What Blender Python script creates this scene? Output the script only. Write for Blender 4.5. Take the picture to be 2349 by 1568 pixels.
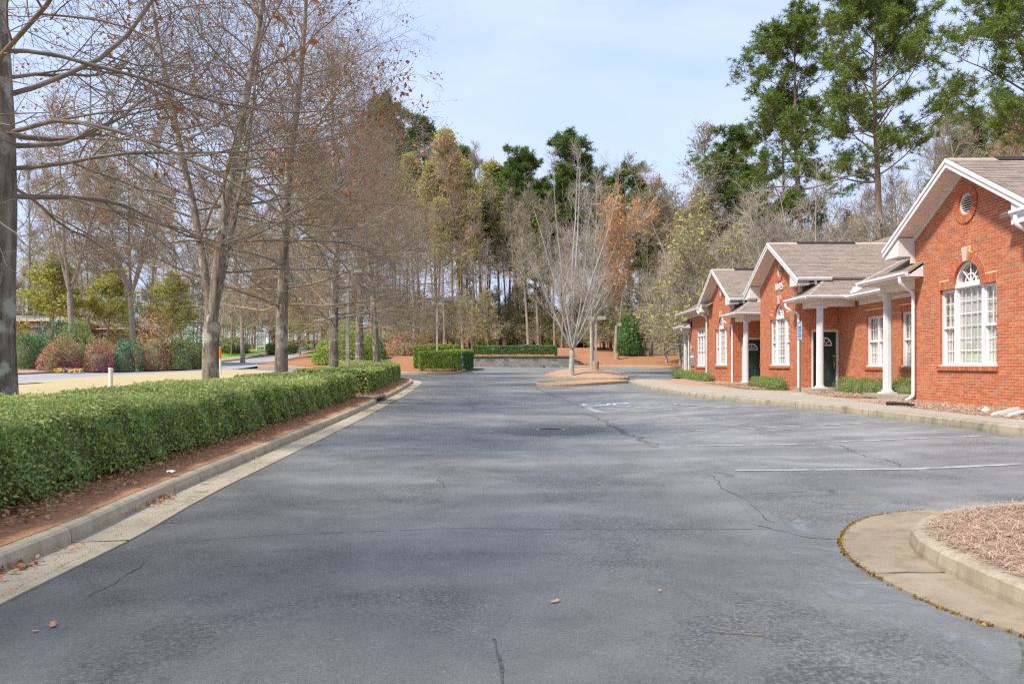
import bpy, bmesh, math, random
import numpy as np
from mathutils import Vector, Matrix
from mathutils.geometry import tessellate_polygon, delaunay_2d_cdt

for _o in list(bpy.data.objects):
    bpy.data.objects.remove(_o)
S = bpy.context.scene
COL = S.collection
R = math.radians
random.seed(7)
RNG = np.random.default_rng(11)

# ---------------------------------------------------------------- camera, sky, sun, exposure
# world z = 0 is the height of the lens; the car park lies about 1.25 m below it
F_PX, CX, HY = 1730.0, 1174.0, 837.0           # focal length, principal point and horizon in a 2348 px wide frame
cam_d = bpy.data.cameras.new('camera')
cam = bpy.data.objects.new('camera', cam_d); COL.objects.link(cam)
cam.location = (0, 0, 0); cam.rotation_euler = (R(90), 0, 0)
cam_d.sensor_width = 36.0; cam_d.lens = F_PX / 2348 * 36
cam_d.shift_y = 53 / 2348
cam_d.clip_start = 0.05; cam_d.clip_end = 3000
S.camera = cam

SUN_DIR = Vector((-1.0, -0.72, 1.6)).normalized()     # towards the sun: left of and a little behind the lens
SUN_EL = math.asin(SUN_DIR.z); SUN_AZ = math.atan2(SUN_DIR.x, SUN_DIR.y)
W = bpy.data.worlds.new('World'); S.world = W; W.use_nodes = True
wt = W.node_tree; wt.nodes.clear()
wo = wt.nodes.new('ShaderNodeOutputWorld'); wb = wt.nodes.new('ShaderNodeBackground')
sk = wt.nodes.new('ShaderNodeTexSky'); sk.sky_type = 'NISHITA'; sk.sun_disc = False
sk.sun_elevation = SUN_EL; sk.sun_rotation = SUN_AZ
sk.air_density = 1.0; sk.dust_density = 0.6; sk.ozone_density = 1.6; sk.altitude = 200
tc = wt.nodes.new('ShaderNodeTexCoord')
mp = wt.nodes.new('ShaderNodeMapping'); mp.inputs['Scale'].default_value = (1.0, 1.0, 2.6)
n1 = wt.nodes.new('ShaderNodeTexNoise'); n1.inputs['Scale'].default_value = 1.7; n1.inputs['Detail'].default_value = 6; n1.inputs['Roughness'].default_value = .55
n1.inputs['Distortion'].default_value = .5
cr = wt.nodes.new('ShaderNodeValToRGB')
cr.color_ramp.elements[0].position = .36; cr.color_ramp.elements[0].color = (.50, .50, .50, 1)
cr.color_ramp.elements[1].position = .64; cr.color_ramp.elements[1].color = (1.15, 1.15, 1.15, 1)
mx = wt.nodes.new('ShaderNodeMix'); mx.data_type = 'RGBA'
mx.inputs[7].default_value = (2.6, 3.12, 4.35, 1)           # thin high cloud
L = wt.links.new
L(tc.outputs['Generated'], mp.inputs['Vector']); L(mp.outputs['Vector'], n1.inputs['Vector'])
L(n1.outputs['Fac'], cr.inputs['Fac']); L(cr.outputs['Color'], mx.inputs[0])
L(sk.outputs['Color'], mx.inputs[6]); L(mx.outputs[2], wb.inputs['Color'])
wb.inputs['Strength'].default_value = 0.098
L(wb.outputs['Background'], wo.inputs['Surface'])

sun_d = bpy.data.lights.new('sun', 'SUN'); sun = bpy.data.objects.new('sun', sun_d); COL.objects.link(sun)
sun_d.energy = 2.2; sun_d.angle = R(6.0); sun_d.color = (1.0, .93, .83)
sun.rotation_euler = SUN_DIR.to_track_quat('Z', 'Y').to_euler(); sun.location = (-20, -10, 30)
S.view_settings.view_transform = 'Standard'; S.view_settings.look = 'None'
S.view_settings.gamma = 1; S.view_settings.use_curve_mapping = False
S.view_settings.exposure = 1.5
S.cycles.max_bounces = 8; S.cycles.diffuse_bounces = 5; S.cycles.glossy_bounces = 2
S.cycles.transparent_max_bounces = 8; S.cycles.caustics_reflective = False; S.cycles.caustics_refractive = False
S.cycles.use_adaptive_sampling = False; S.cycles.sample_clamp_indirect = 1.5; S.cycles.sample_clamp_direct = 3.0; S.cycles.use_denoising = False; S.cycles.filter_width = 1.25

# ---------------------------------------------------------------- object helpers
def link(o):
    COL.objects.link(o); return o

def wloc(o):
    v = Vector((0, 0, 0))
    while o is not None:
        v += o.location; o = o.parent
    return v

def thing(name, label, cat, loc=(0, 0, 0), group=None, kind=None):
    o = bpy.data.objects.new(name, None); link(o)
    o.location = loc; o.empty_display_size = .2
    if label: o['label'] = label
    if cat: o['category'] = cat
    if group: o['group'] = group
    if kind: o['kind'] = kind
    return o

def tag(o, label=None, cat=None, group=None, kind=None):
    if label: o['label'] = label
    if cat: o['category'] = cat
    if group: o['group'] = group
    if kind: o['kind'] = kind
    return o

def mesh_np(name, V, faces, mat=None, smooth=False):
    """faces: list of int arrays, each (n,3) or (n,4); mat one material or a list matching faces"""
    me = bpy.data.meshes.new(name)
    V = np.asarray(V, dtype=np.float32).reshape(-1, 3)
    if isinstance(faces, np.ndarray): faces = [faces]
    faces = [np.asarray(f, dtype=np.int32) for f in faces]
    mats = mat if isinstance(mat, (list, tuple)) else [mat]
    me.vertices.add(len(V)); me.vertices.foreach_set('co', V.ravel())
    nl = sum(f.size for f in faces); nf = sum(len(f) for f in faces)
    me.loops.add(nl); me.polygons.add(nf)
    me.loops.foreach_set('vertex_index', np.concatenate([f.ravel() for f in faces]))
    sizes = np.concatenate([np.full(len(f), f.shape[1], dtype=np.int32) for f in faces])
    starts = np.concatenate([[0], np.cumsum(sizes)[:-1]]).astype(np.int32)
    me.polygons.foreach_set('loop_start', starts)
    if len(mats) > 1:
        mi = np.concatenate([np.full(len(f), min(i, len(mats) - 1), dtype=np.int32) for i, f in enumerate(faces)])
        me.polygons.foreach_set('material_index', mi)
    me.polygons.foreach_set('use_smooth', np.full(nf, bool(smooth)))
    for m in mats:
        if m: me.materials.append(m)
    me.update(calc_edges=True)
    return me

def obj(name, V, faces, mat=None, parent=None, smooth=False, kind=None, label=None):
    """V in world coordinates; parents only translate"""
    V = np.asarray(V, dtype=np.float64).reshape(-1, 3)
    if parent is not None: V = V - np.array(wloc(parent))
    o = bpy.data.objects.new(name, mesh_np(name, V, faces, mat, smooth)); link(o)
    if parent is not None: o.parent = parent
    if kind: o['kind'] = kind
    if label: o['label'] = label
    return o

def copy_tree(src, loc, rz=0, sc=1, label=None, group=None):
    """a thing with copies of its parts and sub-parts, sharing mesh data"""
    r = src.copy(); link(r); r.location = loc; r.rotation_euler = (0, 0, rz); r.scale = (sc, sc, sc) if not hasattr(sc, '__len__') else sc
    for ch in list(src.children):
        c = ch.copy(); link(c); c.parent = r
        for g in ch.children:
            d = g.copy(); link(d); d.parent = c
    if label: r['label'] = label
    if group: r['group'] = group
    return r

class MB:
    """collects polygons for one mesh"""
    def __init__(s): s.v = []; s.f = []
    def add(s, vs, fs):
        b = len(s.v); s.v.extend([tuple(p) for p in vs]); s.f.extend([tuple(i + b for i in f) for f in fs]); return s
    def hexa(s, p, faces=(0, 1, 2, 3, 4, 5)):
        F = [(0, 3, 2, 1), (4, 5, 6, 7), (0, 1, 5, 4), (1, 2, 6, 5), (2, 3, 7, 6), (3, 0, 4, 7)]
        return s.add(p, [F[i] for i in faces])
    def box(s, x0, x1, y0, y1, z0, z1):
        return s.hexa([(x0, y0, z0), (x1, y0, z0), (x1, y1, z0), (x0, y1, z0), (x0, y0, z1), (x1, y0, z1), (x1, y1, z1), (x0, y1, z1)])
    def wbox(s, fr, u0, u1, d0, d1, z0, z1):
        return s.hexa([fr(u0, d0, z0), fr(u1, d0, z0), fr(u1, d1, z0), fr(u0, d1, z0), fr(u0, d0, z1), fr(u1, d0, z1), fr(u1, d1, z1), fr(u0, d1, z1)])
    def prism(s, a, b):
        """two matching rings, capped"""
        n = len(a)
        return s.add(list(a) + list(b), [tuple(range(n - 1, -1, -1)), tuple(range(n, 2 * n))] + [(i, (i + 1) % n, n + (i + 1) % n, n + i) for i in range(n)])
    def quad(s, *p): return s.add(p, [tuple(range(len(p)))])
    def tube(s, path, r, n=8, cap=True):
        path = [Vector(p) for p in path]; K = len(path)
        rr = r if hasattr(r, '__len__') else [r] * K
        rings = []; ref = None
        for i, p in enumerate(path):
            t = (path[min(i + 1, K - 1)] - path[max(i - 1, 0)]).normalized()
            if ref is None: ref = Vector((1, 0, 0)) if abs(t.x) < .8 else Vector((0, 1, 0))
            u = (ref - t * ref.dot(t)).normalized(); v = t.cross(u); ref = u
            rings.append([p + (u * math.cos(2 * math.pi * k / n) + v * math.sin(2 * math.pi * k / n)) * rr[i] for k in range(n)])
        vs = [q for ring in rings for q in ring]
        fs = [(i * n + k, i * n + (k + 1) % n, (i + 1) * n + (k + 1) % n, (i + 1) * n + k) for i in range(K - 1) for k in range(n)]
        if cap: fs += [tuple(range(n - 1, -1, -1)), tuple(range((K - 1) * n, K * n))]
        return s.add(vs, fs)
    def lathe(s, c, prof, n=16, cap=True):
        """prof: list of (radius, z)"""
        vs = [(c[0] + r * math.cos(2 * math.pi * k / n), c[1] + r * math.sin(2 * math.pi * k / n), c[2] + z) for r, z in prof for k in range(n)]
        K = len(prof)
        fs = [(i * n + k, i * n + (k + 1) % n, (i + 1) * n + (k + 1) % n, (i + 1) * n + k) for i in range(K - 1) for k in range(n)]
        if cap: fs += [tuple(range(n - 1, -1, -1)), tuple(range((K - 1) * n, K * n))]
        return s.add(vs, fs)
    def build(s, name, mat, parent=None, smooth=False, kind=None, label=None):
        me = bpy.data.meshes.new(name)
        off = wloc(parent) if parent is not None else Vector((0, 0, 0))
        me.from_pydata([(p[0] - off.x, p[1] - off.y, p[2] - off.z) for p in s.v], [], s.f)
        if smooth:
            me.polygons.foreach_set('use_smooth', [True] * len(me.polygons))
        if mat: me.materials.append(mat)
        me.update()
        o = bpy.data.objects.new(name, me); link(o)
        if parent is not None: o.parent = parent
        if kind: o['kind'] = kind
        if label: o['label'] = label
        return o

# ---------------------------------------------------------------- materials
def nt(name):
    m = bpy.data.materials.new(name); m.use_nodes = True
    t = m.node_tree; t.nodes.clear()
    o = t.nodes.new('ShaderNodeOutputMaterial'); b = t.nodes.new('ShaderNodeBsdfPrincipled')
    t.links.new(b.outputs[0], o.inputs[0])
    return m, t, b, o

def ramp(t, stops, src):
    c = t.nodes.new('ShaderNodeValToRGB'); e = c.color_ramp.elements
    while len(e) < len(stops): e.new(.5)
    for k, (p, col) in enumerate(stops):
        e[k].position = p; e[k].color = (*col, 1) if len(col) == 3 else col
    t.links.new(src, c.inputs['Fac']); return c.outputs['Color']

def noise(t, scale, detail=4, rough=.55, vec=None, stretch=None, dist=0, coord='Object'):
    n = t.nodes.new('ShaderNodeTexNoise'); n.inputs['Scale'].default_value = scale
    n.inputs['Detail'].default_value = detail; n.inputs['Roughness'].default_value = rough; n.inputs['Distortion'].default_value = dist
    if vec is None:
        if coord == 'Position': vec = t.nodes.new('ShaderNodeNewGeometry').outputs['Position']
        else: vec = t.nodes.new('ShaderNodeTexCoord').outputs[coord]
    if stretch:
        mpn = t.nodes.new('ShaderNodeMapping'); mpn.inputs['Scale'].default_value = stretch
        t.links.new(vec, mpn.inputs['Vector']); vec = mpn.outputs['Vector']
    t.links.new(vec, n.inputs['Vector']); return n.outputs['Fac']

def mixc(t, a, b, fac, mode='MIX'):
    m = t.nodes.new('ShaderNodeMix'); m.data_type = 'RGBA'; m.blend_type = mode
    for s, x in ((6, a), (7, b)):
        if hasattr(x, 'is_output'): t.links.new(x, m.inputs[s])
        else: m.inputs[s].default_value = (*x, 1)
    if hasattr(fac, 'is_output'): t.links.new(fac, m.inputs[0])
    else: m.inputs[0].default_value = fac
    return m.outputs[2]

def val(t, stops, src):
    return ramp(t, [(p, (v, v, v)) for p, v in stops], src)

def bump(t, b, h, strength=.3, dist=.01):
    n = t.nodes.new('ShaderNodeBump'); n.inputs['Strength'].default_value = strength; n.inputs['Distance'].default_value = dist
    t.links.new(h, n.inputs['Height']); t.links.new(n.outputs[0], b.inputs['Normal'])

def simple(name, c1, c2=None, scale=6, rough=.6, spec=.3, bmp=0, metal=0, detail=5, stretch=None, lo=.35, hi=.68, coord='Object'):
    m, t, b, o = nt(name)
    b.inputs['Roughness'].default_value = rough; b.inputs['Specular IOR Level'].default_value = spec; b.inputs['Metallic'].default_value = metal
    n = noise(t, scale, detail, stretch=stretch, coord=coord)
    c2 = c2 or tuple(x * .86 for x in c1)
    t.links.new(ramp(t, [(lo, c1), (hi, c2)], n), b.inputs['Base Color'])
    if bmp: bump(t, b, n, bmp, .01)
    return m

def island_mat(name, stops, rough=.6, spec=.25, transl=0, objrand=False, nscale=0, namt=.25):
    """colour picked per loose piece (or per object)"""
    m, t, b, o = nt(name)
    b.inputs['Roughness'].default_value = rough; b.inputs['Specular IOR Level'].default_value = spec
    src = t.nodes.new('ShaderNodeObjectInfo').outputs['Random'] if objrand else t.nodes.new('ShaderNodeNewGeometry').outputs['Random Per Island']
    c = ramp(t, stops, src)
    if nscale:
        c = mixc(t, c, val(t, [(.3, .55), (.7, 1.25)], noise(t, nscale, 5)), namt, 'MULTIPLY')
    t.links.new(c, b.inputs['Base Color'])
    if transl:
        tr = t.nodes.new('ShaderNodeBsdfTranslucent'); ms = t.nodes.new('ShaderNodeMixShader'); ms.inputs[0].default_value = transl
        t.links.new(c, tr.inputs['Color']); t.links.new(b.outputs[0], ms.inputs[1]); t.links.new(tr.outputs[0], ms.inputs[2])
        t.links.new(ms.outputs[0], o.inputs[0])
    return m

def asphalt_mat():
    m, t, b, o = nt('asphalt')
    b.inputs['Roughness'].default_value = .58; b.inputs['Specular IOR Level'].default_value = .5
    fine = noise(t, 95, 3, .75, coord='Position'); mid = noise(t, 2.2, 6, .6, coord='Position'); big = noise(t, .34, 5, .6, coord='Position', dist=.6)
    streak = noise(t, 1.0, 4, .5, coord='Position', stretch=(.16, 1.1, 1))
    c = ramp(t, [(.28, (.117, .117, .111)), (.5, (.143, .143, .137)), (.72, (.178, .178, .172))], big)
    c = mixc(t, c, val(t, [(.3, .80), (.68, 1.16)], mid), .75, 'MULTIPLY')
    c = mixc(t, c, val(t, [(.38, .82), (.62, 1.14)], streak), .75, 'MULTIPLY')
    c = mixc(t, c, val(t, [(.32, .62), (.5, .97), (.68, 1.38)], fine), .8, 'MULTIPLY')
    blot = noise(t, .62, 6, .62, coord='Position', dist=.8); coarse = noise(t, 48, 3, .7, coord='Position')
    c = mixc(t, c, val(t, [(.40, .78), (.50, 1.0), (.60, 1.15)], blot), .9, 'MULTIPLY')
    cg = mixc(t, c, val(t, [(.36, .50), (.5, .95), (.64, 1.7)], coarse), 1.0, 'MULTIPLY')
    c = mixc(t, c, cg, val(t, [(.40, .85), (.52, .12)], blot))
    spot = noise(t, 38, 2, .5, coord='Position')
    c = mixc(t, c, (.42, .42, .42), val(t, [(.72, 0), (.76, .5)], spot))
    # paving painted lighter past a wavering edge, in place of sky reflection far off
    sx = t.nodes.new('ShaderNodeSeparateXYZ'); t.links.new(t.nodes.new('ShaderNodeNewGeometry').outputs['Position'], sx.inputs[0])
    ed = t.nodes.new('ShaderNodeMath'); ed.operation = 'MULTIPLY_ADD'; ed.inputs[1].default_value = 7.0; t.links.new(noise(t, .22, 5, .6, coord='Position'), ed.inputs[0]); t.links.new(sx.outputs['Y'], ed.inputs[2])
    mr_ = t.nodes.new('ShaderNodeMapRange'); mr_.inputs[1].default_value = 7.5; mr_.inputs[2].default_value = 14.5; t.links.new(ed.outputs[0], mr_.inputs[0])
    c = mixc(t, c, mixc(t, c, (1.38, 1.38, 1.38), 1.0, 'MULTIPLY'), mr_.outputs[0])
    st = noise(t, .75, 3, .5, coord='Position', dist=1.2)
    c = mixc(t, c, (.20, .205, .195), val(t, [(.60, 0), (.72, .35)], st))
    vr = t.nodes.new('ShaderNodeTexVoronoi'); vr.feature = 'DISTANCE_TO_EDGE'; vr.inputs['Scale'].default_value = .55
    gp = t.nodes.new('ShaderNodeNewGeometry').outputs['Position']
    wn = t.nodes.new('ShaderNodeTexNoise'); wn.inputs['Scale'].default_value = 1.6; wn.inputs['Detail'].default_value = 6
    t.links.new(gp, wn.inputs['Vector'])
    ad = t.nodes.new('ShaderNodeVectorMath'); ad.operation = 'ADD'; t.links.new(gp, ad.inputs[0]); t.links.new(wn.outputs['Color'], ad.inputs[1])
    t.links.new(ad.outputs[0], vr.inputs['Vector'])
    crack = val(t, [(0, .5), (.004, .4), (.009, 0)], vr.outputs['Distance'])
    gate = val(t, [(.56, 0), (.64, 1)], noise(t, .45, 3, coord='Position'))
    cm = t.nodes.new('ShaderNodeMath'); cm.operation = 'MULTIPLY'; t.links.new(crack, cm.inputs[0]); t.links.new(gate, cm.inputs[1])
    c = mixc(t, c, (.035, .037, .035), cm.outputs[0])
    t.links.new(c, b.inputs['Base Color']); bump(t, b, fine, .4, .006)
    return m

def concrete_mat(name, c1, c2, stain=(.16, .14, .10), amt=.55, fine=60):
    m, t, b, o = nt(name)
    b.inputs['Roughness'].default_value = .85; b.inputs['Specular IOR Level'].default_value = .2
    a = noise(t, 1.4, 6, .62, coord='Position', dist=.3); f = noise(t, fine, 4, .7, coord='Position')
    s = noise(t, 5.5, 6, .6, coord='Position', stretch=(1, 1, .45))
    c = ramp(t, [(.3, c1), (.7, c2)], a)
    c = mixc(t, c, stain, val(t, [(.48, 0), (.72, amt)], s))
    c = mixc(t, c, val(t, [(.3, .72), (.7, 1.2)], f), .5, 'MULTIPLY')
    t.links.new(c, b.inputs['Base Color']); bump(t, b, f, .3, .004)
    return m

def ground_mat(name, stops, scale=1.5, fscale=30, rough=.95, bmp=.6, spec=.1, famt=.75):
    m, t, b, o = nt(name)
    b.inputs['Roughness'].default_value = rough; b.inputs['Specular IOR Level'].default_value = spec
    a = noise(t, scale, 7, .65, coord='Position', dist=.4); f = noise(t, fscale, 6, .75, coord='Position')
    c = ramp(t, stops, a)
    c = mixc(t, c, val(t, [(.3, .5), (.7, 1.4)], f), famt, 'MULTIPLY')
    t.links.new(c, b.inputs['Base Color']); bump(t, b, f, bmp, .03)
    return m

def bark_mat(name, c1, c2, lichen=None, lam=.4, sc=14):
    m, t, b, o = nt(name)
    b.inputs['Roughness'].default_value = .92; b.inputs['Specular IOR Level'].default_value = .1
    n = noise(t, sc, 6, .65, stretch=(1, 1, .16)); a = noise(t, 3.0, 5, .6)
    c = ramp(t, [(.32, c1), (.66, c2)], n)
    if lichen:
        c = mixc(t, c, lichen, val(t, [(.52, 0), (.62, lam)], a))
    t.links.new(c, b.inputs['Base Color']); bump(t, b, n, .8, .02)
    return m

def glass_mat():
    m, t, b, o = nt('window_glass')
    t.nodes.remove(b)
    tr = t.nodes.new('ShaderNodeBsdfTransparent'); tr.inputs[0].default_value = (.95, .97, .96, 1)
    gl = t.nodes.new('ShaderNodeBsdfGlossy'); gl.inputs['Roughness'].default_value = .02
    lw = t.nodes.new('ShaderNodeFresnel'); lw.inputs['IOR'].default_value = 1.5
    mr = t.nodes.new('ShaderNodeMath'); mr.operation = 'MULTIPLY_ADD'; mr.inputs[1].default_value = .5; mr.inputs[2].default_value = .0
    t.links.new(lw.outputs[0], mr.inputs[0])
    ms = t.nodes.new('ShaderNodeMixShader'); t.links.new(mr.outputs[0], ms.inputs[0])
    t.links.new(tr.outputs[0], ms.inputs[1]); t.links.new(gl.outputs[0], ms.inputs[2]); t.links.new(ms.outputs[0], o.inputs[0])
    return m

BRICKS = [(0, (0.517, 0.160, 0.081)), (.3, (0.440, 0.125, 0.062)), (.55, (0.550, 0.195, 0.101)), (.72, (0.473, 0.139, 0.072)), (.88, (0.418, 0.137, 0.077)), (.95, (0.418, 0.232, 0.132)), (.985, (0.253, 0.174, 0.143)), (1, (0.506, 0.197, 0.105))]
M = {}
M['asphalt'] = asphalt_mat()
M['kerb'] = concrete_mat('kerb_concrete', (.41, .35, .255), (.31, .265, .19), (.13, .11, .07), .7)
M['kerb_red'] = concrete_mat('clay_stained_concrete', (.45, .31, .19), (.36, .25, .16), (.34, .16, .08), .6)
M['kerb_left'] = concrete_mat('warm_kerb_concrete', (.52, .44, .32), (.42, .355, .25), (.20, .165, .10), .6)  # lighter copy of the kerb concrete, its colour offsetting the hedge's shadow
M['gutter_left'] = concrete_mat('warm_gutter_concrete', (.50, .43, .315), (.41, .35, .255), (.24, .19, .12), .5)  # gutter concrete painted lighter here because the hedge shades it
M['gutter'] = concrete_mat('gutter_concrete', (.335, .275, .195), (.25, .205, .145), (.15, .115, .07), .6)
M['walk'] = concrete_mat('walk_concrete', (.40, .355, .285), (.325, .29, .235), (.21, .18, .135), .35)
M['street'] = concrete_mat('street_asphalt', (.33, .335, .35), (.28, .285, .30), (.24, .245, .255), .3)
M['soil'] = ground_mat('clay_soil', [(.3, (0.439, 0.201, 0.098)), (.5, (0.586, 0.305, 0.165)), (.7, (0.488, 0.250, 0.134))], 1.8, 34)
M['straw'] = ground_mat('pine_straw', [(.3, (0.295, 0.135, 0.070)), (.5, (0.353, 0.176, 0.094)), (.72, (0.271, 0.131, 0.074))], .8, 26)
M['mulch'] = ground_mat('old_pine_straw', [(.3, (.36, .235, .15)), (.5, (.43, .29, .195)), (.72, (.32, .22, .15))], 2.4, 48)
M['floor'] = ground_mat('forest_floor', [(.3, (0.299, 0.149, 0.086)), (.5, (0.414, 0.207, 0.109)), (.7, (0.253, 0.149, 0.092))], .25, 6)
M['lawn'] = ground_mat('dormant_grass', [(.28, (.38, .30, .17)), (.5, (.465, .375, .22)), (.66, (.42, .34, .19)), (.8, (.33, .30, .14))], .55, 24)
M['green_grass'] = ground_mat('green_grass', [(.3, (.16, .28, .05)), (.7, (.22, .36, .07))], 1, 18)
M['white'] = simple('white_paint', (.74, .73, .73), (.65, .64, .63), 3, .45, .4)
M['trim'] = simple('cream_trim', (.74, .69, .64), (.66, .61, .56), 2.5, .55, .3)
M['soffit'] = simple('soffit_vinyl', (.74, .66, .60), (.67, .59, .53), 3, .55, .3)
M['gutter_metal'] = simple('white_gutter', (.78, .78, .80), (.66, .66, .68), 4, .35, .5)
M['column'] = simple('column_paint', (.72, .71, .71), (.64, .63, .62), 1.5, .4, .45)
M['limestone'] = simple('limestone', (.62, .50, .39), (.54, .44, .35), 12, .8, .2)
M['mortar'] = simple('mortar', (.74, .52, .325), (.64, .44, .27), 7, .95, .1, coord='Position')
M['brick'] = island_mat('brick', BRICKS, .85, .15, nscale=9, namt=.5)
M['brick_single'] = island_mat('brick_single', BRICKS, .85, .15, objrand=True, nscale=9, namt=.5)
SH = [(0, (.25, .198, .16)), (.3, (.30, .243, .20)), (.5, (.22, .175, .145)), (.7, (.28, .222, .182)), (.85, (.31, .24, .21)), (1, (.26, .208, .17))]
M['shingle'] = island_mat('shingle', SH, .95, .08, nscale=30, namt=.6)
M['shingle_single'] = island_mat('shingle_single', SH, .95, .08, objrand=True, nscale=30, namt=.6)
M['ridge'] = simple('ridge_cap', (.40, .345, .285), (.33, .28, .235), 14, .95, .08)
M['dark'] = simple('dark_vent', (.02, .02, .022), (.03, .03, .03), 5, .8)
M['door'] = simple('green_door_paint', (.010, .040, .034), (.014, .052, .044), 2.5, .32, .5)
M['brass'] = simple('brass', (.60, .42, .16), (.50, .34, .12), 8, .25, .5, metal=.9)
M['glass'] = glass_mat()
M['blind'] = simple('blind_slats', (.86, .85, .78), (.82, .81, .74), 2, .6, .3)
M['room'] = simple('dim_room', (.20, .20, .19), (.26, .26, .24), 1.5, .9, .1)
M['screen'] = simple('insect_screen', (.20, .205, .21), (.17, .175, .18), 20, .8, .2)
M['paint'] = simple('worn_line_paint', (.40, .40, .39), (.205, .207, .21), 5, .8, .2, detail=9, lo=.42, hi=.62, coord='Position')
M['paint_new'] = simple('line_paint', (.37, .37, .355), (.205, .205, .20), 7, .8, .2, detail=9, lo=.45, hi=.66, coord='Position')
M['yellow'] = simple('yellow_line_paint', (.72, .42, .09), (.58, .36, .12), 4, .8, .2, coord='Position')
M['blue_paint'] = simple('faded_blue_paint', (.20, .255, .31), (.18, .19, .205), 5, .8, .2, detail=8, coord='Position')
M['crack'] = simple('crack_dirt', (.065, .067, .06), (.15, .15, .14), 30, .95, .05, coord='Position')
M['patch'] = simple('worn_patch', (.135, .137, .134), (.205, .206, .207), 14, .9, .1, detail=8, coord='Position')
_m, _t, _b, _o = nt('bleached_paving'); _b.inputs['Base Color'].default_value = (.25, .265, .275, 1); _b.inputs['Roughness'].default_value = .8
_tr = _t.nodes.new('ShaderNodeBsdfTransparent'); _ms = _t.nodes.new('ShaderNodeMixShader'); _t.links.new(val(_t, [(.44, 0), (.66, .75)], noise(_t, 3.2, 8, .68, coord='Position', dist=.6)), _ms.inputs[0])
_t.links.new(_tr.outputs[0], _ms.inputs[1]); _t.links.new(_b.outputs[0], _ms.inputs[2]); _t.links.new(_ms.outputs[0], _o.inputs[0]); M['bleach'] = _m
M['moss'] = island_mat('moss', [(0, (.30, .20, .03)), (.35, (.24, .12, .04)), (.65, (.17, .085, .035)), (.85, (.33, .22, .04)), (1, (.40, .36, .05))], .95, .05)
M['metal'] = simple('galvanised_steel', (.42, .39, .33), (.34, .31, .25), 12, .5, .4, metal=.3)
M['bronze'] = simple('bronze_post', (.17, .13, .085), (.22, .17, .11), 10, .5, .4)
M['pole'] = simple('lamp_pole_paint', (.36, .35, .30), (.30, .29, .25), 5, .55, .35)
M['sign_blue'] = simple('sign_blue', (.02, .27, .62), (.02, .24, .57), 4, .4, .4)
M['sign_white'] = simple('sign_white', (.80, .80, .80), (.74, .74, .75), 4, .4, .4)
M['letter'] = simple('grey_lettering', (.22, .23, .25), (.27, .28, .30), 8, .6, .2)
M['orange'] = simple('orange_plastic', (.85, .17, .02), (.78, .14, .02), 5, .5, .3)
M['util_white'] = simple('utility_white', (.72, .74, .68), (.62, .64, .57), 6, .5, .3)
M['util_green'] = simple('utility_green', (.21, .25, .19), (.17, .21, .16), 5, .6, .3)
M['mail_blue'] = simple('mailbox_blue', (.02, .09, .33), (.02, .075, .28), 5, .4, .4)
M['fence'] = island_mat('fence_wood', [(0, (.30, .26, .20)), (.4, (.24, .205, .16)), (.7, (.34, .295, .225)), (1, (.27, .24, .19))], .9, .1, nscale=5, namt=.6)
M['block'] = island_mat('wall_block', [(0, (.30, .28, .24)), (.35, (.25, .23, .205)), (.6, (.36, .33, .27)), (.8, (.22, .205, .185)), (1, (.33, .30, .25))], .95, .05, objrand=True, nscale=8, namt=.6)
M['cap'] = simple('wall_cap', (.13, .115, .10), (.19, .17, .145), 6, .95, .05)
M['bark'] = bark_mat('oak_bark', (.085, .065, .05), (.34, .285, .23), (.44, .44, .38), .85, 10)
M['twig_near'] = simple('near_oak_twig', (.185, .15, .115), (.31, .265, .21), 2.5, .9, .1)
M['twig'] = simple('oak_twig', (0.258, 0.199, 0.142), (0.392, 0.311, 0.228), 2.5, .9, .1)
M['bark_grey'] = bark_mat('grey_bark', (.20, .165, .125), (.38, .325, .255), (.43, .41, .35), .4)
M['twig_grey'] = simple('grey_twig', (.335, .285, .205), (.43, .375, .28), .8, .9, .1)
M['bark_pale'] = bark_mat('maple_bark', (.30, .27, .23), (.46, .43, .385), (.52, .51, .47), .6)
M['twig_pale'] = simple('maple_twig', (.36, .315, .26), (.47, .42, .36), 2.0, .9, .1)
M['bark_pine'] = bark_mat('pine_bark', (.12, .085, .065), (.30, .215, .165), None, .4, 9)
M['oak_leaf'] = island_mat('dead_oak_leaf', [(0, (.40, .19, .08)), (.5, (.31, .135, .055)), (1, (.48, .26, .13))], .7, .2, .3)
M['litter'] = island_mat('leaf_litter', [(0, (0.515, 0.269, 0.134)), (.4, (0.403, 0.190, 0.095)), (.7, (0.627, 0.358, 0.202)), (1, (0.314, 0.157, 0.084))], .8, .15)
M['leaf_tan'] = island_mat('fallen_leaf', [(0, (.58, .34, .20)), (1, (.48, .25, .14))], .8, .15, objrand=True)
M['needle'] = island_mat('pine_needle', [(0, (0.101, 0.168, 0.034)), (.35, (0.157, 0.224, 0.039)), (.7, (0.224, 0.286, 0.050)), (1, (0.078, 0.140, 0.039))], .6, .25, .2)
M['needle_dark'] = island_mat('dark_pine_needle', [(0, (.09, .15, .035)), (.5, (.14, .21, .045)), (1, (.18, .245, .06))], .6, .25, .2)
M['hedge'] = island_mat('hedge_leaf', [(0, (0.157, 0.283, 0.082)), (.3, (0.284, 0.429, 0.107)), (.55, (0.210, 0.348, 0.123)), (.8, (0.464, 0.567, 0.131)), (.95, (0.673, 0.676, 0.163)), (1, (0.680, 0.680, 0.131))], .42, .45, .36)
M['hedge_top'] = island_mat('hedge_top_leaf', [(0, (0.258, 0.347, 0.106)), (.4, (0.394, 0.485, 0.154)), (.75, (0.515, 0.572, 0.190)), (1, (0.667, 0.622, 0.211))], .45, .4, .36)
M['hedge_core'] = simple('hedge_core', (.13, .145, .07), (.20, .17, .10), 9, .95, .05)
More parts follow.
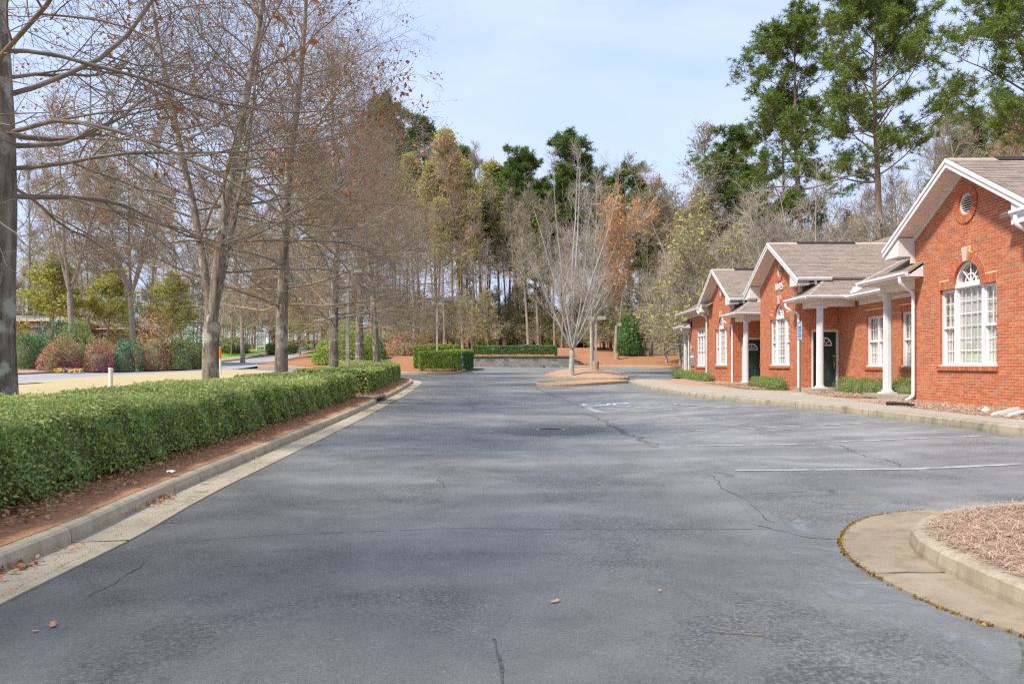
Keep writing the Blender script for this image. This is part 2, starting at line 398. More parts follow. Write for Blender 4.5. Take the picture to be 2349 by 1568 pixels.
M['stem'] = simple('hedge_stem', (.20, .14, .09), (.28, .21, .14), 20, .9, .1)
M['box_leaf'] = island_mat('box_leaf', [(0, (0.137, 0.231, 0.032)), (.4, (0.231, 0.347, 0.047)), (.75, (0.336, 0.441, 0.063)), (1, (0.399, 0.483, 0.095))], .5, .35, .36)
M['ever_leaf'] = island_mat('evergreen_leaf', [(0, (0.061, 0.155, 0.047)), (.5, (0.115, 0.236, 0.061)), (1, (0.189, 0.324, 0.088))], .4, .4, .36)
M['blue_leaf'] = island_mat('blue_green_leaf', [(0, (0.065, 0.169, 0.098)), (.5, (0.117, 0.247, 0.130)), (1, (0.169, 0.312, 0.169))], .5, .3, .15)
M['red_leaf'] = island_mat('russet_leaf', [(0, (0.325, 0.150, 0.088)), (.4, (0.463, 0.250, 0.138)), (.7, (0.388, 0.288, 0.112)), (1, (0.575, 0.338, 0.213))], .6, .2, .2)
M['magenta'] = island_mat('magenta_flower', [(0, (.45, .07, .20)), (.5, (.34, .05, .15)), (1, (.55, .16, .28))], .6, .2, .2)
M['lime_leaf'] = island_mat('lime_leaf', [(0, (.42, .45, .06)), (.5, (.52, .52, .09)), (1, (.34, .40, .06))], .6, .2, .35)
M['olive_bud'] = island_mat('olive_bud', [(0, (0.484, 0.462, 0.110)), (.5, (0.550, 0.495, 0.143)), (1, (0.440, 0.440, 0.143))], .7, .15, .35)
M['gold_bud'] = island_mat('gold_bud', [(0, (.50, .25, .06)), (.5, (.42, .20, .06)), (1, (.55, .32, .09))], .7, .15, .3)
M['orange_bud'] = island_mat('orange_bud', [(0, (.66, .32, .09)), (.5, (.58, .26, .075)), (1, (.70, .40, .15))], .7, .15, .35)
M['rust_bud'] = island_mat('rust_bud', [(0, (.44, .31, .21)), (.5, (.38, .26, .17)), (1, (.50, .37, .25))], .7, .15, .3)
M['bush_leaf'] = island_mat('bush_leaf', [(0, (0.120, 0.200, 0.056)), (.4, (0.192, 0.288, 0.080)), (.75, (0.288, 0.376, 0.104)), (1, (0.384, 0.432, 0.128))], .5, .3, .36)
M['straw_blade'] = island_mat('straw_blade', [(0, (.52, .36, .26)), (.3, (.42, .26, .175)), (.6, (.58, .46, .36)), (.85, (.47, .34, .26)), (1, (.36, .19, .12))], .8, .15)
M['dry_grass'] = island_mat('dry_grass', [(0, (.60, .48, .26)), (1, (.48, .38, .20))], .8, .1)
M['blue_flower'] = island_mat('pansy', [(0, (.07, .06, .28)), (.5, (.12, .12, .40)), (1, (.05, .05, .20))], .6, .2)
M['yellow_flower'] = island_mat('yellow_pansy', [(0, (.70, .55, .04)), (1, (.78, .40, .03))], .6, .2)
M['brown_brick'] = simple('far_brick', (.34, .15, .11), (.27, .12, .09), 8, .9, .1)
M['pale_wall'] = simple('far_pale_wall', (.74, .76, .80), (.68, .70, .74), 2, .7, .2)
M['house_blue'] = simple('window_dark', (.05, .06, .075), (.07, .08, .09), 2, .2, .5)
M['bird'] = simple('bird_brown', (.12, .085, .06), (.16, .11, .08), 30, .8)
M['bird_red'] = simple('bird_rust', (.34, .12, .05), (.28, .09, .04), 30, .8)
M['frame_plastic'] = simple('vinyl_frame', (.78, .76, .77), (.72, .70, .71), 3, .4, .4)

# ---------------------------------------------------------------- terrain: thin plate spline through surveyed points
CTL = np.array([
 (-3.4, 7.5, -1.30), (-2.6, -4, -1.30), (0, 4, -1.27), (2.3, 5.2, -1.25), (2.5, -4, -1.27), (7, -4, -1.10), (7, 5, -1.10),
 (2.43, 8.3, -1.20), (2.43, 11.2, -1.215), (2.43, 14.1, -1.26), (2.43, 17.2, -1.29), (2.43, 20.6, -1.29), (5, 12, -1.13),
 (7.15, 10.7, -1.03), (7.15, 17, -1.035), (6.6, 22, -1.045), (5.8, 28, -1.0), (5.6, 34, -.90), (.8, 15.4, -1.31), (0, 22, -1.27),
 (-1, 28, -1.10), (-3.8, 20, -1.22), (-4.3, 24, -1.15), (-4.4, 34, -.87), (0, 34, -.93), (3, 34, -.93), (-5, 44, -.62), (3, 46, -.60),
 (-3, 55, -.38), (0, 66, -.20), (5, 66, -.18), (14, 60, -.2), (20, 50, -.4), (12, 47, -.62), (10.4, 17, -1.05), (10.4, 27, -1.02),
 (10.4, 40, -.88), (15, 20, -1.05), (15, 35, -.95), (-8, 20, -1.03), (-7, 10, -1.25), (-10, 30, -.86), (-12, -4, -1.3),
 (-25.7, 39, -.98), (-24, 61, -.52), (-36, 55, -.75), (-30, 20, -1.25), (-34, 87, .2), (-25, 75, -.08), (-12, 56, -.40), (-16, 66, .0),
 (-15, 75, .85), (-8, 75, 1.0), (0, 75, 1.1), (-30, 107, 2.0), (8, 73, 1.0), (15, 75, .75), (25, 75, .8), (32, 60, .1),
 (-20, 112, 3.6), (0, 112, 3.0), (22, 112, 2.6), (55, 100, 2.4), (50, 50, 0), (-60, 62, .4), (-62, 105, 3), (-80, 30, -.5), (40, 10, -.7),
 (30, -10, -1), (-40, -10, -1.4), (-48, 75, 1.6),
 (0, 60, -.34), (5, 60, -.32), (-4, 60, -.34), (10, 62, -.22), (-25.1, 47, -.75), (-28.5, 100, 1.25), (-36.3, 68, -.43), (-33.8, 100, 1.05), (0, 66.5, -.17), (5, 66.5, -.15)], dtype=np.float64)

def _phi(r2):
    return np.where(r2 > 1e-9, .5 * r2 * np.log(np.maximum(r2, 1e-9)), 0)
_n = len(CTL); _P = CTL[:, :2] / 20
_K = _phi(((_P[:, None] - _P[None]) ** 2).sum(2)) + np.eye(_n) * 3e-4
_Q = np.hstack([np.ones((_n, 1)), _P])
_A = np.zeros((_n + 3, _n + 3)); _A[:_n, :_n] = _K; _A[:_n, _n:] = _Q; _A[_n:, :_n] = _Q.T
_w = np.linalg.solve(_A, np.concatenate([CTL[:, 2], np.zeros(3)]))

def hv(X, Y):
    """lot / street level at arrays of points"""
    p = np.stack([np.clip(np.asarray(X, float), -85, 60), np.clip(np.asarray(Y, float), -12, 118)], -1).reshape(-1, 2) / 20
    out = np.empty(len(p))
    for i in range(0, len(p), 4000):
        q = p[i:i + 4000]
        out[i:i + 4000] = _phi(((q[:, None] - _P[None]) ** 2).sum(2)) @ _w[:_n] + _w[_n] + q @ _w[_n + 1:]
    k_ = np.clip((np.asarray(Y, float) - 104) / 46, 0, 1) * np.clip((np.asarray(X, float) + 22) / 8, 0, 1)
    return out.reshape(np.shape(X)) + 7.5 * k_ * k_ * (3 - 2 * k_)
def h(x, y): return float(hv(np.array([x]), np.array([y]))[0])
SOIL = .125                                      # planted ground stands a kerb's height above the paving

_YS = np.concatenate([np.arange(2, 30, .1), np.arange(30, 140, .4)])
def hit(px, py, lift=0.0):
    """where the line of sight through a pixel of the 2348 px frame meets the paving"""
    X = (px - CX) / F_PX * _YS; Z = (HY - py) / F_PX * _YS
    g = hv(X, _YS) + lift - Z
    k = np.nonzero(g > 0)[0]
    if len(k) == 0: i = len(_YS) - 1; y = _YS[i]
    elif k[0] == 0: y = _YS[0]
    else:
        i = k[0]; a, b = g[i - 1], g[i]; y = _YS[i - 1] + (_YS[i] - _YS[i - 1]) * (-a) / (b - a)
    x = (px - CX) / F_PX * y
    return Vector((x, y, h(x, y) + lift))
def at(px, Y): return (px - CX) / F_PX * Y
def zat(py, Y): return (HY - py) / F_PX * Y

def resample(pts, step):
    P = np.array([(p[0], p[1]) for p in pts], float)
    d = np.concatenate([[0], np.cumsum(np.hypot(*(np.diff(P, axis=0).T)))])
    n = max(2, int(round(d[-1] / step)) + 1); s = np.linspace(0, d[-1], n)
    return np.stack([np.interp(s, d, P[:, 0]), np.interp(s, d, P[:, 1])], 1)

def smooth_poly(pts, it=2):
    P = np.array([(p[0], p[1]) for p in pts], float)
    for _ in range(it):
        Q = [P[0]]
        for a, b in zip(P[:-1], P[1:]): Q += [a * .75 + b * .25, a * .25 + b * .75]
        Q.append(P[-1]); P = np.array(Q)
    return P

def offset(P, d):
    """polyline moved d to its left"""
    P = np.asarray(P, float); T = np.gradient(P, axis=0); T /= np.maximum(np.linalg.norm(T, axis=1, keepdims=True), 1e-9)
    return P + np.stack([-T[:, 1], T[:, 0]], 1) * d

def inside(poly, pts):
    poly = np.asarray(poly); x, y = pts[:, 0], pts[:, 1]; c = np.zeros(len(pts), bool)
    j = len(poly) - 1
    for i in range(len(poly)):
        xi, yi = poly[i]; xj, yj = poly[j]
        m = ((yi > y) != (yj > y)) & (x < (xj - xi) * (y - yi) / (yj - yi + 1e-12) + xi); c ^= m; j = i
    return c

def drape(name, poly, mat, lift, res=.8, hf=None, parent=None, kind='structure', bumpy=0):
    """a polygon laid over the terrain as a triangulated sheet"""
    B = []
    poly = [tuple(p[:2]) for p in poly]
    for a, b in zip(poly, poly[1:] + poly[:1]):
        n = max(1, int(math.dist(a, b) / (res * 1.2)))
        for k in range(n): B.append((a[0] + (b[0] - a[0]) * k / n, a[1] + (b[1] - a[1]) * k / n))
    B = np.array(B); lo = B.min(0); hi = B.max(0)
    gx, gy = np.meshgrid(np.arange(lo[0] + res / 2, hi[0], res), np.arange(lo[1] + res / 2, hi[1], res))
    G = np.stack([gx.ravel(), gy.ravel()], 1)
    if len(G): G = G[inside(B, G)]
    pts = np.vstack([B, G]) if len(G) else B
    e = [(i, (i + 1) % len(B)) for i in range(len(B))]
    vs, _, fs, *_r = delaunay_2d_cdt([Vector(p) for p in pts], e, [], 1, 1e-5)
    V = np.array([(v.x, v.y) for v in vs])
    Z = (hv(V[:, 0], V[:, 1]) if hf is None else hf(V[:, 0], V[:, 1])) + lift
    if bumpy: Z = Z + bumpy * (np.sin(V[:, 0] * 2.1 + V[:, 1] * 1.3) * .5 + np.sin(V[:, 0] * 4.7 - V[:, 1] * 3.1) * .3)
    F = np.array([tuple(f) for f in fs if len(f) == 3])
    return obj(name, np.column_stack([V, Z]), [F], mat, parent, smooth=True, kind=kind)

def ribbon(name, path, w, mat, lift, parent=None, kind=None, step=.5, widths=None):
    P = resample(path, step); A = offset(P, w / 2); B = offset(P, -w / 2)
    V = np.vstack([np.column_stack([A, hv(A[:, 0], A[:, 1]) + lift]), np.column_stack([B, hv(B[:, 0], B[:, 1]) + lift])])
    n = len(P); F = np.array([(i, i + 1, n + i + 1, n + i) for i in range(n - 1)])
    return obj(name, V, [F], mat, parent, kind=kind)
# ================================================================= SETTING: ground, paving, kerbs, markings
def grid_sheet(name, xs, ys, mat, lift):
    X, Y = np.meshgrid(xs, ys); Z = hv(X, Y) + lift
    nx, ny = len(xs), len(ys); i = np.arange(nx * ny).reshape(ny, nx)
    F = np.stack([i[:-1, :-1], i[:-1, 1:], i[1:, 1:], i[1:, :-1]], -1).reshape(-1, 4)
    return obj(name, np.stack([X, Y, Z], -1).reshape(-1, 3), [F], mat, None, smooth=True, kind='structure')

far = np.concatenate([np.linspace(-700, -110, 12), np.linspace(-95, 75, 60), np.linspace(95, 700, 12)])
fary = np.concatenate([np.linspace(-400, -30, 8), np.linspace(-14, 125, 50), np.linspace(140, 900, 14)])
grid_sheet('ground', far, fary, M['floor'], -.40)
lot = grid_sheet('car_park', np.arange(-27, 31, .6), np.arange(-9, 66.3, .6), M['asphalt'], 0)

KERB_L = [(-2.62, -9), (-2.9, -2), (-3.08, 2.5)] + [tuple(hit(*p)[:2]) for p in [(67, 1286), (180, 1239), (375, 1140), (555, 1063)]] + [(-3.78, 15), (-4.12, 22.9)]
KERB_L2 = [(-4.2, 24.9), (-4.3, 29), (-4.5, 33.5), (-4.72, 36.2), (-5.35, 38.4), (-6.6, 40.4), (-8.5, 42.7), (-12, 47), (-17, 53.5), (-22.6, 60.5)]
KERB_R = [(7.2, -9), (7.22, 4)] + [tuple(hit(*p)[:2]) for p in [(2348, 1003), (2095, 967), (1895, 942), (1745, 928), (1640, 917), (1560, 906), (1470, 889)]] + [(5.5, 35.2), (5.75, 36.6)]
KERB_X = [(-23.6, 70), (-12.45, 56.3), (-9.2, 50.6), (-7.7, 48.1), (-6.3, 47.0), (-4.75, 46.6), (-3.75, 46.75), (-3.25, 47.6), (-3.2, 50), (-3.3, 55), (-3.3, 60), (-3.35, 65.6)]
KERB_B = [(5.3, 65.6), (8.4, 64.6), (11.4, 61.8), (13.5, 58.6), (17, 57), (26, 55.5)]
sm = lambda P, it=2: smooth_poly(P, it)
kL, kL2, kR, kX, kB = sm(KERB_L), sm(KERB_L2), sm(KERB_R), sm(KERB_X), sm(KERB_B)

def kerb(path, side, mats, seg=3.0, wd=.15, ht=.125, gut=0, gmat=None, gend=1.0, root=None, segname='kerb_segment'):
    P = resample(path, .25); d = np.concatenate([[0], np.cumsum(np.hypot(*np.diff(P, axis=0).T))]); tot = d[-1]
    prof = [(0, -.12), (0, .05), (.012, ht - .022), (.034, ht - .004), (.06, ht), (wd, ht), (wd, -.12)]
    n = max(1, int(round(tot / seg)))
    for k in range(n):
        s0, s1 = tot * k / n + .006, tot * (k + 1) / n - .006
        ss = np.linspace(s0, s1, max(3, int((s1 - s0) / .3) + 1))
        C = np.stack([np.interp(ss, d, P[:, 0]), np.interp(ss, d, P[:, 1])], 1)
        ring = []
        for (o_, z) in prof:
            Q = offset(C, side * o_); ring.append(np.column_stack([Q, hv(C[:, 0], C[:, 1]) + z]))
        V = np.stack(ring, 1); a, b = V.shape[:2]
        i = np.arange(a * b).reshape(a, b); nx_ = np.roll(i, -1, 1)
        F = np.stack([i[:-1], nx_[:-1], nx_[1:], i[1:]], -1).reshape(-1, 4)
        cap = np.array([[0, 1, 2, 3], [0, 3, 4, 5], [0, 5, 6, 6]])[:2]
        capF = np.vstack([np.array([[0, 1, 2, 3], [0, 3, 4, 6], [4, 5, 6, 6]])[:2]])
        F = np.vstack([F, capF, capF + (a - 1) * b])
        obj(segname, V.reshape(-1, 3), [F], mats, root)
        if gut and ss[-1] <= tot * gend + .1:
            A = offset(C, 0); B = offset(C, -side * gut)
            hA = hv(A[:, 0], A[:, 1]); hB = hv(B[:, 0], B[:, 1])
            m = len(C)
            V2 = np.vstack([np.column_stack([A, hA + .006]), np.column_stack([B, hB + .012]), np.column_stack([B, hB - .08])])
            F2 = np.array([(q, q + 1, m + q + 1, m + q) for q in range(m - 1)] + [(m + q, m + q + 1, 2 * m + q + 1, 2 * m + q) for q in range(m - 1)])
            obj('gutter_slab', V2, [F2], gmat or M['gutter'], root)

def kerb_thing(loc): return thing('kerb', None, None, loc, kind='structure')
k1 = kerb_thing((-3.4, 8, h(-3.4, 8)))
kerb(kL, 1, M['kerb_left'], gut=.40, gmat=M['gutter_left'], root=k1)
k2 = kerb_thing((-4.3, 30, h(-4.3, 30)))
kerb(kL2, 1, M['kerb_left'], gut=.42, gmat=M['gutter_left'], gend=.4, root=k2)
k3 = kerb_thing((7.2, 12, h(7.2, 12))); kerb(kR, -1, M['kerb'], ht=.15, wd=.17, root=k3)
k4 = kerb_thing((-5, 47, h(-5, 47))); kerb(kX, 1, M['kerb_red'], root=k4, ht=.14)
k5 = kerb_thing((9, 64, h(9, 64))); kerb(kB, 1, M['kerb_red'], root=k5, ht=.16)

# storm drain inlet between the two lengths of the left kerb
dr = thing('storm_drain', 'concrete storm drain mouth cut into the hedge side kerb between the two long hedges', 'storm drain', (-4.2, 23.9, h(-4.2, 23.9)))
zz = h(-4.2, 23.9)
mb = MB(); mb.box(-5.4, -4.17, 22.95, 24.85, zz + .125, zz + .19); mb.build('lid', M['kerb'], dr)
for y_ in (22.92, 24.68): mb = MB(); mb.box(-5.4, -4.14, y_, y_ + .2, zz - .2, zz + .124); mb.build('side_wall', M['kerb'], dr)
mb = MB(); mb.box(-5.35, -4.55, 23.13, 24.67, zz - .3, zz + .122); mb.build('throat', M['dark'], dr)
mb = MB(); mb.box(-4.16, -3.72, 22.95, 24.85, zz - .05, zz + .012); mb.build('apron', M['gutter'], dr)

# planted ground
ST_N = [(-28.5, -12), (-27.5, 10), (-26.4, 28), (-25.7, 39), (-25.1, 47), (-23.9, 61), (-24.9, 75), (-28.5, 100), (-26, 125), (-24, 150)]
ST_F = [(-40, -12), (-38.5, 20), (-37, 40), (-36.3, 55), (-36.3, 68), (-34.6, 87), (-33.8, 100), (-31.5, 112), (-30, 125), (-29, 150)]
sN, sF = sm(ST_N), sm(ST_F)
L_ = lambda a: [tuple(p) for p in a]
kLb, kL2b = offset(kL, .14), offset(kL2, .14)
cut = [q for q in sN if q[1] < 61]
drape('verge', L_(kLb) + L_(kL2b) + L_(cut[::-1]) , M['lawn'], SOIL - .03, .8, bumpy=.02)
beyond = [q for q in sN if q[1] > 70.5]
kXb, kBb = offset(kX, .14), offset(kB, .14)
drape('bank', L_(kXb) + [(-3.35, 66.25), (5.3, 66.25)] + L_(kBb) + [(60, 54), (60, 150)] + L_(beyond[::-1]), M['straw'], SOIL, 1.6, bumpy=.06)
drape('far_verge', L_(sF) + [(-90, 150), (-90, -12)], M['straw'], SOIL, 2.2, bumpy=.05)
kRb = offset(kR, -.16)
drape('bed', L_(kRb) + [(7.2, 38.6), (9.4, 41), (10.6, 45), (11, 50), (40, 50), (40, -9)], M['mulch'], SOIL - .01, .9, bumpy=.02)
drape('street', L_(sN) + L_(sF[::-1]), M['street'], .02, 1.5)
# hedge bed: bare clay and fallen leaves between kerb and lawn
kk = np.vstack([kLb, kL2b[:18]])
drape('hedge_bed', L_(offset(kk, -.03)) + L_(offset(kk, 4.2)[::-1]), M['soil'], SOIL + .004, .35)
# footway behind the right kerb
rear = [(8.9, -9), (8.5, 4)] + [tuple(hit(px, py, .15)[:2]) for px, py in [(2348, 963), (2044, 929), (1895, 907), (1805, 898), (1634, 887), (1542, 880)]] + [(7.4, 38.4)]
drape('pavement', L_(kRb) + [(6.3, 38.2)] + L_(sm(rear, 1)[::-1]), M['walk'], .147, .6)
# street furniture of the far road: kerbs, footway, yellow lines
fk = thing('kerb', None, None, (-36, 60, h(-36, 60)), kind='structure'); kerb(sF[2:-6], 1, M['gutter'], seg=6, root=fk)
ribbon('pavement', [tuple(p) for p in offset(sF, 1.3)][2:-6], 1.5, M['walk'], SOIL + .03, kind='structure', step=1)
ribbon('pavement', [tuple(p) for p in offset(sN, -2.6)][2:14], 1.3, M['walk'], SOIL + .03, kind='structure', step=1)
mid = (sN + sF) / 2
street = bpy.data.objects['street']
for d_ in (-.16, .16):
    ribbon('centre_line', [tuple(p) for p in offset(mid, d_)], .13, M['yellow'], .026, street, step=1)
ribbon('edge_line', [tuple(p) for p in offset(sN, .3)], .1, M['paint_new'], .026, street, step=1)
gp = [(-38.5, 84), (-36.5, 92), (-35.5, 101), (-34, 108), (-38, 112), (-46, 104), (-47, 90)]
drape('lawn', gp, M['green_grass'], SOIL + .03, 1.5)
drape('lawn', [(-27.5, 100), (-25.5, 104), (-23, 115), (-20, 120), (-23, 100), (-24.5, 92)], M['green_grass'], SOIL + .03, 1.2)

# islands
def island(kname, poly, ht, mat, kmat, gut=0, mound=0, res=.35, reverse=False):
    P = np.array(poly + [poly[0]], float); P = smooth_poly(P, 2)
    cz = P.mean(0); root = thing('kerb', None, None, (cz[0], cz[1], h(cz[0], cz[1])), kind='structure')
    kerb(P, 1, kmat, seg=2.6, ht=ht, gut=gut, root=root)
    Q = offset(P, .13)
    def hf(x, y):
        z = hv(x, y)
        if mound:
            dmin = np.min(np.hypot(x[:, None] - Q[None, :, 0], y[:, None] - Q[None, :, 1]), 1); z = z + mound * np.minimum(1, dmin / 1.2)
        return z
    drape(kname, L_(Q[:-1]), mat, ht - .012, res, hf=hf, bumpy=.015)
    return P
# near island, counter-clockwise so that the left of the path is inside
NI = [(7.0, 5.80), (4.6, 5.86), (3.9, 5.88), (3.4, 5.78), (3.02, 5.56), (2.74, 5.24), (2.59, 4.86), (2.55, 4.4), (2.58, 3.4), (2.68, 0), (2.75, -8), (7.0, -8)]
nI = island('planting_bed', NI, .135, M['mulch'], M['kerb'])
GO = [tuple(hit(*p)[:2]) for p in [(2127, 1171), (2045, 1179), (1981, 1191), (1950, 1208), (1932, 1229.5), (1927, 1248), (1938, 1269), (1965.5, 1296.6), (2005, 1322.5), (2078.4, 1360.7), (2139.5, 1388), (2200.5, 1412.6), (2261.5, 1434), (2347, 1455)]] + [(2.3, 2.2), (2.3, -2), (2.3, -8)]
GI = [(3.75, 5.80), (3.5, 5.72), (3.3, 5.62), (3.12, 5.50), (2.98, 5.38), (2.84, 5.22), (2.73, 5.08), (2.66, 4.95), (2.63, 4.8), (2.6, 4.5), (2.6, 4.25), (2.6, 4.0), (2.62, 3.8), (2.62, 3.5), (2.66, 2.2), (2.7, -2), (2.78, -8)]
go = resample(smooth_poly(GO, 2), .12); gi = offset(resample(smooth_poly(GI, 2), .12), .07)
def fan_slab(name, A, B, lift, mat, parent=None):
    n = max(len(A), len(B)); t = np.linspace(0, 1, n)
    ip = lambda Q: np.stack([np.interp(t, np.linspace(0, 1, len(Q)), Q[:, 0]), np.interp(t, np.linspace(0, 1, len(Q)), Q[:, 1])], 1)
    A, B = ip(A), ip(B)
    V = np.vstack([np.column_stack([A, hv(A[:, 0], A[:, 1]) + lift]), np.column_stack([B, hv(B[:, 0], B[:, 1]) + lift]), np.column_stack([A, hv(A[:, 0], A[:, 1]) - .08])])
    F = np.array([(q, q + 1, n + q + 1, n + q) for q in range(n - 1)] + [(q, q + 1, 2 * n + q + 1, 2 * n + q) for q in range(n - 1)])
    return obj(name, V, [F], mat, parent)
gk = thing('kerb', None, None, (2.4, 4.5, h(2.4, 4.5)), kind='structure')
cuts = [0, .40, .70, 1]
for a, b in zip(cuts[:-1], cuts[1:]):
    ia = go[int(a * len(go)):max(2, int(b * len(go)))]; ib = gi[int(a * len(gi)):max(2, int(b * len(gi)))]
    fan_slab('gutter_slab', ia[: len(ia) - (0 if b == 1 else 0)], ib, .016, M['gutter'], gk)
# two islands where the drive bends
I1 = [(1.05, 34.5), (1.1, 33.5), (1.9, 32.95), (3.3, 33.6), (5.6, 36.3), (5.8, 37.3), (4.6, 38.2), (2.4, 37.0)]
I2 = [(1.9, 43.6), (2.0, 42.2), (2.9, 41.5), (4.6, 40.6), (5.9, 40.4), (6.5, 41.2), (6.6, 44.5), (6.4, 52), (5.3, 54.5), (4.0, 53.6), (2.6, 48)]
island('planting_bed', I1, .14, M['mulch'], M['kerb_red'], mound=.03, res=.6)
island('planting_bed', I2, .15, M['mulch'], M['kerb_red'], mound=.16, res=.6)

# markings, seams and cracks in the car park
def line(pts, w=.10, mat='paint', lift=.005):
    return ribbon('parking_line', [tuple(hit(*p)[:2]) for p in pts], w, M[mat], lift, lot)
line([(1685, 1078.5), (2097, 1075.5)], .09, 'paint_new'); line([(2097, 1075.5), (2340, 1064)], .09)
line([(1550, 1023), (1869, 1018)]); line([(1887, 1014), (2261, 999.6)])
line([(1471.5, 992), (1729, 982)]); line([(1729, 982), (2056, 967.4)])
line([(1419, 967.4), (1886, 945.2)]); line([(1378, 947), (1793, 929.4)]); line([(1344, 933.5), (1560, 926)])
line([(1344, 933.6), (1378, 947)], .20, 'paint_new', .009); line([(1356, 934), (1452, 943.4)], .10, 'paint_new', .009)
line([(1430, 931), (1545, 939.5)], .10, 'paint_new', .009); line([(1535, 926.5), (1690, 936)], .10, 'paint', .009)
line([(1296, 912), (1315, 912)]); line([(1382, 854), (1400, 860)]); line([(1420, 842.5), (1431, 844.8)])
line([(1254, 857.6), (1300, 856)], .12, 'paint_new'); line([(1900, 955), (2040, 950)], .08)
# wheelchair symbol on faded blue
c0 = hit(1383, 927.2); q = c0
bp = [(q.x - .75, q.y - .62), (q.x + .95, q.y - .62), (q.x + .95, q.y + .62), (q.x - .75, q.y + .62)]
d_ = drape('accessible_bay_marking', bp, M['blue_paint'], .005, .5, parent=lot, kind=None)
def flatline(pts, w): return ribbon('accessible_bay_marking', pts, w, M['sign_white'], .010, lot, step=.05)
arc = [(q.x - .22 + .40 * math.cos(a), q.y + .40 * math.sin(a)) for a in np.linspace(R(60), R(330), 26)]
flatline(arc, .09); flatline([(q.x + .62, q.y + .05), (q.x + .18, q.y + .05), (q.x + .08, q.y - .30), (q.x - .45, q.y - .38)], .10)
flatline([(q.x + .78, q.y + .05), (q.x + .62, q.y + .05)], .17); flatline([(q.x + .32, q.y + .05), (q.x + .32, q.y - .34)], .08)

def crackline(pts, w=.018, jit=.03, mat='crack', seed=0, lift=.003):
    rg = np.random.default_rng(seed); P = resample([tuple(hit(*p)[:2]) for p in pts], .07)
    n = len(P); kz = np.ones(7) / 7; P = P + np.stack([np.convolve(rg.normal(0, jit * 2.4, n + 6), kz, 'valid') for _ in (0, 1)], 1) + rg.normal(0, jit * .22, P.shape); ww = w * rg.uniform(.35, 1.4, n)[:, None]
    T = np.gradient(P, axis=0); T /= np.linalg.norm(T, axis=1, keepdims=True) + 1e-9; N = np.stack([-T[:, 1], T[:, 0]], 1)
    A, B = P + N * ww / 2, P - N * ww / 2
    V = np.vstack([np.column_stack([A, hv(A[:, 0], A[:, 1]) + lift]), np.column_stack([B, hv(B[:, 0], B[:, 1]) + lift])])
    F = np.array([(i, i + 1, n + i + 1, n + i) for i in range(n - 1)])
    return obj('crack', V, [F], M[mat], lot)
crackline([(1130, 1465), (1137, 1490), (1142, 1500), (1147, 1525), (1150, 1552), (1154, 1600)], .012, .012, seed=1)
crackline([(1343, 948), (1385, 965), (1430, 990), (1502, 1023)], .09, .06, seed=2, mat='patch'); crackline([(1343, 948), (1385, 965), (1430, 990), (1502, 1023)], .014, .06, seed=3, lift=.006)
crackline([(1226, 888), (1262, 903), (1302, 920)], .10, .06, seed=4, mat='patch')
crackline([(1622, 1085), (1660, 1115), (1690, 1135), (1720, 1146), (1775, 1195)], .009, .03, seed=5); crackline([(1632, 1082), (1660, 1092)], .08, .05, seed=6, mat='patch')
crackline([(1690, 1133), (1760, 1128), (1840, 1126)], .008, .03, seed=7); crackline([(1890, 1015), (1990, 1045), (2110, 1075)], .012, .05, seed=8)
crackline([(1700, 972), (1745, 985), (1782, 998)], .16, .07, seed=9, mat='patch'); crackline([(1620, 956), (1660, 961)], .16, .07, seed=10, mat='patch')
crackline([(1005, 1092), (1012, 1105), (1016, 1118)], .012, .03, seed=11); crackline([(1075, 905), (1080, 925), (1090, 945)], .012, .05, seed=12)
crackline([(180, 1375), (240, 1345), (335, 1290)], .008, .02, seed=13); crackline([(450, 1240), (640, 1225), (1000, 1212), (1500, 1214), (1760, 1213)], .006, .012, seed=14)
crackline([(1740, 1205), (1850, 1233), (1925, 1236)], .014, .01, seed=15); crackline([(2325, 1470), (2331, 1500), (2350, 1540)], .012, .02, seed=16)
crackline([(300, 1225), (390, 1195), (420, 1200)], .008, .02, seed=17)
crackline([(0, 1371), (176, 1285), (280, 1226.5), (451, 1145), (677, 1034.5)], .02, .012, seed=18); crackline([(677, 1034.5), (800, 974), (874, 938)], .03, .02, seed=19)
crackline([(2006, 1322), (2085, 1319), (2168, 1319)], .012, .004, seed=21, lift=.021)
ribbon('bleached_paving', [tuple(p) for p in offset(go[go[:, 1] > 2.6], -.20)], .46, M['bleach'], .0035, lot, step=.12)
ribbon('bleached_paving', [tuple(p) for p in offset(kR[(kR[:, 1] > 6)], .35)], .8, M['bleach'], .0035, lot, step=.3)
# moss and needles caught in the joint round the island
rg = np.random.default_rng(5); P = resample(go, .012); P = P[(P[:, 1] > 2.6)]
P = P[rg.random(len(P)) < (.62 + .42 * np.sin(np.arange(len(P)) * .021))]
P = np.repeat(P, 8, 0) + rg.normal(0, .010, (len(P) * 8, 2)); n = len(P)
A = rg.uniform(0, 6.28, n); s = rg.uniform(.006, .016, n); zb = hv(P[:, 0], P[:, 1]) + .004
V = np.stack([np.column_stack([P[:, 0] + s * np.cos(A), P[:, 1] + s * np.sin(A), zb]), np.column_stack([P[:, 0] - s * np.cos(A), P[:, 1] - s * np.sin(A), zb]),
              np.column_stack([P[:, 0] + rg.normal(0, .004, n), P[:, 1] + rg.normal(0, .004, n), zb + rg.uniform(.008, .022, n)])], 1).reshape(-1, 3)
obj('moss', V, [np.arange(n * 3).reshape(-1, 3)], M['moss'], None, kind='stuff')
P = resample([tuple(hit(*p)[:2]) for p in [(0, 1371), (176, 1285), (280, 1226.5), (451, 1145), (677, 1034.5)]], .02); P = P[rg.random(len(P)) < .45 + .4 * np.sin(np.arange(len(P)) * .05)]
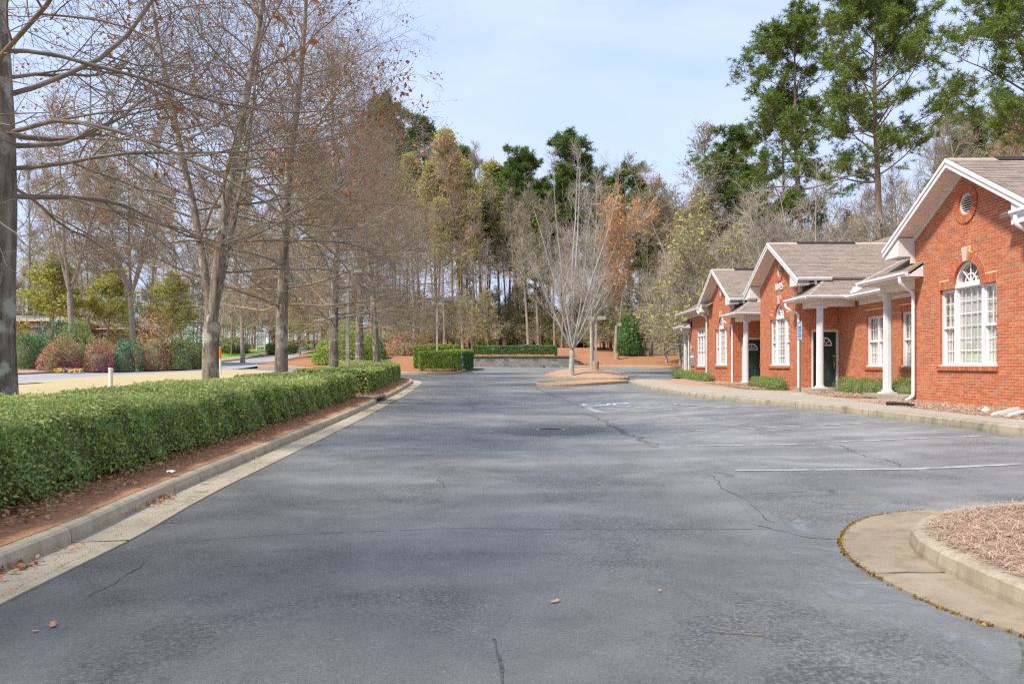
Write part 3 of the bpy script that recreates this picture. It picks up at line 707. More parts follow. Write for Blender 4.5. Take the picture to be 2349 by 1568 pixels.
P = np.repeat(P, 4, 0) + rg.normal(0, .010, (len(P) * 4, 2)); n = len(P); A = rg.uniform(0, 6.28, n); s = rg.uniform(.005, .013, n); zb = hv(P[:, 0], P[:, 1]) + .004
V = np.stack([np.column_stack([P[:, 0] + s * np.cos(A), P[:, 1] + s * np.sin(A), zb]), np.column_stack([P[:, 0] - s * np.cos(A), P[:, 1] - s * np.sin(A), zb]), np.column_stack([P[:, 0], P[:, 1], zb + rg.uniform(.004, .014, n)])], 1).reshape(-1, 3)
obj('moss', V, [np.arange(n * 3).reshape(-1, 3)], M['moss'], None, kind='stuff')
# drain cover in the low point of the car park
q = hit(1262, 985); dc = thing('drain_cover', 'dark iron drain cover sunk in a worn ring of car park asphalt', 'drain cover', q)
mb = MB(); mb.lathe(q, [(.30, .003), (.30, .012), (.25, .013), (.25, .004)], 24, cap=False); mb.build('rim', M['metal'], dc)
mb = MB(); mb.lathe(q, [(.001, .006), (.248, .006)], 24, cap=False); mb.build('grate', M['dark'], dc)
ang = np.linspace(0, 6.283, 40, endpoint=False); rg = np.random.default_rng(3)
rr = 1 + rg.normal(0, .09, 40)
drape('worn_patch', [(q.x + 1.05 * rr[i] * math.cos(a), q.y + .2 + 1.7 * rr[i] * math.sin(a)) for i, a in enumerate(ang)][::-1], M['patch'], .003, .3, parent=lot, kind=None)

# ---------------------------------------------------------------- retaining wall of blocks
rw = thing('retaining_wall', 'low grey block retaining wall under the clipped hedge at the back of the car park', 'retaining wall', (0.8, 66, h(.8, 66)))
BL, BH = .42, .19; base = -.235
bricksrc = None
x0w, x1w = -3.4, 5.05
mbs = []
def blockmesh(w):
    mb = MB(); e = .012
    mb.hexa([(e, 0, e), (w - e, 0, e), (w - e, .26, e), (e, .26, e), (e, 0, BH - e), (w - e, 0, BH - e), (w - e, .26, BH - e), (e, .26, BH - e)], (0, 1, 2, 3, 5))
    me = bpy.data.meshes.new('block'); me.from_pydata(mb.v, [], mb.f); me.materials.append(M['block']); return me
bm_full, bm_half = blockmesh(BL), blockmesh(BL / 2)
mb = MB(); mb.box(x0w, x1w, 66.02, 66.3, base - .3, base + 5 * BH); mb.build('wall_core', M['cap'], rw)
for r_ in range(5):
    x = x0w - (BL / 2 if r_ % 2 else 0)
    end = x1w + (4 - r_) * .36
    first = True
    while x < end - .05:
        w_ = BL
        xx = x
        if x < x0w: xx = x0w; w_ = BL / 2
        b = bpy.data.objects.new('block', bm_full if w_ == BL else bm_half); link(b); b.parent = rw
        b.location = Vector((xx, 66.0 + r_ * .006 + random.uniform(-.006, .006), base + r_ * BH)) - rw.location
        x = xx + w_
x = x0w - .02
while x < x1w + .1:
    mb = MB(); mb.box(x + .006, x + .56, 65.95, 66.32, base + 5 * BH + .002, base + 5 * BH + .085); mb.build('cap_stone', M['cap'], rw); x += .57
for r_ in range(4):
    mb = MB(); xe = x1w + (4 - r_) * .36; mb.box(xe - .38, xe + .08, 65.95, 66.32, base + (r_ + 1) * BH + .002, base + (r_ + 1) * BH + .075); mb.build('cap_stone', M['cap'], rw)
for px in (1090.5, 1247):
    mb = MB(); xx = at(px, 66); mb.box(xx - .05, xx + .05, 65.96, 66.02, base + .05, base + .17); mb.build('weep_hole', M['dark'], rw)
# terrace of soil behind the wall
tx = np.linspace(-4.6, 8.0, 26); ty = np.array([66.2, 66.8, 68, 70, 72, 74, 76])
TX, TY = np.meshgrid(tx, ty); top = base + 5 * BH - .04
drop = np.clip((TX - 5.0) / 1.8, 0, 1) * .75 + np.clip((-3.4 - TX) / 1.1, 0, 1) * .75
TZ = np.maximum(top - drop * (1 - (TY - 66.2) / 10), hv(TX, TY) + SOIL) + .03 + (TY - 66.2) * .03
i = np.arange(TX.size).reshape(TX.shape)
obj('terrace', np.stack([TX, TY, TZ], -1).reshape(-1, 3), [np.stack([i[:-1, :-1], i[:-1, 1:], i[1:, 1:], i[1:, :-1]], -1).reshape(-1, 4)], M['straw'], None, smooth=True, kind='structure')
# ================================================================= BRICK OFFICE BUILDING
XF, XR = 10.40, 11.78
B = thing('office_building', 'single storey red brick office building with white trimmed gables and brown shingle roofs', 'building', (11, 27, -.95))
CO, BLN, JT = .0677, .203, .0125
def frL(X): return lambda u, d, z: (X - d, u, z)
def frF(Y): return lambda u, d, z: (u, Y - d, z)

def sub_intervals(iv, cuts):
    for a, b in cuts:
        out = []
        for p, q in iv:
            if b <= p or a >= q: out.append((p, q)); continue
            if a > p: out.append((p, a))
            if b < q: out.append((b, q))
        iv = out
    return iv

def brick_rows(span, z0, z1, zones, shift=0.0):
    out = []; i = 0; z = z0
    while z + CO - JT <= z1 + 1e-6:
        sp = span(z + CO - JT)
        if sp:
            cuts = [c for f in zones for c in f(z, z + CO - JT)]
            iv = sub_intervals([sp], cuts); off = (i % 2) * BLN / 2 + shift
            for p, q in iv:
                k = math.floor((p - off) / BLN)
                while off + k * BLN < q:
                    a, b = max(p, off + k * BLN), min(q, off + k * BLN + BLN - JT)
                    if b - a > .025: out.append((a, b, z, z + CO - JT))
                    k += 1
        i += 1; z += CO
    return out
def rect_zone(u0, u1, z0, z1):
    return lambda a, b: [(u0, u1)] if b > z0 + .004 and a < z1 - .004 else []
def disc_zone(uc, zc, r, upper=False):
    def f(a, b):
        m = (a + b) / 2
        if upper and b < zc: return []
        dz = max(0, min(abs(a - zc), abs(b - zc))) if not (a < zc < b) else 0
        dz = abs(m - zc)
        if dz >= r: return []
        w = math.sqrt(r * r - dz * dz); return [(uc - w - .004, uc + w + .004)]
    return f

def brick_geo(fr, rows, d0=-.014, d1=0.0):
    V = []; F = []
    for k, (a, b, z0, z1) in enumerate(rows):
        j = random.uniform(-.0015, .0015)
        V += [fr(a, d0, z0), fr(b, d0, z0), fr(b, d0, z1), fr(a, d0, z1), fr(a, d1 + j, z0), fr(b, d1 + j, z0), fr(b, d1 + j, z1), fr(a, d1 + j, z1)]
        o = k * 8; F += [(o + 4, o + 5, o + 6, o + 7), (o, o + 1, o + 5, o + 4), (o + 1, o + 2, o + 6, o + 5), (o + 2, o + 3, o + 7, o + 6), (o + 3, o, o + 4, o + 7)]
    return np.array(V), np.array(F)

def wedge_geo(fr, quads, d0=-.012, d1=.004):
    """free four cornered bricks (arches, soldiers) given as (u,z) corners"""
    V = []; F = []
    for k, q in enumerate(quads):
        V += [fr(u, d0, z) for u, z in q] + [fr(u, d1, z) for u, z in q]
        o = k * 8; F += [(o + 4, o + 5, o + 6, o + 7)] + [(o + i, o + (i + 1) % 4, o + 4 + (i + 1) % 4, o + 4 + i) for i in range(4)]
    return np.array(V), np.array(F)

def ring_quads(uc, zc, r0, r1, a0, a1, n):
    g = .005; out = []
    for k in range(n):
        p, q = a0 + (a1 - a0) * k / n, a0 + (a1 - a0) * (k + 1) / n
        e0, e1 = g / r0, g / r1
        out.append([(uc + r0 * math.cos(p + e0), zc + r0 * math.sin(p + e0)), (uc + r1 * math.cos(p + e1), zc + r1 * math.sin(p + e1)), (uc + r1 * math.cos(q - e1), zc + r1 * math.sin(q - e1)), (uc + r0 * math.cos(q - e0), zc + r0 * math.sin(q - e0))])
    return out

def soldier(u0, u1, z0, z1):
    n = max(1, round((u1 - u0) / CO)); w = (u1 - u0) / n
    return [[(u0 + k * w + .004, z0), (u0 + (k + 1) * w - .004, z0), (u0 + (k + 1) * w - .004, z1), (u0 + k * w + .004, z1)] for k in range(n)]

def mortar_panel(fr, outer, holes, depth, wallname='wall'):
    loops = [[Vector((p[0], p[1], 0)) for p in outer]] + [[Vector((p[0], p[1], 0)) for p in hl] for hl in holes]
    tri = tessellate_polygon(loops); flat = [p for l in loops for p in l]
    V = [fr(p.x, -.0045, p.y) for p in flat]; F3 = [tuple(t) for t in tri]; F4 = []
    base = len(outer)
    for hl in holes:
        n = len(hl); o = len(V)
        V += [fr(p[0], -depth, p[1]) for p in hl]
        F4 += [(base + i, base + (i + 1) % n, o + (i + 1) % n, o + i) for i in range(n)]
        base += n
    fs = [np.array(F3)] + ([np.array(F4)] if F4 else [])
    return obj(wallname, V, fs, M['mortar'] if not F4 else [M['mortar'], M['brick_single']], B)

def gable_span(uc, half, zsh):
    ap = zsh + half * .565
    def f(z):
        if z <= zsh: return (uc - half, uc + half)
        w = (ap - z) / .565
        return (uc - w, uc + w) if w > .06 else None
    return f

# ---- windows
def arc_pts(uc, zc, r, a0=0, a1=math.pi, n=20):
    return [(uc + r * math.cos(a0 + (a1 - a0) * k / n), zc + r * math.sin(a0 + (a1 - a0) * k / n)) for k in range(n + 1)]
def arc_bar(mb, fr, uc, zc, r0, r1, d0, d1, n=20):
    for k in range(n):
        a, b = math.pi * k / n, math.pi * (k + 1) / n
        c = [(uc + r0 * math.cos(a), zc + r0 * math.sin(a)), (uc + r1 * math.cos(a), zc + r1 * math.sin(a)), (uc + r1 * math.cos(b), zc + r1 * math.sin(b)), (uc + r0 * math.cos(b), zc + r0 * math.sin(b))]
        mb.hexa([fr(u, d0, z) for u, z in c] + [fr(u, d1, z) for u, z in c])
def radial_bar(mb, fr, uc, zc, a, r0, r1, w, d0, d1):
    du, dz = math.cos(a), math.sin(a); nu, nz = -dz * w / 2, du * w / 2
    c = [(uc + du * r0 + nu, zc + dz * r0 + nz), (uc + du * r0 - nu, zc + dz * r0 - nz), (uc + du * r1 - nu, zc + dz * r1 - nz), (uc + du * r1 + nu, zc + dz * r1 + nz)]
    mb.hexa([fr(u, d0, z) for u, z in c] + [fr(u, d1, z) for u, z in c])
def muntins(mb, fr, u0, u1, z0, z1, nc, nr, d=-.125, w=.018):
    for k in range(1, nc): uu = u0 + (u1 - u0) * k / nc; mb.wbox(fr, uu - w / 2, uu + w / 2, d - .012, d, z0, z1)
    for k in range(1, nr): zz = z0 + (z1 - z0) * k / nr; mb.wbox(fr, u0, u1, d - .011, d + .001, zz - w / 2, zz + w / 2)
def pane(win, fr, u0, u1, z0, z1, d=-.13):
    obj('pane', [fr(u0, d, z0), fr(u1, d, z0), fr(u1, d, z1), fr(u0, d, z1)], [np.array([(0, 1, 2, 3)])], M['glass'], win)
def blinds(win, fr, u0, u1, z0, z1, d=-.172, pitch=.045):
    mb = MB(); z = z0 + .01
    while z < z1:
        mb.quad(fr(u0, d + .006, z), fr(u1, d + .006, z), fr(u1, d - .003, z + .0465), fr(u0, d - .003, z + .0465)); z += pitch
    for uu in (u0 + .12, u1 - .12): mb.wbox(fr, uu - .004, uu + .004, d + .016, d + .019, z0, z1)
    mb.build('blind', M['blind'], win)
def room(win, fr, u0, u1, z0, z1, d=-.30):
    mb = MB(); p = [fr(u, dd, z) for dd in (d - .5, d + .05) for u, z in ((u0, z0), (u1, z0), (u1, z1), (u0, z1))]
    mb.hexa(p, (0, 2, 3, 4, 5)); mb.build('room_behind', M['room'], win)
def sash(mb, fr, u0, u1, z0, z1, w=.035, d0=-.14, d1=-.10):
    mb.wbox(fr, u0, u0 + w, d0, d1, z0, z1); mb.wbox(fr, u1 - w, u1, d0, d1, z0, z1)
    mb.wbox(fr, u0 + w, u1 - w, d0, d1, z0, z0 + w); mb.wbox(fr, u0 + w, u1 - w, d0, d1, z1 - w, z1)

def hung(win, mb, gr, fr, u0, u1, z0, z1, nc=2, screen=True, nr=3):
    """double hung sash"""
    zm = (z0 + z1) / 2
    sash(mb, fr, u0, u1, zm - .015, z1, .03, -.13, -.095); sash(mb, fr, u0, u1, z0, zm + .02, .03, -.17, -.132)
    mb.wbox(fr, u0, u1, -.13, -.085, zm - .028, zm + .03)
    muntins(gr, fr, u0 + .03, u1 - .03, zm + .02, z1 - .03, nc, nr, -.112); muntins(gr, fr, u0 + .03, u1 - .03, z0 + .03, zm - .02, nc, nr, -.148)
    pane(win, fr, u0 + .025, u1 - .025, zm + .01, z1 - .025, -.118); pane(win, fr, u0 + .025, u1 - .025, z0 + .025, zm - .02, -.154)

def arch_window(fr, uc, w, z0, z1, r, wall_label=None):
    win = bpy.data.objects.new('window', None); link(win); win.parent = B; win.location = Vector(fr(uc, 0, z0)) - B.location
    fm = MB(); gr = MB(); hw = w / 2; e = .045; cw = r + .02
    fm.wbox(fr, uc - hw, uc - hw + e, -.18, -.075, z0, z1); fm.wbox(fr, uc + hw - e, uc + hw, -.18, -.075, z0, z1)
    fm.wbox(fr, uc - hw + e, uc + hw - e, -.18, -.072, z0, z0 + .055); fm.wbox(fr, uc - hw + e, uc - cw, -.18, -.076, z1 - e, z1); fm.wbox(fr, uc + cw, uc + hw - e, -.18, -.076, z1 - e, z1)
    fm.wbox(fr, uc - hw - .01, uc + hw + .01, -.07, -.02, z0 - .005, z0 + .035)
    for s in (-1, 1): fm.wbox(fr, uc + s * cw - .045, uc + s * cw + .045, -.18, -.06, z0 + .055, z1 - .001)
    fm.wbox(fr, uc - cw - .05, uc + cw + .05, -.18, -.04, z1, z1 + .085)
    arc_bar(fm, fr, uc, z1 + .085, r - .055, r - .004, -.18, -.065); fm.wbox(fr, uc - r + .02, uc + r - .02, -.17, -.07, z1 + .086, z1 + .12)
    fm.build('frame', M['frame_plastic'], win)
    ro = r - .05; zc = z1 + .10
    arc_bar(gr, fr, uc, zc, ro * .42, ro * .42 + .028, -.125, -.10, 14)
    for a in (45, 90, 135): radial_bar(gr, fr, uc, zc, R(a), .02, ro, .026, -.124, -.101)
    for s in (-1, 1): pass
    hung(win, gr, gr, fr, uc - hw + e, uc - cw - .045, z0 + .055, z1 - e); hung(win, gr, gr, fr, uc + cw + .045, uc + hw - e, z0 + .055, z1 - e)
    sash(gr, fr, uc - cw + .045, uc + cw - .045, z0 + .055, z1, .025, -.15, -.11); muntins(gr, fr, uc - cw + .07, uc + cw - .07, z0 + .08, z1 - .025, 4, 6, -.128)
    gr.build('grille', M['frame_plastic'], win)
    pane(win, fr, uc - cw + .06, uc + cw - .06, z0 + .07, z1 - .02, -.134)
    pts = arc_pts(uc, zc, ro, n=16); obj('pane', [fr(u, -.132, z) for u, z in pts], [np.array([(0, k, k + 1) for k in range(1, len(pts) - 1)])], M['glass'], win)
    blinds(win, fr, uc - cw + .05, uc + cw - .05, z0 + .05, z1); blinds(win, fr, uc - hw + .07, uc - cw - .05, z0 + .05, z1 - .05, -.19); blinds(win, fr, uc + cw + .05, uc + hw - .07, z0 + .05, z1 - .05, -.19)
    room(win, fr, uc - hw, uc + hw, z0, z1); room(win, fr, uc - r, uc + r, z1 + .05, z1 + .1 + r)
    return win

def sill(fr, uc, w, z):
    q = soldier(uc - w / 2 - .06, uc + w / 2 + .06, z - .105, z - .008); V, F = wedge_geo(fr, q, -.02, .045); obj('sill_bricks', V, [F], M['brick'], B, kind='stuff')

# ---- the walls
singles = []
def gable(uc, half, zb, win_w, num):
    fr = frL(XF); z0w, z1w, r = -.02, 1.80, .50; zs = z1w + .085
    hw = win_w / 2; zsh = 3.36
    hole = [(uc - hw, z0w), (uc + hw, z0w), (uc + hw, z1w + .005), (uc + r, z1w + .005)] + arc_pts(uc, zs, r) + [(uc - r, z1w + .005), (uc - hw, z1w + .005)]
    vent = [(uc + .25 * math.cos(a), 3.69 + .25 * math.sin(a)) for a in np.linspace(0, 2 * math.pi, 24, endpoint=False)]
    outer = [(uc - half, zb), (uc + half, zb), (uc + half, zsh), (uc, zsh + half * .565), (uc - half, zsh)]
    wl = mortar_panel(fr, outer, [hole, vent], .11)
    zones = [rect_zone(uc - hw - .004, uc + hw + .004, z0w - .105, z1w + .205), disc_zone(uc, zs, r + .205, True), disc_zone(uc, 3.69, .445), rect_zone(uc - .17, uc + .17, zs + .56, zs + .82)]
    zones[0] = rect_zone(uc - hw - .06, uc + hw + .06, z0w - .105, z0w - .001)
    zones.append(rect_zone(uc - hw - .006, uc + hw + .006, z0w - .005, z1w)); zones.append(rect_zone(uc - hw - .008, uc + hw + .008, z1w - .002, z1w + .205))
    rows = brick_rows(gable_span(uc, half, zsh), zb, zsh + half * .565, zones, shift=uc - half)
    # flat-arch soldiers each side, ring of headers round the half moon, keystone
    q = soldier(uc - hw, uc - r - .205, z1w + .004, z1w + .20) + soldier(uc + r + .205, uc + hw, z1w + .004, z1w + .20)
    q += [[(uc - r - .2, z1w + .004), (uc - r - .006, z1w + .004), (uc - r - .006, zs - .006), (uc - r - .2, zs - .006)], [(uc + r + .006, z1w + .004), (uc + r + .2, z1w + .004), (uc + r + .2, zs - .006), (uc + r + .006, zs - .006)]]
    ka = .13
    q += ring_quads(uc, zs, r + .004, r + .2, 0, math.pi / 2 - ka, 11) + ring_quads(uc, zs, r + .004, r + .2, math.pi / 2 + ka, math.pi, 11)
    V, F = wedge_geo(fr, q); obj('arch_bricks', V, [F], M['brick'], wl, kind='stuff')
    V, F = wedge_geo(fr, ring_quads(uc, 3.69, .252, .44, 0, 2 * math.pi, 34), -.012, .03); obj('vent_ring_bricks', V, [F], M['brick'], wl, kind='stuff')
    mb = MB(); kz0, kz1 = zs + r - .005, zs + .81
    c = [(uc - .065, kz0), (uc + .065, kz0), (uc + .115, kz1), (uc - .115, kz1)]
    mb.hexa([fr(u, -.02, z) for u, z in c] + [fr(u, .045, z) for u, z in c]); mb.build('keystone', M['limestone'], B)
    # louvred round vent
    vt = bpy.data.objects.new('round_vent', None); link(vt); vt.parent = B; vt.location = Vector(fr(uc, 0, 3.69)) - B.location
    mb = MB()
    for k in range(28):
        a, b = 2 * math.pi * k / 28, 2 * math.pi * (k + 1) / 28
        c = [(uc + rr_ * math.cos(t), 3.69 + rr_ * math.sin(t)) for rr_, t in ((.205, a), (.249, a), (.249, b), (.205, b))]
        mb.hexa([fr(u, -.09, z) for u, z in c] + [fr(u, -.01, z) for u, z in c])
    mb.build('rim', M['trim'], vt); mb = MB()
    for k in range(7):
        z = 3.69 - .18 + k * .055; w_ = math.sqrt(max(.21 ** 2 - (z + .02 - 3.69) ** 2, .002))
        mb.hexa([fr(uc - w_, -.02, z), fr(uc + w_, -.02, z), fr(uc + w_, -.012, z + .004), fr(uc - w_, -.012, z + .004), fr(uc - w_, -.075, z + .042), fr(uc + w_, -.075, z + .042), fr(uc + w_, -.067, z + .046), fr(uc - w_, -.067, z + .046)])
    mb.build('louvre', M['trim'], vt)
    obj('vent_back', [fr(u, -.10, z) for u, z in vent], [np.array([(0, k, k + 1) for k in range(1, 23)])], M['dark'], vt)
    sill(fr, uc, win_w, z0w)
    if num == 1:
        full = [b for b in rows if b[1] - b[0] > BLN - JT - .002]
        full.sort(key=lambda b: b[0] + abs(b[2] - .6) * .8); pick = set(full[:300])
        rest = [b for b in rows if b not in pick]
        me = None
        for a, b, zz0, zz1 in sorted(pick):
            if me is None:
                V, F = brick_geo(lambda u, d, z: (-d, u, z), [(0, BLN - JT, 0, CO - JT)]); me = mesh_np('brick', V, [F], M['brick_single'])
            o = bpy.data.objects.new('brick', me); link(o); o.parent = wl
            o.location = Vector((XF + random.uniform(-.0015, .0015), a, zz0)) - wloc(wl)
        rows = rest
    V, F = brick_geo(fr, rows); obj('bricks', V, [F], M['brick'], wl, kind='stuff')
    return arch_window(fr, uc, win_w, z0w, z1w, r)

def plain_wall(fr, u0, u1, zb, zt, holes, shift=0, heads=True):
    wl = mortar_panel(fr, [(u0, zb), (u1, zb), (u1, zt), (u0, zt)], [[(a, c), (b, c), (b, d), (a, d)] for a, b, c, d in holes], .11)
    zones = []
    for a, b, c, d in holes:
        zones += [rect_zone(a - .006, b + .006, c, d)]
        if heads:
            zones += [rect_zone(a - .1, b + .1, d, d + .2)]
            V, F = wedge_geo(fr, soldier(a - .09, b + .09, d + .002, d + .195)); obj('lintel_bricks', V, [F], M['brick'], wl, kind='stuff')
    rows = brick_rows(lambda z: (u0, u1), zb, zt, zones, shift)
    V, F = brick_geo(fr, rows); obj('bricks', V, [F], M['brick'], wl, kind='stuff')
    return wl

GC = [17.28, 29.35, 37.58]
HALF = [2.2, 2.25, 2.28]
ZB = [-1.0, -1.0, -.95]
for i_ in range(3): gable(GC[i_], HALF[i_], ZB[i_], 2.16, i_ + 1)
# recessed walls, doors walls and end walls
R1W = [(23.72, 25.10, -.05, 1.60), (21.45, 22.85, -.05, 1.60)]
plain_wall(frL(XR), 19.5, 27.1, -1.0, 2.2, R1W)
plain_wall(frL(XR), 31.6, 35.3, -1.0, 2.2, [(33.0, 34.3, -.05, 1.6)])
plain_wall(frL(XF + .10), 39.86, 44.4, -.95, 2.88, [(41.05, 42.95, -.08, 2.02)])
plain_wall(frL(XF + .10), 9.0, 15.08, -1.05, 2.88, [(11.6, 13.5, -.08, 2.02)])
plain_wall(frF(27.1), XF, XR, -1.0, 3.05, [(10.76, 11.72, -.80, 1.25)], heads=False)
plain_wall(frF(35.3), XF, XR, -1.0, 3.05, [(10.76, 11.72, -.80, 1.25)], heads=False)
mb = MB()
for y in (19.49, 31.59, 39.87): mb.box(XF, XR + .4, y - .02, y, -1.0, 3.0)
mb.box(XF + .1, 20.5, 44.38, 44.5, -1.0, 2.9); mb.box(20.4, 20.5, 9, 44.4, -1.0, 2.6); mb.box(XF + .1, 20.5, 8.9, 9.0, -1.0, 2.9)
mb.build('wall', M['mortar'], B)

def pair_window(fr, u0, u1, z0, z1, transom=False, tri=False):
    win = bpy.data.objects.new('window', None); link(win); win.parent = B; win.location = Vector(fr((u0 + u1) / 2, 0, z0)) - B.location
    fm = MB(); gr = MB(); e = .045
    fm.wbox(fr, u0, u0 + e, -.18, -.075, z0, z1); fm.wbox(fr, u1 - e, u1, -.18, -.075, z0, z1); fm.wbox(fr, u0 + e, u1 - e, -.18, -.072, z0, z0 + .05); fm.wbox(fr, u0 + e, u1 - e, -.18, -.073, z1 - e, z1)
    fm.wbox(fr, u0 - .01, u1 + .01, -.07, -.015, z0 - .005, z0 + .03)
    n = 3 if tri else 2; zt = z1 - e
    if transom:
        zt = z1 - .42; fm.wbox(fr, u0 + e, u1 - e, -.18, -.06, zt, zt + .09)
        for k in range(3):
            a = u0 + e + (u1 - u0 - 2 * e) * k / 3; b = u0 + e + (u1 - u0 - 2 * e) * (k + 1) / 3
            sash(gr, fr, a, b, zt + .09, z1 - e); pane(win, fr, a + .03, b - .03, zt + .11, z1 - e - .02)
    for k in range(n):
        a = u0 + e + (u1 - u0 - 2 * e) * k / n; b = u0 + e + (u1 - u0 - 2 * e) * (k + 1) / n
        if k: fm.wbox(fr, a - .035, a + .035, -.18, -.07, z0 + .05, zt)
        hung(win, gr, gr, fr, a + (.035 if k else 0), b - (.035 if k < n - 1 else 0), z0 + .05, zt, 1 if tri else 3, nr=3 if tri else 2)
    fm.build('frame', M['frame_plastic'], win); gr.build('grille', M['frame_plastic'], win)
    blinds(win, fr, u0 + .06, u1 - .06, z0 + .05, zt, -.195, .05); room(win, fr, u0, u1, z0, z1)
    sill(fr, (u0 + u1) / 2, u1 - u0, z0); return win
for a, b, c, d in R1W: pair_window(frL(XR), a, b, c, d)
pair_window(frL(XR), 33.0, 34.3, -.05, 1.6)
w4 = pair_window(frL(XF + .10), 41.05, 42.95, -.08, 2.02, True, True)
pair_window(frL(XF + .10), 11.6, 13.5, -.08, 2.02, True, True)
# poster behind the glass of the far window
fr = frL(XF + .10); mb = MB(); mb.wbox(fr, 41.52, 41.86, -.185, -.18, .16, .93); ps = mb.build('poster', M['sign_white'], w4)
M['poster_red'] = simple('poster_red', (.72, .10, .08), (.66, .09, .07), 5, .6)
mb = MB(); mb.wbox(fr, 41.54, 41.84, -.179, -.176, .77, .91); mb.wbox(fr, 41.54, 41.84, -.179, -.176, .24, .42); mb.build('poster_print', M['poster_red'], w4)

# ---- doors
def door(Y):
    fr = frF(Y); u0, u1, z0, z1 = 10.76, 11.72, -.80, 1.25
    d = bpy.data.objects.new('door', None); link(d); d.parent = B; d.location = Vector(fr(11.24, 0, z0)) - B.location
    mb = MB(); mb.wbox(fr, u0, u0 + .055, -.14, .015, z0, z1); mb.wbox(fr, u1 - .055, u1, -.14, .015, z0, z1); mb.wbox(fr, u0 + .055, u1 - .055, -.14, .016, z1 - .055, z1); mb.build('door_frame', M['white'], d)
    mb = MB(); a, b = u0 + .058, u1 - .058
    mb.wbox(fr, a, b, -.12, -.075, z0 + .02, z1 - .058); mb.build('door_leaf', M['door'], d)
    mb = MB(); mid = (a + b) / 2
    for (p, q) in ((a + .13, mid - .07), (mid + .07, b - .13)):
        for (s, t) in ((z0 + .20, z0 + .72), (z0 + .86, z0 + 1.40)):
            mb.wbox(fr, p, q, -.075, -.066, s, s + .03); mb.wbox(fr, p, q, -.075, -.066, t - .03, t); mb.wbox(fr, p, p + .025, -.075, -.065, s + .03, t - .03); mb.wbox(fr, q - .025, q, -.075, -.065, s + .03, t - .03)
            c = [(p + .05, s + .06), (q - .05, s + .06), (q - .05, t - .06), (p + .05, t - .06)]; cc = [(p + .075, s + .085), (q - .075, s + .085), (q - .075, t - .085), (p + .075, t - .085)]
            mb.hexa([fr(u, -.075, z) for u, z in c] + [fr(u, -.062, z) for u, z in cc])
    mb.build('panel_moulding', M['door'], d)
    zf = z0 + 1.53; mb = MB(); arc_bar(mb, fr, mid, zf, .235, .275, -.076, -.055, 16); mb.wbox(fr, mid - .275, mid + .275, -.076, -.054, zf - .035, zf)
    arc_bar(mb, fr, mid, zf, .075, .095, -.076, -.057, 10)
    for an in (38, 90, 142): radial_bar(mb, fr, mid, zf, R(an), .09, .24, .022, -.076, -.056)
    mb.build('fanlight_frame', M['white'], d)
    pts = arc_pts(mid, zf, .236, n=14); obj('fanlight_pane', [fr(u, -.0735, z) for u, z in pts], [np.array([(0, k, k + 1) for k in range(1, len(pts) - 1)])], M['house_blue'], d)
    mb = MB(); hu = b - .07
    mb.tube([fr(hu, -.075, z0 + 1.02), fr(hu, -.05, z0 + 1.02)], .035, 10); mb.wbox(fr, hu - .022, hu + .022, -.075, -.065, z0 + .66, z0 + .94)
    mb.tube([fr(hu, -.068, z0 + .91), fr(hu, -.02, z0 + .89), fr(hu, -.01, z0 + .80), fr(hu, -.02, z0 + .70), fr(hu, -.068, z0 + .67)], .012, 8); mb.build('door_handle', M['brass'], d)
    mb = MB(); mb.wbox(fr, a, b, -.12, -.02, z0 - .01, z0 + .02); mb.build('threshold', M['bronze'], d)
    if Y < 30:
        mb = MB(); mb.wbox(fr, hu - .06, hu + .05, -.075, -.073, z0 + 1.10, z0 + 1.16); mb.build('sticker', M['lime_leaf'], d)
    return d
door(27.1); door(35.3)

# ---- roofs
NSING = [0]
def slope(P0, U, Sd, length, ur, mat=None, singles=0, thick=.07, jut=0):
    P0, U, Sd = Vector(P0), Vector(U).normalized(), Vector(Sd).normalized(); N = U.cross(Sd).normalized()
    if N.z < 0: N = -N
    pt = lambda u, s, n=0: P0 + U * u + Sd * s + N * n
    c = [(ur(0)[0], 0), (ur(0)[1], 0), (ur(length)[1], length), (ur(length)[0], length)]
    mb = MB(); mb.hexa([pt(u, s, -thick) for u, s in c] + [pt(u, s, -.004) for u, s in c]); rf = mb.build('roof', M['ridge'], B)
    V = []; F = []; s = 0.0; row = 0; ex = .135; units = {}
    while s < length - .04:
        a, b = ur(min(s + ex * .5, length)); u = a - random.uniform(0, .3)
        while u < b:
            w = random.choice((.22, .30, .38)); p, q = max(a, u), min(b, u + w - .006); e1 = min(s + ex, length)
            if q - p > .04:
                lift = .008 + random.uniform(0, .004)
                if singles and q - p > w - .01 and NSING[0] < singles:
                    if w not in units:
                        VV = [(0, 0, -.004), (w - .006, 0, -.004), (w - .006, 0, .009), (0, 0, .009), (w - .006, ex, .003), (0, ex, .003)]
                        units[w] = mesh_np('shingle', VV, [np.array([(0, 1, 2, 3), (3, 2, 4, 5)])], M['shingle_single'])
                    o = bpy.data.objects.new('shingle', units[w]); link(o); o.parent = rf
                    mw = Matrix((U, Sd, N)).transposed().to_4x4(); mw.translation = pt(p, s, random.uniform(0, .004)) - wloc(rf); o.matrix_local = mw; NSING[0] += 1
                else:
                    o_ = len(V); V += [pt(p, s, -.004), pt(q, s, -.004), pt(q, s, lift), pt(p, s, lift), pt(q, e1, .003), pt(p, e1, .003)]
                    F += [(o_, o_ + 1, o_ + 2, o_ + 3), (o_ + 3, o_ + 2, o_ + 4, o_ + 5)]
            u += w
        s += ex; row += 1
    obj('shingles', [tuple(v) for v in V], [np.array(F)], M['shingle'], rf, kind='stuff')
    return rf
PF = .565; PM = .674
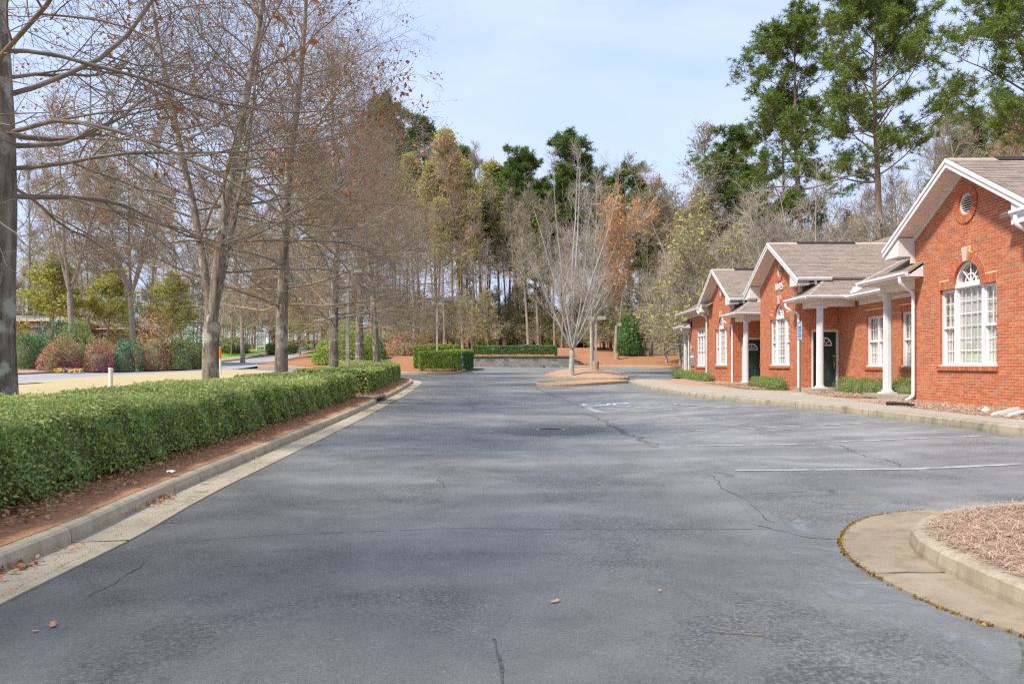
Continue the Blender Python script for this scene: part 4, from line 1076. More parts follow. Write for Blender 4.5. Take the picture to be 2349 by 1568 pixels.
def gutter(p, q, out, drop=.12):
    """eaves gutter from p to q, hanging on the side out"""
    p, q, out = Vector(p), Vector(q), Vector(out)
    prof = [(0, 0), (.062, 0), (.07, .028), (.104, .066), (.104, drop), (.094, drop), (.094, drop - .01), (.01, drop - .01), (0, drop)]
    A = [p + out * o_ + Vector((0, 0, z - drop + .01)) for o_, z in prof]; Bq = [q + out * o_ + Vector((0, 0, z - drop + .01)) for o_, z in prof]
    return MB().prism(A, Bq).build('gutter', M['gutter_metal'], B)

OV = 2.94; XO = 9.96; ZE, = (3.06,); ZR = ZE + OV * PF
for i_, yc in enumerate(GC):
    hf_ = HALF[i_]; ov = hf_ + .74; zr = ZE + ov * PF; xend = 15.6
    c_ = 1 / math.sqrt(1 + PF * PF); lg = ov / c_
    slope((XO, yc - ov, ZE), (1, 0, 0), (0, c_, PF * c_), lg, lambda s: (0, xend - XO), singles=300 if i_ == 0 else 0)
    slope((XO, yc + ov, ZE), (1, 0, 0), (0, -c_, PF * c_), lg, lambda s: (0, xend - XO))
    mb = MB()
    for k in range(20): mb.hexa([(XO + .01 + k * .26, yc - .13, zr - .065), (XO + .262 + k * .26, yc - .13, zr - .055), (XO + .262 + k * .26, yc, zr + .022), (XO + .01 + k * .26, yc, zr + .034), (XO + .01 + k * .26, yc - .13, zr - .045), (XO + .262 + k * .26, yc - .13, zr - .045), (XO + .262 + k * .26, yc + .13, zr - .045), (XO + .01 + k * .26, yc + .13, zr - .045)])
    mb = MB(); mb.prism([(XO + .0, yc - .14, zr - .07), (XO, yc, zr + .02), (XO, yc + .14, zr - .07), (XO, yc, zr - .03)], [(xend, yc - .14, zr - .07), (xend, yc, zr + .02), (xend, yc + .14, zr - .07), (xend, yc, zr - .03)]); mb.build('ridge_cap', M['ridge'], B)
    mb = MB(); mb.prism([(XO + 1.1, yc - .15, zr - .055), (XO + 1.1, yc, zr + .05), (XO + 1.1, yc + .15, zr - .055)], [(XO + 3.35, yc - .15, zr - .055), (XO + 3.35, yc, zr + .05), (XO + 3.35, yc + .15, zr - .055)]); mb.build('ridge_vent', M['dark'], B)
    for sg in (-1, 1):
        # rake boards
        def rk(y_off, dz): return (yc + sg * (ov - y_off), ZE + y_off * PF + dz)
        e0, e1 = rk(0, 0), rk(ov, 0)
        mb = MB(); mb.prism([(XO - .03, *rk(-.01, -.20)), (XO - .03, *rk(-.01, -.02)), (XO - .03, *rk(ov, -.02)), (XO - .03, *rk(ov, -.20))], [(XO + .012, *rk(-.01, -.20)), (XO + .012, *rk(-.01, -.02)), (XO + .012, *rk(ov, -.02)), (XO + .012, *rk(ov, -.20))]); mb.build('rake_board', M['white'], B)
        mb = MB(); mb.prism([(XO - .052, *rk(-.015, -.085)), (XO - .052, *rk(-.015, .004)), (XO - .052, *rk(ov, .004)), (XO - .052, *rk(ov, -.085))], [(XO - .031, *rk(-.015, -.085)), (XO - .031, *rk(-.015, .004)), (XO - .031, *rk(ov, .004)), (XO - .031, *rk(ov, -.085))]); mb.build('rake_moulding', M['white'], B)
        # soffit boards under the overhang
        nb = 16
        for k in range(nb):
            a, b = .02 + (ov - .02) * k / nb + .004, .02 + (ov - .02) * (k + 1) / nb - .004
            mb = MB(); mb.hexa([(XO + .013, *rk(a, -.17)), (XF + .0, *rk(a, -.17)), (XF + .0, *rk(b, -.17)), (XO + .013, *rk(b, -.17)), (XO + .013, *rk(a, -.155)), (XF + .0, *rk(a, -.155)), (XF + .0, *rk(b, -.155)), (XO + .013, *rk(b, -.155))]); mb.build('soffit_board', M['soffit'], B)
        mb = MB(); mb.prism([(XF - .035, *rk(.70, -.30)), (XF - .035, *rk(.70, -.172)), (XF - .035, *rk(ov, -.172)), (XF - .035, *rk(ov, -.30))], [(XF + .0, *rk(.70, -.30)), (XF + .0, *rk(.70, -.172)), (XF + .0, *rk(ov, -.172)), (XF + .0, *rk(ov, -.30))]); mb.build('frieze_board', M['trim'], B)
        # boxed eave return
        pr = [rk(.02, -.26), rk(.02, -.21), rk(.74, -.21), rk(.74, -.66)]
        yA, yB = yc + sg * (ov - .02), yc + sg * (hf_ - .0)
        prof = [(yA, 2.80), (yA, ZE - .20), (yB, ZE + .74 * PF - .21), (yB, 2.80)]
        mb = MB(); mb.prism([(XO + .014, y, z) for y, z in prof], [(XF - .004, y, z) for y, z in prof]); mb.build('eave_return', M['white'], B)
        mb = MB(); mb.box(XF - .10, XF + .012, min(yB, yB + sg * .03) - .02, max(yB, yB + sg * .03) + .02, 2.62, 2.798); mb.build('eave_bracket', M['trim'], B)
        ye = yc + sg * ov
        mb = MB(); mb.box(XF, 12.4, min(ye - sg * .01, ye - sg * .62), max(ye - sg * .01, ye - sg * .62), 2.86, 2.88); mb.build('soffit', M['soffit'], B)
        gutter((XO, ye, ZE), (11.15, ye, ZE), (0, sg, 0))

cM = 1 / math.sqrt(1 + PM * PM); lm = 4.6 / cM
XE, ZM = 11.3, 2.32
slope((XE, 8, ZM), (0, 1, 0), (cM, 0, PM * cM), lm, lambda s: (0, 38.0 - s * cM))                                   # main roof, car park side
zr = ZM + 4.6 * PM
mb = MB(); mb.hexa([(15.9, 8, zr - .07), (20.9, 8, 2.2), (20.9, 46, 2.2), (15.9, 41.4, zr - .07), (15.9, 8, zr), (20.9, 8, 2.3), (20.9, 46, 2.3), (15.9, 41.4, zr)]); mb.build('roof', M['ridge'], B)
mb = MB(); mb.add([(11.3, 46, ZM), (20.9, 46, 2.3), (15.9, 41.4, zr)], [(0, 1, 2)]); mb.build('roof', M['ridge'], B)
for y0, y1, g in ((21.64, 25.5, 0), (31.5, 33.7, 0)):
    gutter((XE, y0 - .02, ZM), (XE, y1 + .05, ZM), (-1, 0, 0))
    mb = MB(); mb.box(XE, XR - .002, y0 - 2, y1 + 1.6, ZM - .13, ZM - .115); mb.build('soffit', M['soffit'], B)
    mb = MB(); mb.box(XR - .055, XR - .004, y0, y1, ZM - .30, ZM - .131); mb.build('frieze_board', M['trim'], B)
# higher eaves over the end bays
ch = 1 / math.sqrt(1 + PF * PF)
slope((10.0, 39.0, ZE), (0, 1, 0), (ch, 0, PF * ch), 4.2 / ch, lambda s: (0, 6.7 - s * ch))
mb = MB(); mb.add([(10, 45.7, ZE), (18, 45.7, ZE), (14.2, 41.5, ZE + 4.2 * PF)], [(0, 1, 2)]); mb.build('roof', M['ridge'], B)
gutter((10.0, 40.25, ZE), (10.0, 45.75, ZE), (-1, 0, 0))
mb = MB(); mb.box(10.0, XF + .095, 39.95, 45.7, ZE - .13, ZE - .115); mb.build('soffit', M['soffit'], B)
mb = MB(); mb.box(XF + .05, XF + .096, 39.95, 44.4, ZE - .30, ZE - .131); mb.build('frieze_board', M['trim'], B)
slope((10.0, 8.0, ZE), (0, 1, 0), (ch, 0, PF * ch), 4.2 / ch, lambda s: (0, 7.5))
gutter((10.0, 8.0, ZE), (10.0, 15.05, ZE), (-1, 0, 0))
mb = MB(); mb.box(10.0, XF + .095, 8, 15.06, ZE - .13, ZE - .115); mb.build('soffit', M['soffit'], B)

def porch(ywall, yout, zE=2.35, wrap=.45):
    """hipped porch roof between a gable's side wall (ywall) and its open end (yout)"""
    sg = 1 if yout > ywall else -1; dp = abs(yout - ywall)
    X0 = 10.0
    # slope falling towards the car park
    slope((X0, ywall - sg * wrap, zE), (0, sg, 0), (cM, 0, PM * cM), 1.72 / cM, lambda s: (0, max(.02, dp + wrap - s * cM)))
    # slope falling along the building
    slope((X0, yout, zE), (1, 0, 0), (0, -sg * cM, PM * cM), 1.7 / cM, lambda s: (s * cM, 1.37 + s * cM))
    hp = [Vector((X0 + t, yout - sg * t, zE + t * PM)) for t in (0, 1.7)]
    for k in range(8):
        a, b = hp[0].lerp(hp[1], k / 8), hp[0].lerp(hp[1], (k + 1.08) / 8)
        w1 = Vector((0, -sg * .15, -.02)); w2 = Vector((.15, 0, -.02)); up = Vector((0, 0, .03 + .004 * (8 - k) * 0))
        mb = MB(); mb.add([a + w1 * .6 + up, a + up * 1.5, a + w2 * .6 + up, b + w1 * .6 + up * .6, b + up, b + w2 * .6 + up * .6], [(0, 1, 4, 3), (1, 2, 5, 4), (0, 1, 2)]); mb.build('hip_cap', M['ridge'], B)
    gutter((X0, ywall - sg * wrap, zE), (X0, yout, zE), (-1, 0, 0)); gutter((X0 - .10, yout, zE), (XE + .1, yout, zE), (0, sg, 0))
    ya, yb = sorted((ywall - sg * wrap, yout)); zs = zE - .13
    mb = MB(); mb.box(X0, XR - .003, ya, yb, zs, zs + .015); mb.build('soffit', M['soffit'], B)
    # white end of the wrapped eave against the brickwork
    y0, y1 = sorted((ywall - sg * wrap, ywall - sg * (wrap - .03)))
    mb = MB(); pr = [(X0 + .02, zs), (X0 + .02, zE - .02), (XF - .01, zE + (XF - X0) * PM - .03), (XF - .01, zs)]
    mb.prism([(x, y0, z) for x, z in pr], [(x, y1, z) for x, z in pr]); mb.build('eave_return', M['white'], B)
    # beams over the column
    yc_ = yout - sg * .40; xc = 10.57
    y0, y1 = sorted((yc_ - sg * .14, yc_ + sg * .14)); mb = MB(); mb.box(xc - .14, XR - .06, y0, y1, zs - .21, zs - .001); mb.build('porch_beam', M['trim'], B)
    y0, y1 = sorted((yc_ - sg * .14, ywall)); mb = MB(); mb.box(xc - .14, xc + .14, y0, y1 - (.002 if sg < 0 else 0), zs - .212, zs - .003); mb.build('porch_beam', M['trim'], B)
    # fluted column
    zt, zb = zs - .215, -.80
    cb = bpy.data.objects.new('column', None); link(cb); cb.parent = B; cb.location = Vector((xc, yc_, zb)) - B.location
    mb = MB(); n = 40
    for z0_, z1_, r0, r1 in ((zb + .10, zt - .10, .120, .108),):
        ringA = [(xc + (r0 - (.016 if k % 2 else 0)) * math.cos(6.2832 * k / n), yc_ + (r0 - (.016 if k % 2 else 0)) * math.sin(6.2832 * k / n), z0_) for k in range(n)]
        ringB = [(xc + (r1 - (.015 if k % 2 else 0)) * math.cos(6.2832 * k / n), yc_ + (r1 - (.015 if k % 2 else 0)) * math.sin(6.2832 * k / n), z1_) for k in range(n)]
        mb.prism(ringA, ringB)
    mb.build('shaft', M['column'], cb)
    mb = MB(); mb.box(xc - .19, xc + .19, yc_ - .19, yc_ + .19, zb + .001, zb + .045); mb.lathe((xc, yc_, zb), [(.16, .046), (.165, .065), (.15, .085), (.128, .105)], 24); mb.build('plinth', M['column'], cb)
    mb = MB(); mb.lathe((xc, yc_, zt), [(.112, -.105), (.122, -.09), (.122, -.07), (.155, -.05)], 24); mb.box(xc - .185, xc + .185, yc_ - .185, yc_ + .185, -.05 + zt, zt - .001); mb.build('capital', M['column'], cb)
    # stoop
    y0, y1 = sorted((ywall, yout + sg * .12)); zg = h(10, (y0 + y1) / 2)
    mb = MB(); mb.box(10.12, XR - .03, y0, y1, -1.05, -.802); mb.build('stoop', M['walk'], B)
porch(27.1, 25.5); porch(19.5, 21.64); porch(35.3, 33.7)
porch(44.4, 46.3, 2.28)
# small white vents on the roof
for y in (25.3, 41.8):
    mb = MB(); x = XE + .3; z = ZM + .3 * PM
    if y > 40: x, z = 10.5, ZE + .5 * PF
    mb.hexa([(x - .18, y - .22, z - .10), (x + .16, y - .2, z + .02), (x + .16, y + .2, z + .02), (x - .18, y + .22, z - .10), (x - .10, y - .13, z + .10), (x + .12, y - .12, z + .16), (x + .12, y + .12, z + .16), (x - .10, y + .13, z + .10)]); mb.build('roof_vent', M['white'], B)

def downspout(pts, r=.045, foot=None):
    P = [Vector(p) for p in pts]; out = [P[0]]
    for a, b, c in zip(P[:-2], P[1:-1], P[2:]):
        la, lc = min(.09, (b - a).length * .45), min(.09, (c - b).length * .45); u, v = (a - b).normalized() * la, (c - b).normalized() * lc
        for t in np.linspace(0, 1, 5): out.append(b + u * (1 - t) ** 2 + v * t ** 2)
    out.append(P[-1]); MB().tube(out, r, 12, cap=False).build('downspout', M['gutter_metal'], B, smooth=True)
downspout([(9.945, 19.35, 2.26), (9.945, 19.35, 2.10), (10.33, 19.42, 1.86), (10.33, 19.42, -.80), (10.05, 19.30, -.93)])
downspout([(9.945, 27.42, 2.24), (9.945, 27.42, 2.08), (10.34, 27.22, 1.86), (10.34, 27.22, -.90)])
downspout([(9.945, 40.45, 2.96), (9.945, 40.45, 2.80), (10.35, 40.15, 2.55), (10.35, 40.15, -.86)])
downspout([(9.945, 35.62, 2.24), (9.945, 35.62, 2.08), (10.34, 35.42, 1.86), (10.34, 35.42, -.86)])
downspout([(9.945, 44.3, 2.17), (9.945, 44.3, 2.02), (10.42, 44.5, 1.8), (10.42, 44.5, -.82)])
downspout([(9.945, 14.9, 2.96), (9.945, 14.9, 2.78), (10.36, 14.8, 2.52), (10.36, 14.8, -.9)])
for yc, hf_ in ((29.35, 2.25), (37.58, 2.28)):
    y = yc - hf_ - .70
    downspout([(10.62, y, 2.96), (10.62, y, 2.84), (10.80, y + .12, 2.80)], .05)
# house number in white raised figures
def figures(body, loc, size, mat, parent, name, rot, ext=.012, sx=1, bold=0):
    cu = bpy.data.curves.new(name, 'FONT'); cu.body = body; cu.size = size; cu.extrude = ext; cu.align_x = 'CENTER'; cu.align_y = 'CENTER'; cu.offset = bold
    o = bpy.data.objects.new(name, cu); link(o); o.parent = parent; cu.materials.append(mat)
    mw = rot.to_4x4(); mw = mw @ Matrix.Diagonal((sx, 1, 1, 1)); mw.translation = Vector(loc) - (wloc(parent) if parent else Vector((0, 0, 0))); o.matrix_local = mw
    return o
ROT_L = Matrix(((0, 0, -1), (-1, 0, 0), (0, 1, 0)))        # facing the car park, reading from the far end to the near end
ROT_F = Matrix(((1, 0, 0), (0, 0, -1), (0, 1, 0)))         # facing the lens
figures('10425', (XF - .02, 29.34, 3.03), .37, M['white'], B, 'house_number', ROT_L, .014, .95, .004)
# lantern and green notice board on the end bay
fr = frL(XF + .10)
lt = thing('wall_lantern', 'small grey wall lantern fixed high on the brick beside the far window', 'lantern', fr(43.75, 0, .9))
mb = MB(); mb.wbox(fr, 43.68, 43.82, 0, .03, .86, 1.12); mb.build('back_plate', M['pole'], lt)
mb = MB(); x, y, z = fr(43.75, .09, .86); mb.lathe((x, y, z), [(.03, 0), (.055, .03), (.055, .16), (.02, .22)], 10); mb.build('lamp_body', M['metal'], lt)
nb = thing('notice_board', 'green notice board with pale swirl emblem screwed to brick beside far downspout', 'sign', fr(43.85, 0, .2))
mb = MB(); mb.wbox(fr, 43.42, 44.28, .005, .04, -.02, .72); mb.build('board', M['util_green'], nb)
mb = MB(); mb.wbox(fr, 43.40, 44.30, .005, .055, -.045, -.02); mb.wbox(fr, 43.40, 44.30, .005, .055, .72, .745); mb.wbox(fr, 43.40, 43.42, .005, .055, -.02, .72); mb.wbox(fr, 44.28, 44.30, .005, .055, -.02, .72); mb.build('frame', M['pole'], nb)
mb = MB(); mb.wbox(fr, 43.46, 44.24, .04, .043, .44, .56)
pts = arc_pts(43.85, .56, .22, R(20), R(160), 12)
for (a, b) in zip(pts[:-1], pts[1:]): mb.quad(fr(a[0], .042, a[1]), fr(b[0], .042, b[1]), fr(b[0] * .75 + 43.85 * .25, .042, b[1] * .75 + .56 * .25), fr(a[0] * .75 + 43.85 * .25, .042, a[1] * .75 + .56 * .25))
pts = arc_pts(43.95, .30, .13, R(90), R(300), 12)
for (a, b) in zip(pts[:-1], pts[1:]): mb.quad(fr(a[0], .042, a[1]), fr(b[0], .042, b[1]), fr(b[0] * .7 + 43.95 * .3, .042, b[1] * .7 + .30 * .3), fr(a[0] * .7 + 43.95 * .3, .042, a[1] * .7 + .30 * .3))
mb.build('emblem', M['sign_white'], nb)
# ================================================================= TREES, HEDGES, SHRUBS
def nrm(a): return a / np.maximum(np.linalg.norm(a, axis=-1, keepdims=True), 1e-9)

def grow(rg, P0, D0, L, R0, K, wob, trop, taper=.25):
    """branches from P0 (N,3) along D0; trop (N,) or scalar bends them up or down per step"""
    N = len(P0); d = nrm(D0.copy()); pts = [P0]; step = (np.asarray(L) / (K - 1))[:, None]
    tz = np.zeros((N, 3)); tz[:, 2] = trop
    for k in range(1, K):
        d = nrm(d + rg.normal(0, wob, (N, 3)) + tz); pts.append(pts[-1] + d * step)
    pts = np.stack(pts, 1); t = np.linspace(0, 1, K)[None]
    return pts, np.asarray(R0)[:, None] * (1 - (1 - taper) * t)

def spawn(rg, pts, rad, per, t0, t1, a0, a1, flat=1.0, up=0.0):
    """positions, directions, parameter and radius of per children on every branch"""
    N, K = rad.shape; idx = np.repeat(np.arange(N), per)
    t = (np.tile(np.arange(per), N) + rg.uniform(.1, .9, N * per)) / per * (t1 - t0) + t0
    f = t * (K - 1); i = np.minimum(f.astype(int), K - 2); w = (f - i)[:, None]
    p = pts[idx, i] * (1 - w) + pts[idx, i + 1] * w; r = rad[idx, i] * (1 - w[:, 0]) + rad[idx, i + 1] * w[:, 0]
    tan = nrm(pts[idx, i + 1] - pts[idx, i]); rnd = rg.normal(0, 1, (len(idx), 3)); rnd[:, 2] *= flat; rnd[:, 2] += up
    perp = nrm(rnd - tan * (rnd * tan).sum(1, keepdims=True)); a = rg.uniform(a0, a1, len(idx))[:, None]
    return p, tan * np.cos(a) + perp * np.sin(a), t, r, idx

def tubes(pts, rad, sides):
    N, K, _ = pts.shape; T = nrm(np.gradient(pts, axis=1))
    ref = np.zeros_like(T); ref[..., 0] = 1; m = np.abs(T[..., 0]) > .8; ref[m] = (0, 1, 0)
    ref = np.repeat(ref[:, :1], K, 1)
    u = nrm(np.cross(T, ref)); v = np.cross(T, u); a = np.linspace(0, 2 * math.pi, sides, endpoint=False)
    V = pts[:, :, None] + rad[:, :, None, None] * (u[:, :, None] * np.cos(a)[None, None, :, None] + v[:, :, None] * np.sin(a)[None, None, :, None])
    i = np.arange(N * K * sides).reshape(N, K, sides); nx = np.roll(i, -1, 2)
    F = np.stack([i[:, :-1], nx[:, :-1], nx[:, 1:], i[:, 1:]], -1).reshape(-1, 4)
    return V.reshape(-1, 3), F

def join(parts):
    Vs = []; Fs = []; b = 0
    for V, F in parts: Vs.append(V); Fs.append(F + b); b += len(V)
    return np.concatenate(Vs), np.concatenate(Fs)

def cards(rg, P, size, up=None, ratio=.5, spread=1.0, shape='leaf'):
    """one small folded leaf (two triangles) at each point; up gives the mean facing"""
    N = len(P); s = size * rg.uniform(.6, 1.25, N) if np.isscalar(size) else size
    n = rg.normal(0, 1, (N, 3)) * spread
    if up is not None: n = n + up
    n = nrm(n); a = nrm(np.cross(n, nrm(rg.normal(0, 1, (N, 3))))); b = np.cross(n, a)
    s = s[:, None]; w = s * ratio
    V = np.stack([P - a * s * .5, P + b * w * .5 + n * w * .18 + a * s * .05, P + a * s * .5, P - b * w * .5 + n * w * .18 + a * s * .05], 1).reshape(-1, 3)
    i = np.arange(N)[:, None] * 4
    return V, np.concatenate([i + np.array([[0, 1, 2]]), i + np.array([[0, 2, 3]])], 1).reshape(-1, 3)

def tree_thing(name, label, cat, trunk, branches, leaves=None, mats=None, group=None, crownname='crown'):
    t = thing(name, label, cat, (0, 0, 0), group)
    obj('trunk', trunk[0], [trunk[1]], mats[0], t, smooth=True)
    obj(crownname, branches[0], [branches[1]], mats[1], t, smooth=True)
    if leaves is not None:
        obj('leaves', leaves[0], [leaves[1]], mats[2], t, kind='stuff')
    return t

def stem_paths(rg, H, r0, forks=None, K=16, wob=.02, lean=(0, 0)):
    """trunk, or a trunk that divides: forks = (height, [(azimuth, tilt, length, radius)])"""
    def flare(t): return 1 + .35 * np.exp(-t * 26)
    if not forks:
        p, r = grow(rg, np.zeros((1, 3)) - [0, 0, .25], np.array([[lean[0], lean[1], 1.0]]), np.array([H]), np.array([r0]), K, wob, .01, .12)
        tt = np.linspace(0, 1, K); return [(p, r * flare(tt)[None])]
    hz, fl = forks
    p, r = grow(rg, np.zeros((1, 3)) - [0, 0, .25], np.array([[lean[0], lean[1], 1.0]]), np.array([hz + .25]), np.array([r0]), 8, wob, 0, .92)
    tt = np.linspace(0, hz / H, 8); out = [(p, r * flare(tt)[None])]
    for az, tilt, ln, rr in fl:
        d = np.array([[math.cos(az) * math.sin(tilt), math.sin(az) * math.sin(tilt), math.cos(tilt)]])
        q = grow(rg, p[:, -1] - d * .12, d, np.array([ln]), np.array([rr]), K, wob * 1.6, .035, .12); out.append(q)
    return out

def oak(seed, H, r0, Lm, n1, n2, n3, n4, forks=None, zlo=1.7, leafn=0, leafbox=None, lean=(0, 0), clear=2.2):
    rg = np.random.default_rng(seed); st = stem_paths(rg, H, r0, forks, lean=lean)
    trunk = join([tubes(p, r, 12) for p, r in st])
    stems = st if not forks else st[1:]
    P = []; D = []; L = []; Rr = []; TR = []
    per = max(1, n1 // len(stems))
    for p, r in stems:
        zz = p[0, :, 2]; z = np.sort(rg.uniform(max(zlo, zz[0] + .15), zz[-1] - .1, per)); u = (z - zlo) / (H - zlo); u = np.clip(u, 0, 1)
        pos = np.stack([np.interp(z, zz, p[0, :, k]) for k in range(3)], 1); rr = np.interp(z, zz, r[0])
        az = np.arange(per) * 2.39996 + rg.uniform(0, .9, per); el = R(5) + (R(56)) * u ** 1.1 + rg.normal(0, .10, per)
        P.append(pos); D.append(np.stack([np.cos(az) * np.cos(el), np.sin(az) * np.cos(el), np.sin(el)], 1))
        ln = Lm * (1 - .72 * u) * rg.uniform(.75, 1.08, per); L.append(ln); Rr.append(np.minimum(rr * .40, .007 + .0046 * ln)); TR.append(.045 - .055 * (1 - u) + rg.normal(0, .012, per))
    P, D, L, Rr, TR = map(np.concatenate, (P, D, L, Rr, TR))
    b1 = grow(rg, P, D, L, Rr, 14, .105, TR, .16)
    p, d, t, r, ix = spawn(rg, *b1, n2, .12, .98, .45, .95, .45, .1)
    l2 = L[ix] * (.42 - .27 * t) * rg.uniform(.6, 1.25, len(t)) + .15
    b2 = grow(rg, p, d, l2, np.minimum(r * .6, .015), 7, .10, -.012, .3)
    p, d, t, r, ix = spawn(rg, *b2, n3, .1, 1.0, .5, 1.0, .7)
    l3 = l2[ix] * rg.uniform(.25, .6, len(t)) + .12
    b3 = grow(rg, p, d, l3, np.minimum(r * .7, .0075), 5, .13, 0, .45)
    p, d, t, r, ix = spawn(rg, *b3, n4, .15, 1.0, .5, 1.0, .9)
    l4 = rg.uniform(.10, .42, len(t)) * (.6 + .5 * np.minimum(1, l3[ix]))
    b4 = grow(rg, p, d, l4, np.full(len(t), .0042), 3, .12, 0, .6)
    for b_ in (b1, b2, b3, b4):                       # limbs are pruned clear of the hedge and paving
        z_ = b_[0][..., 2]; b_[0][..., 2] = np.where(z_ < clear, clear - (clear - z_) * .22, z_)
    br = join([tubes(b1[0], b1[1], 6), tubes(b2[0], b2[1], 4), tubes(b3[0], b3[1], 3), tubes(b4[0], b4[1], 3)])
    lv = None
    if leafn:
        tips = np.concatenate([b4[0][:, -1], b3[0][:, 2]])
        c = tips[rg.integers(0, len(tips), max(1, leafn // 14))]
        if leafbox is not None:
            ok = leafbox(tips); c = tips[ok][rg.integers(0, max(1, ok.sum()), max(1, leafn // 14))]
        d2 = np.repeat(c, 14, 0) + rg.normal(0, .13, (len(c) * 14, 3)) - [0, 0, .06]
        lv = cards(rg, d2, .088, None, .6)
    return trunk, br, lv

def bare(seed, H, r0, n1, n2, n3, n4, zlo, Lm, e0=25, e1=65, budbox=None, forks=None, tw=.010, budn=0, bud=.16, K1=8, wob=.09, trop=.03, prof=.75):
    rg = np.random.default_rng(seed); st = stem_paths(rg, H, r0, forks, wob=.018)
    trunk = join([tubes(p, r, 9) for p, r in st]); stems = st if not forks else st[1:]
    P = []; D = []; L = []; Rr = []; per = max(1, n1 // len(stems))
    for p, r in stems:
        zz = p[0, :, 2]; z0 = max(zlo, zz[0] + .2); z = np.sort(rg.uniform(z0, zz[-1] - .1, per)); u = np.clip((z - zlo) / (H - zlo), 0, 1)
        pos = np.stack([np.interp(z, zz, p[0, :, k]) for k in range(3)], 1); rr = np.interp(z, zz, r[0])
        az = np.arange(per) * 2.39996 + rg.uniform(0, 1.2, per); el = R(e0) + R(e1 - e0) * u + rg.normal(0, .12, per)
        P.append(pos); D.append(np.stack([np.cos(az) * np.cos(el), np.sin(az) * np.cos(el), np.sin(el)], 1))
        L.append(Lm * (1 - prof * u) * rg.uniform(.6, 1.1, per)); Rr.append(rr * .45)
    P, D, L, Rr = map(np.concatenate, (P, D, L, Rr))
    b1 = grow(rg, P, D, L, Rr, K1, wob, trop, .18)
    p, d, t, r, ix = spawn(rg, *b1, n2, .15, 1, .4, .85); l2 = L[ix] * (.5 - .3 * t) * rg.uniform(.6, 1.2, len(t)) + .2
    b2 = grow(rg, p, d, l2, np.maximum(r * .55, tw * 1.2), 5, .11, trop, .35)
    p, d, t, r, ix = spawn(rg, *b2, n3, .15, 1, .4, .9); l3 = l2[ix] * rg.uniform(.3, .6, len(t)) + .25
    b3 = grow(rg, p, d, l3, np.full(len(t), tw), 4, .12, trop, .5)
    parts = [tubes(b1[0], b1[1], 5), tubes(b2[0], b2[1], 4), tubes(b3[0], b3[1], 3)]; tips = b3[0].reshape(-1, 3)
    if n4:
        p, d, t, r, ix = spawn(rg, *b3, n4, .2, 1, .4, .9)
        b4 = grow(rg, p, d, rg.uniform(.25, .7, len(t)) * H / 18, np.full(len(t), tw * .75), 2, .1, trop, .6); parts.append(tubes(b4[0], b4[1], 3)); tips = b4[0].reshape(-1, 3)
    lv = None
    if budn:
        if budbox is not None: tips = tips[budbox(tips)]; budn = min(budn, len(tips))
        c = tips[rg.integers(0, len(tips), budn)] + rg.normal(0, .08, (budn, 3)); lv = cards(rg, c, bud, None, .7)
    return trunk, join(parts), lv

def pine(seed, H, r0, zlo, Lm, n1=42, n2=8, n3=4, tuft=24, nl=.34, wid=.016, top=.35, lean=(0, 0)):
    rg = np.random.default_rng(seed); st = stem_paths(rg, H, r0, lean=lean, wob=.012); p, r = st[0]; trunk = tubes(p, r, 10)
    zz = p[0, :, 2]; u = np.sort(rg.uniform(0, 1, n1)) ** .85; z = zlo + (H - zlo - .4) * u
    pos = np.stack([np.interp(z, zz, p[0, :, k]) for k in range(3)], 1); rr = np.interp(z, zz, r[0])
    az = np.arange(n1) * 2.39996 + rg.uniform(0, 1.4, n1); el = R(5) + R(50) * u + rg.normal(0, .16, n1)
    D = np.stack([np.cos(az) * np.cos(el), np.sin(az) * np.cos(el), np.sin(el)], 1)
    prof = np.minimum(1, .45 + u * 2.2) * (1 - (1 - top) * np.clip((u - .35) / .65, 0, 1) ** 1.4); L = Lm * prof * rg.uniform(.55, 1.1, n1)
    b1 = grow(rg, pos, D, L, np.minimum(rr * .42, .02 + .014 * L), 9, .10, .05, .25)
    q, d, t, r_, ix = spawn(rg, *b1, n2, .35, 1, .45, .95, .6, .25); l2 = L[ix] * (.45 - .28 * t) * rg.uniform(.6, 1.2, len(t)) + .25
    b2 = grow(rg, q, d, l2, np.maximum(r_ * .5, .012), 5, .13, .05, .4)
    q, d, t, r_, ix = spawn(rg, *b2, n3, .35, 1, .4, .9, .7, .3); l3 = l2[ix] * .5 * rg.uniform(.5, 1.1, len(t)) + .18
    b3 = grow(rg, q, d, l3, np.full(len(t), .010), 3, .12, .08, .6)
    br = join([tubes(b1[0], b1[1], 6), tubes(b2[0], b2[1], 4), tubes(b3[0], b3[1], 3)])
    tips = np.concatenate([b3[0][:, -1], b3[0][:, 1], b2[0][:, -1], b1[0][:, -1]]); td = nrm(np.concatenate([b3[0][:, -1] - b3[0][:, 1], b3[0][:, 1] - b3[0][:, 0], b2[0][:, -1] - b2[0][:, -2], b1[0][:, -1] - b1[0][:, -2]]))
    N = len(tips); P = np.repeat(tips, tuft, 0); T = np.repeat(td, tuft, 0); dr = nrm(rg.normal(0, 1, (N * tuft, 3)) + T * .55 + [0, 0, .25]); ln = nl * rg.uniform(.6, 1.1, N * tuft)[:, None]
    side = nrm(np.cross(dr, rg.normal(0, 1, dr.shape))) * wid
    V = np.stack([P + dr * .03 - side, P + dr * .03 + side, P + dr * ln + side * .4, P + dr * ln - side * .4], 1).reshape(-1, 3)
    # a whole tuft hangs together as one piece of colour: give every tuft a shared root vertex
    i = np.arange(N * tuft)[:, None] * 4; F = np.concatenate([i, i + 1, i + 2, i + 3], 1)
    return trunk, br, (V, F)

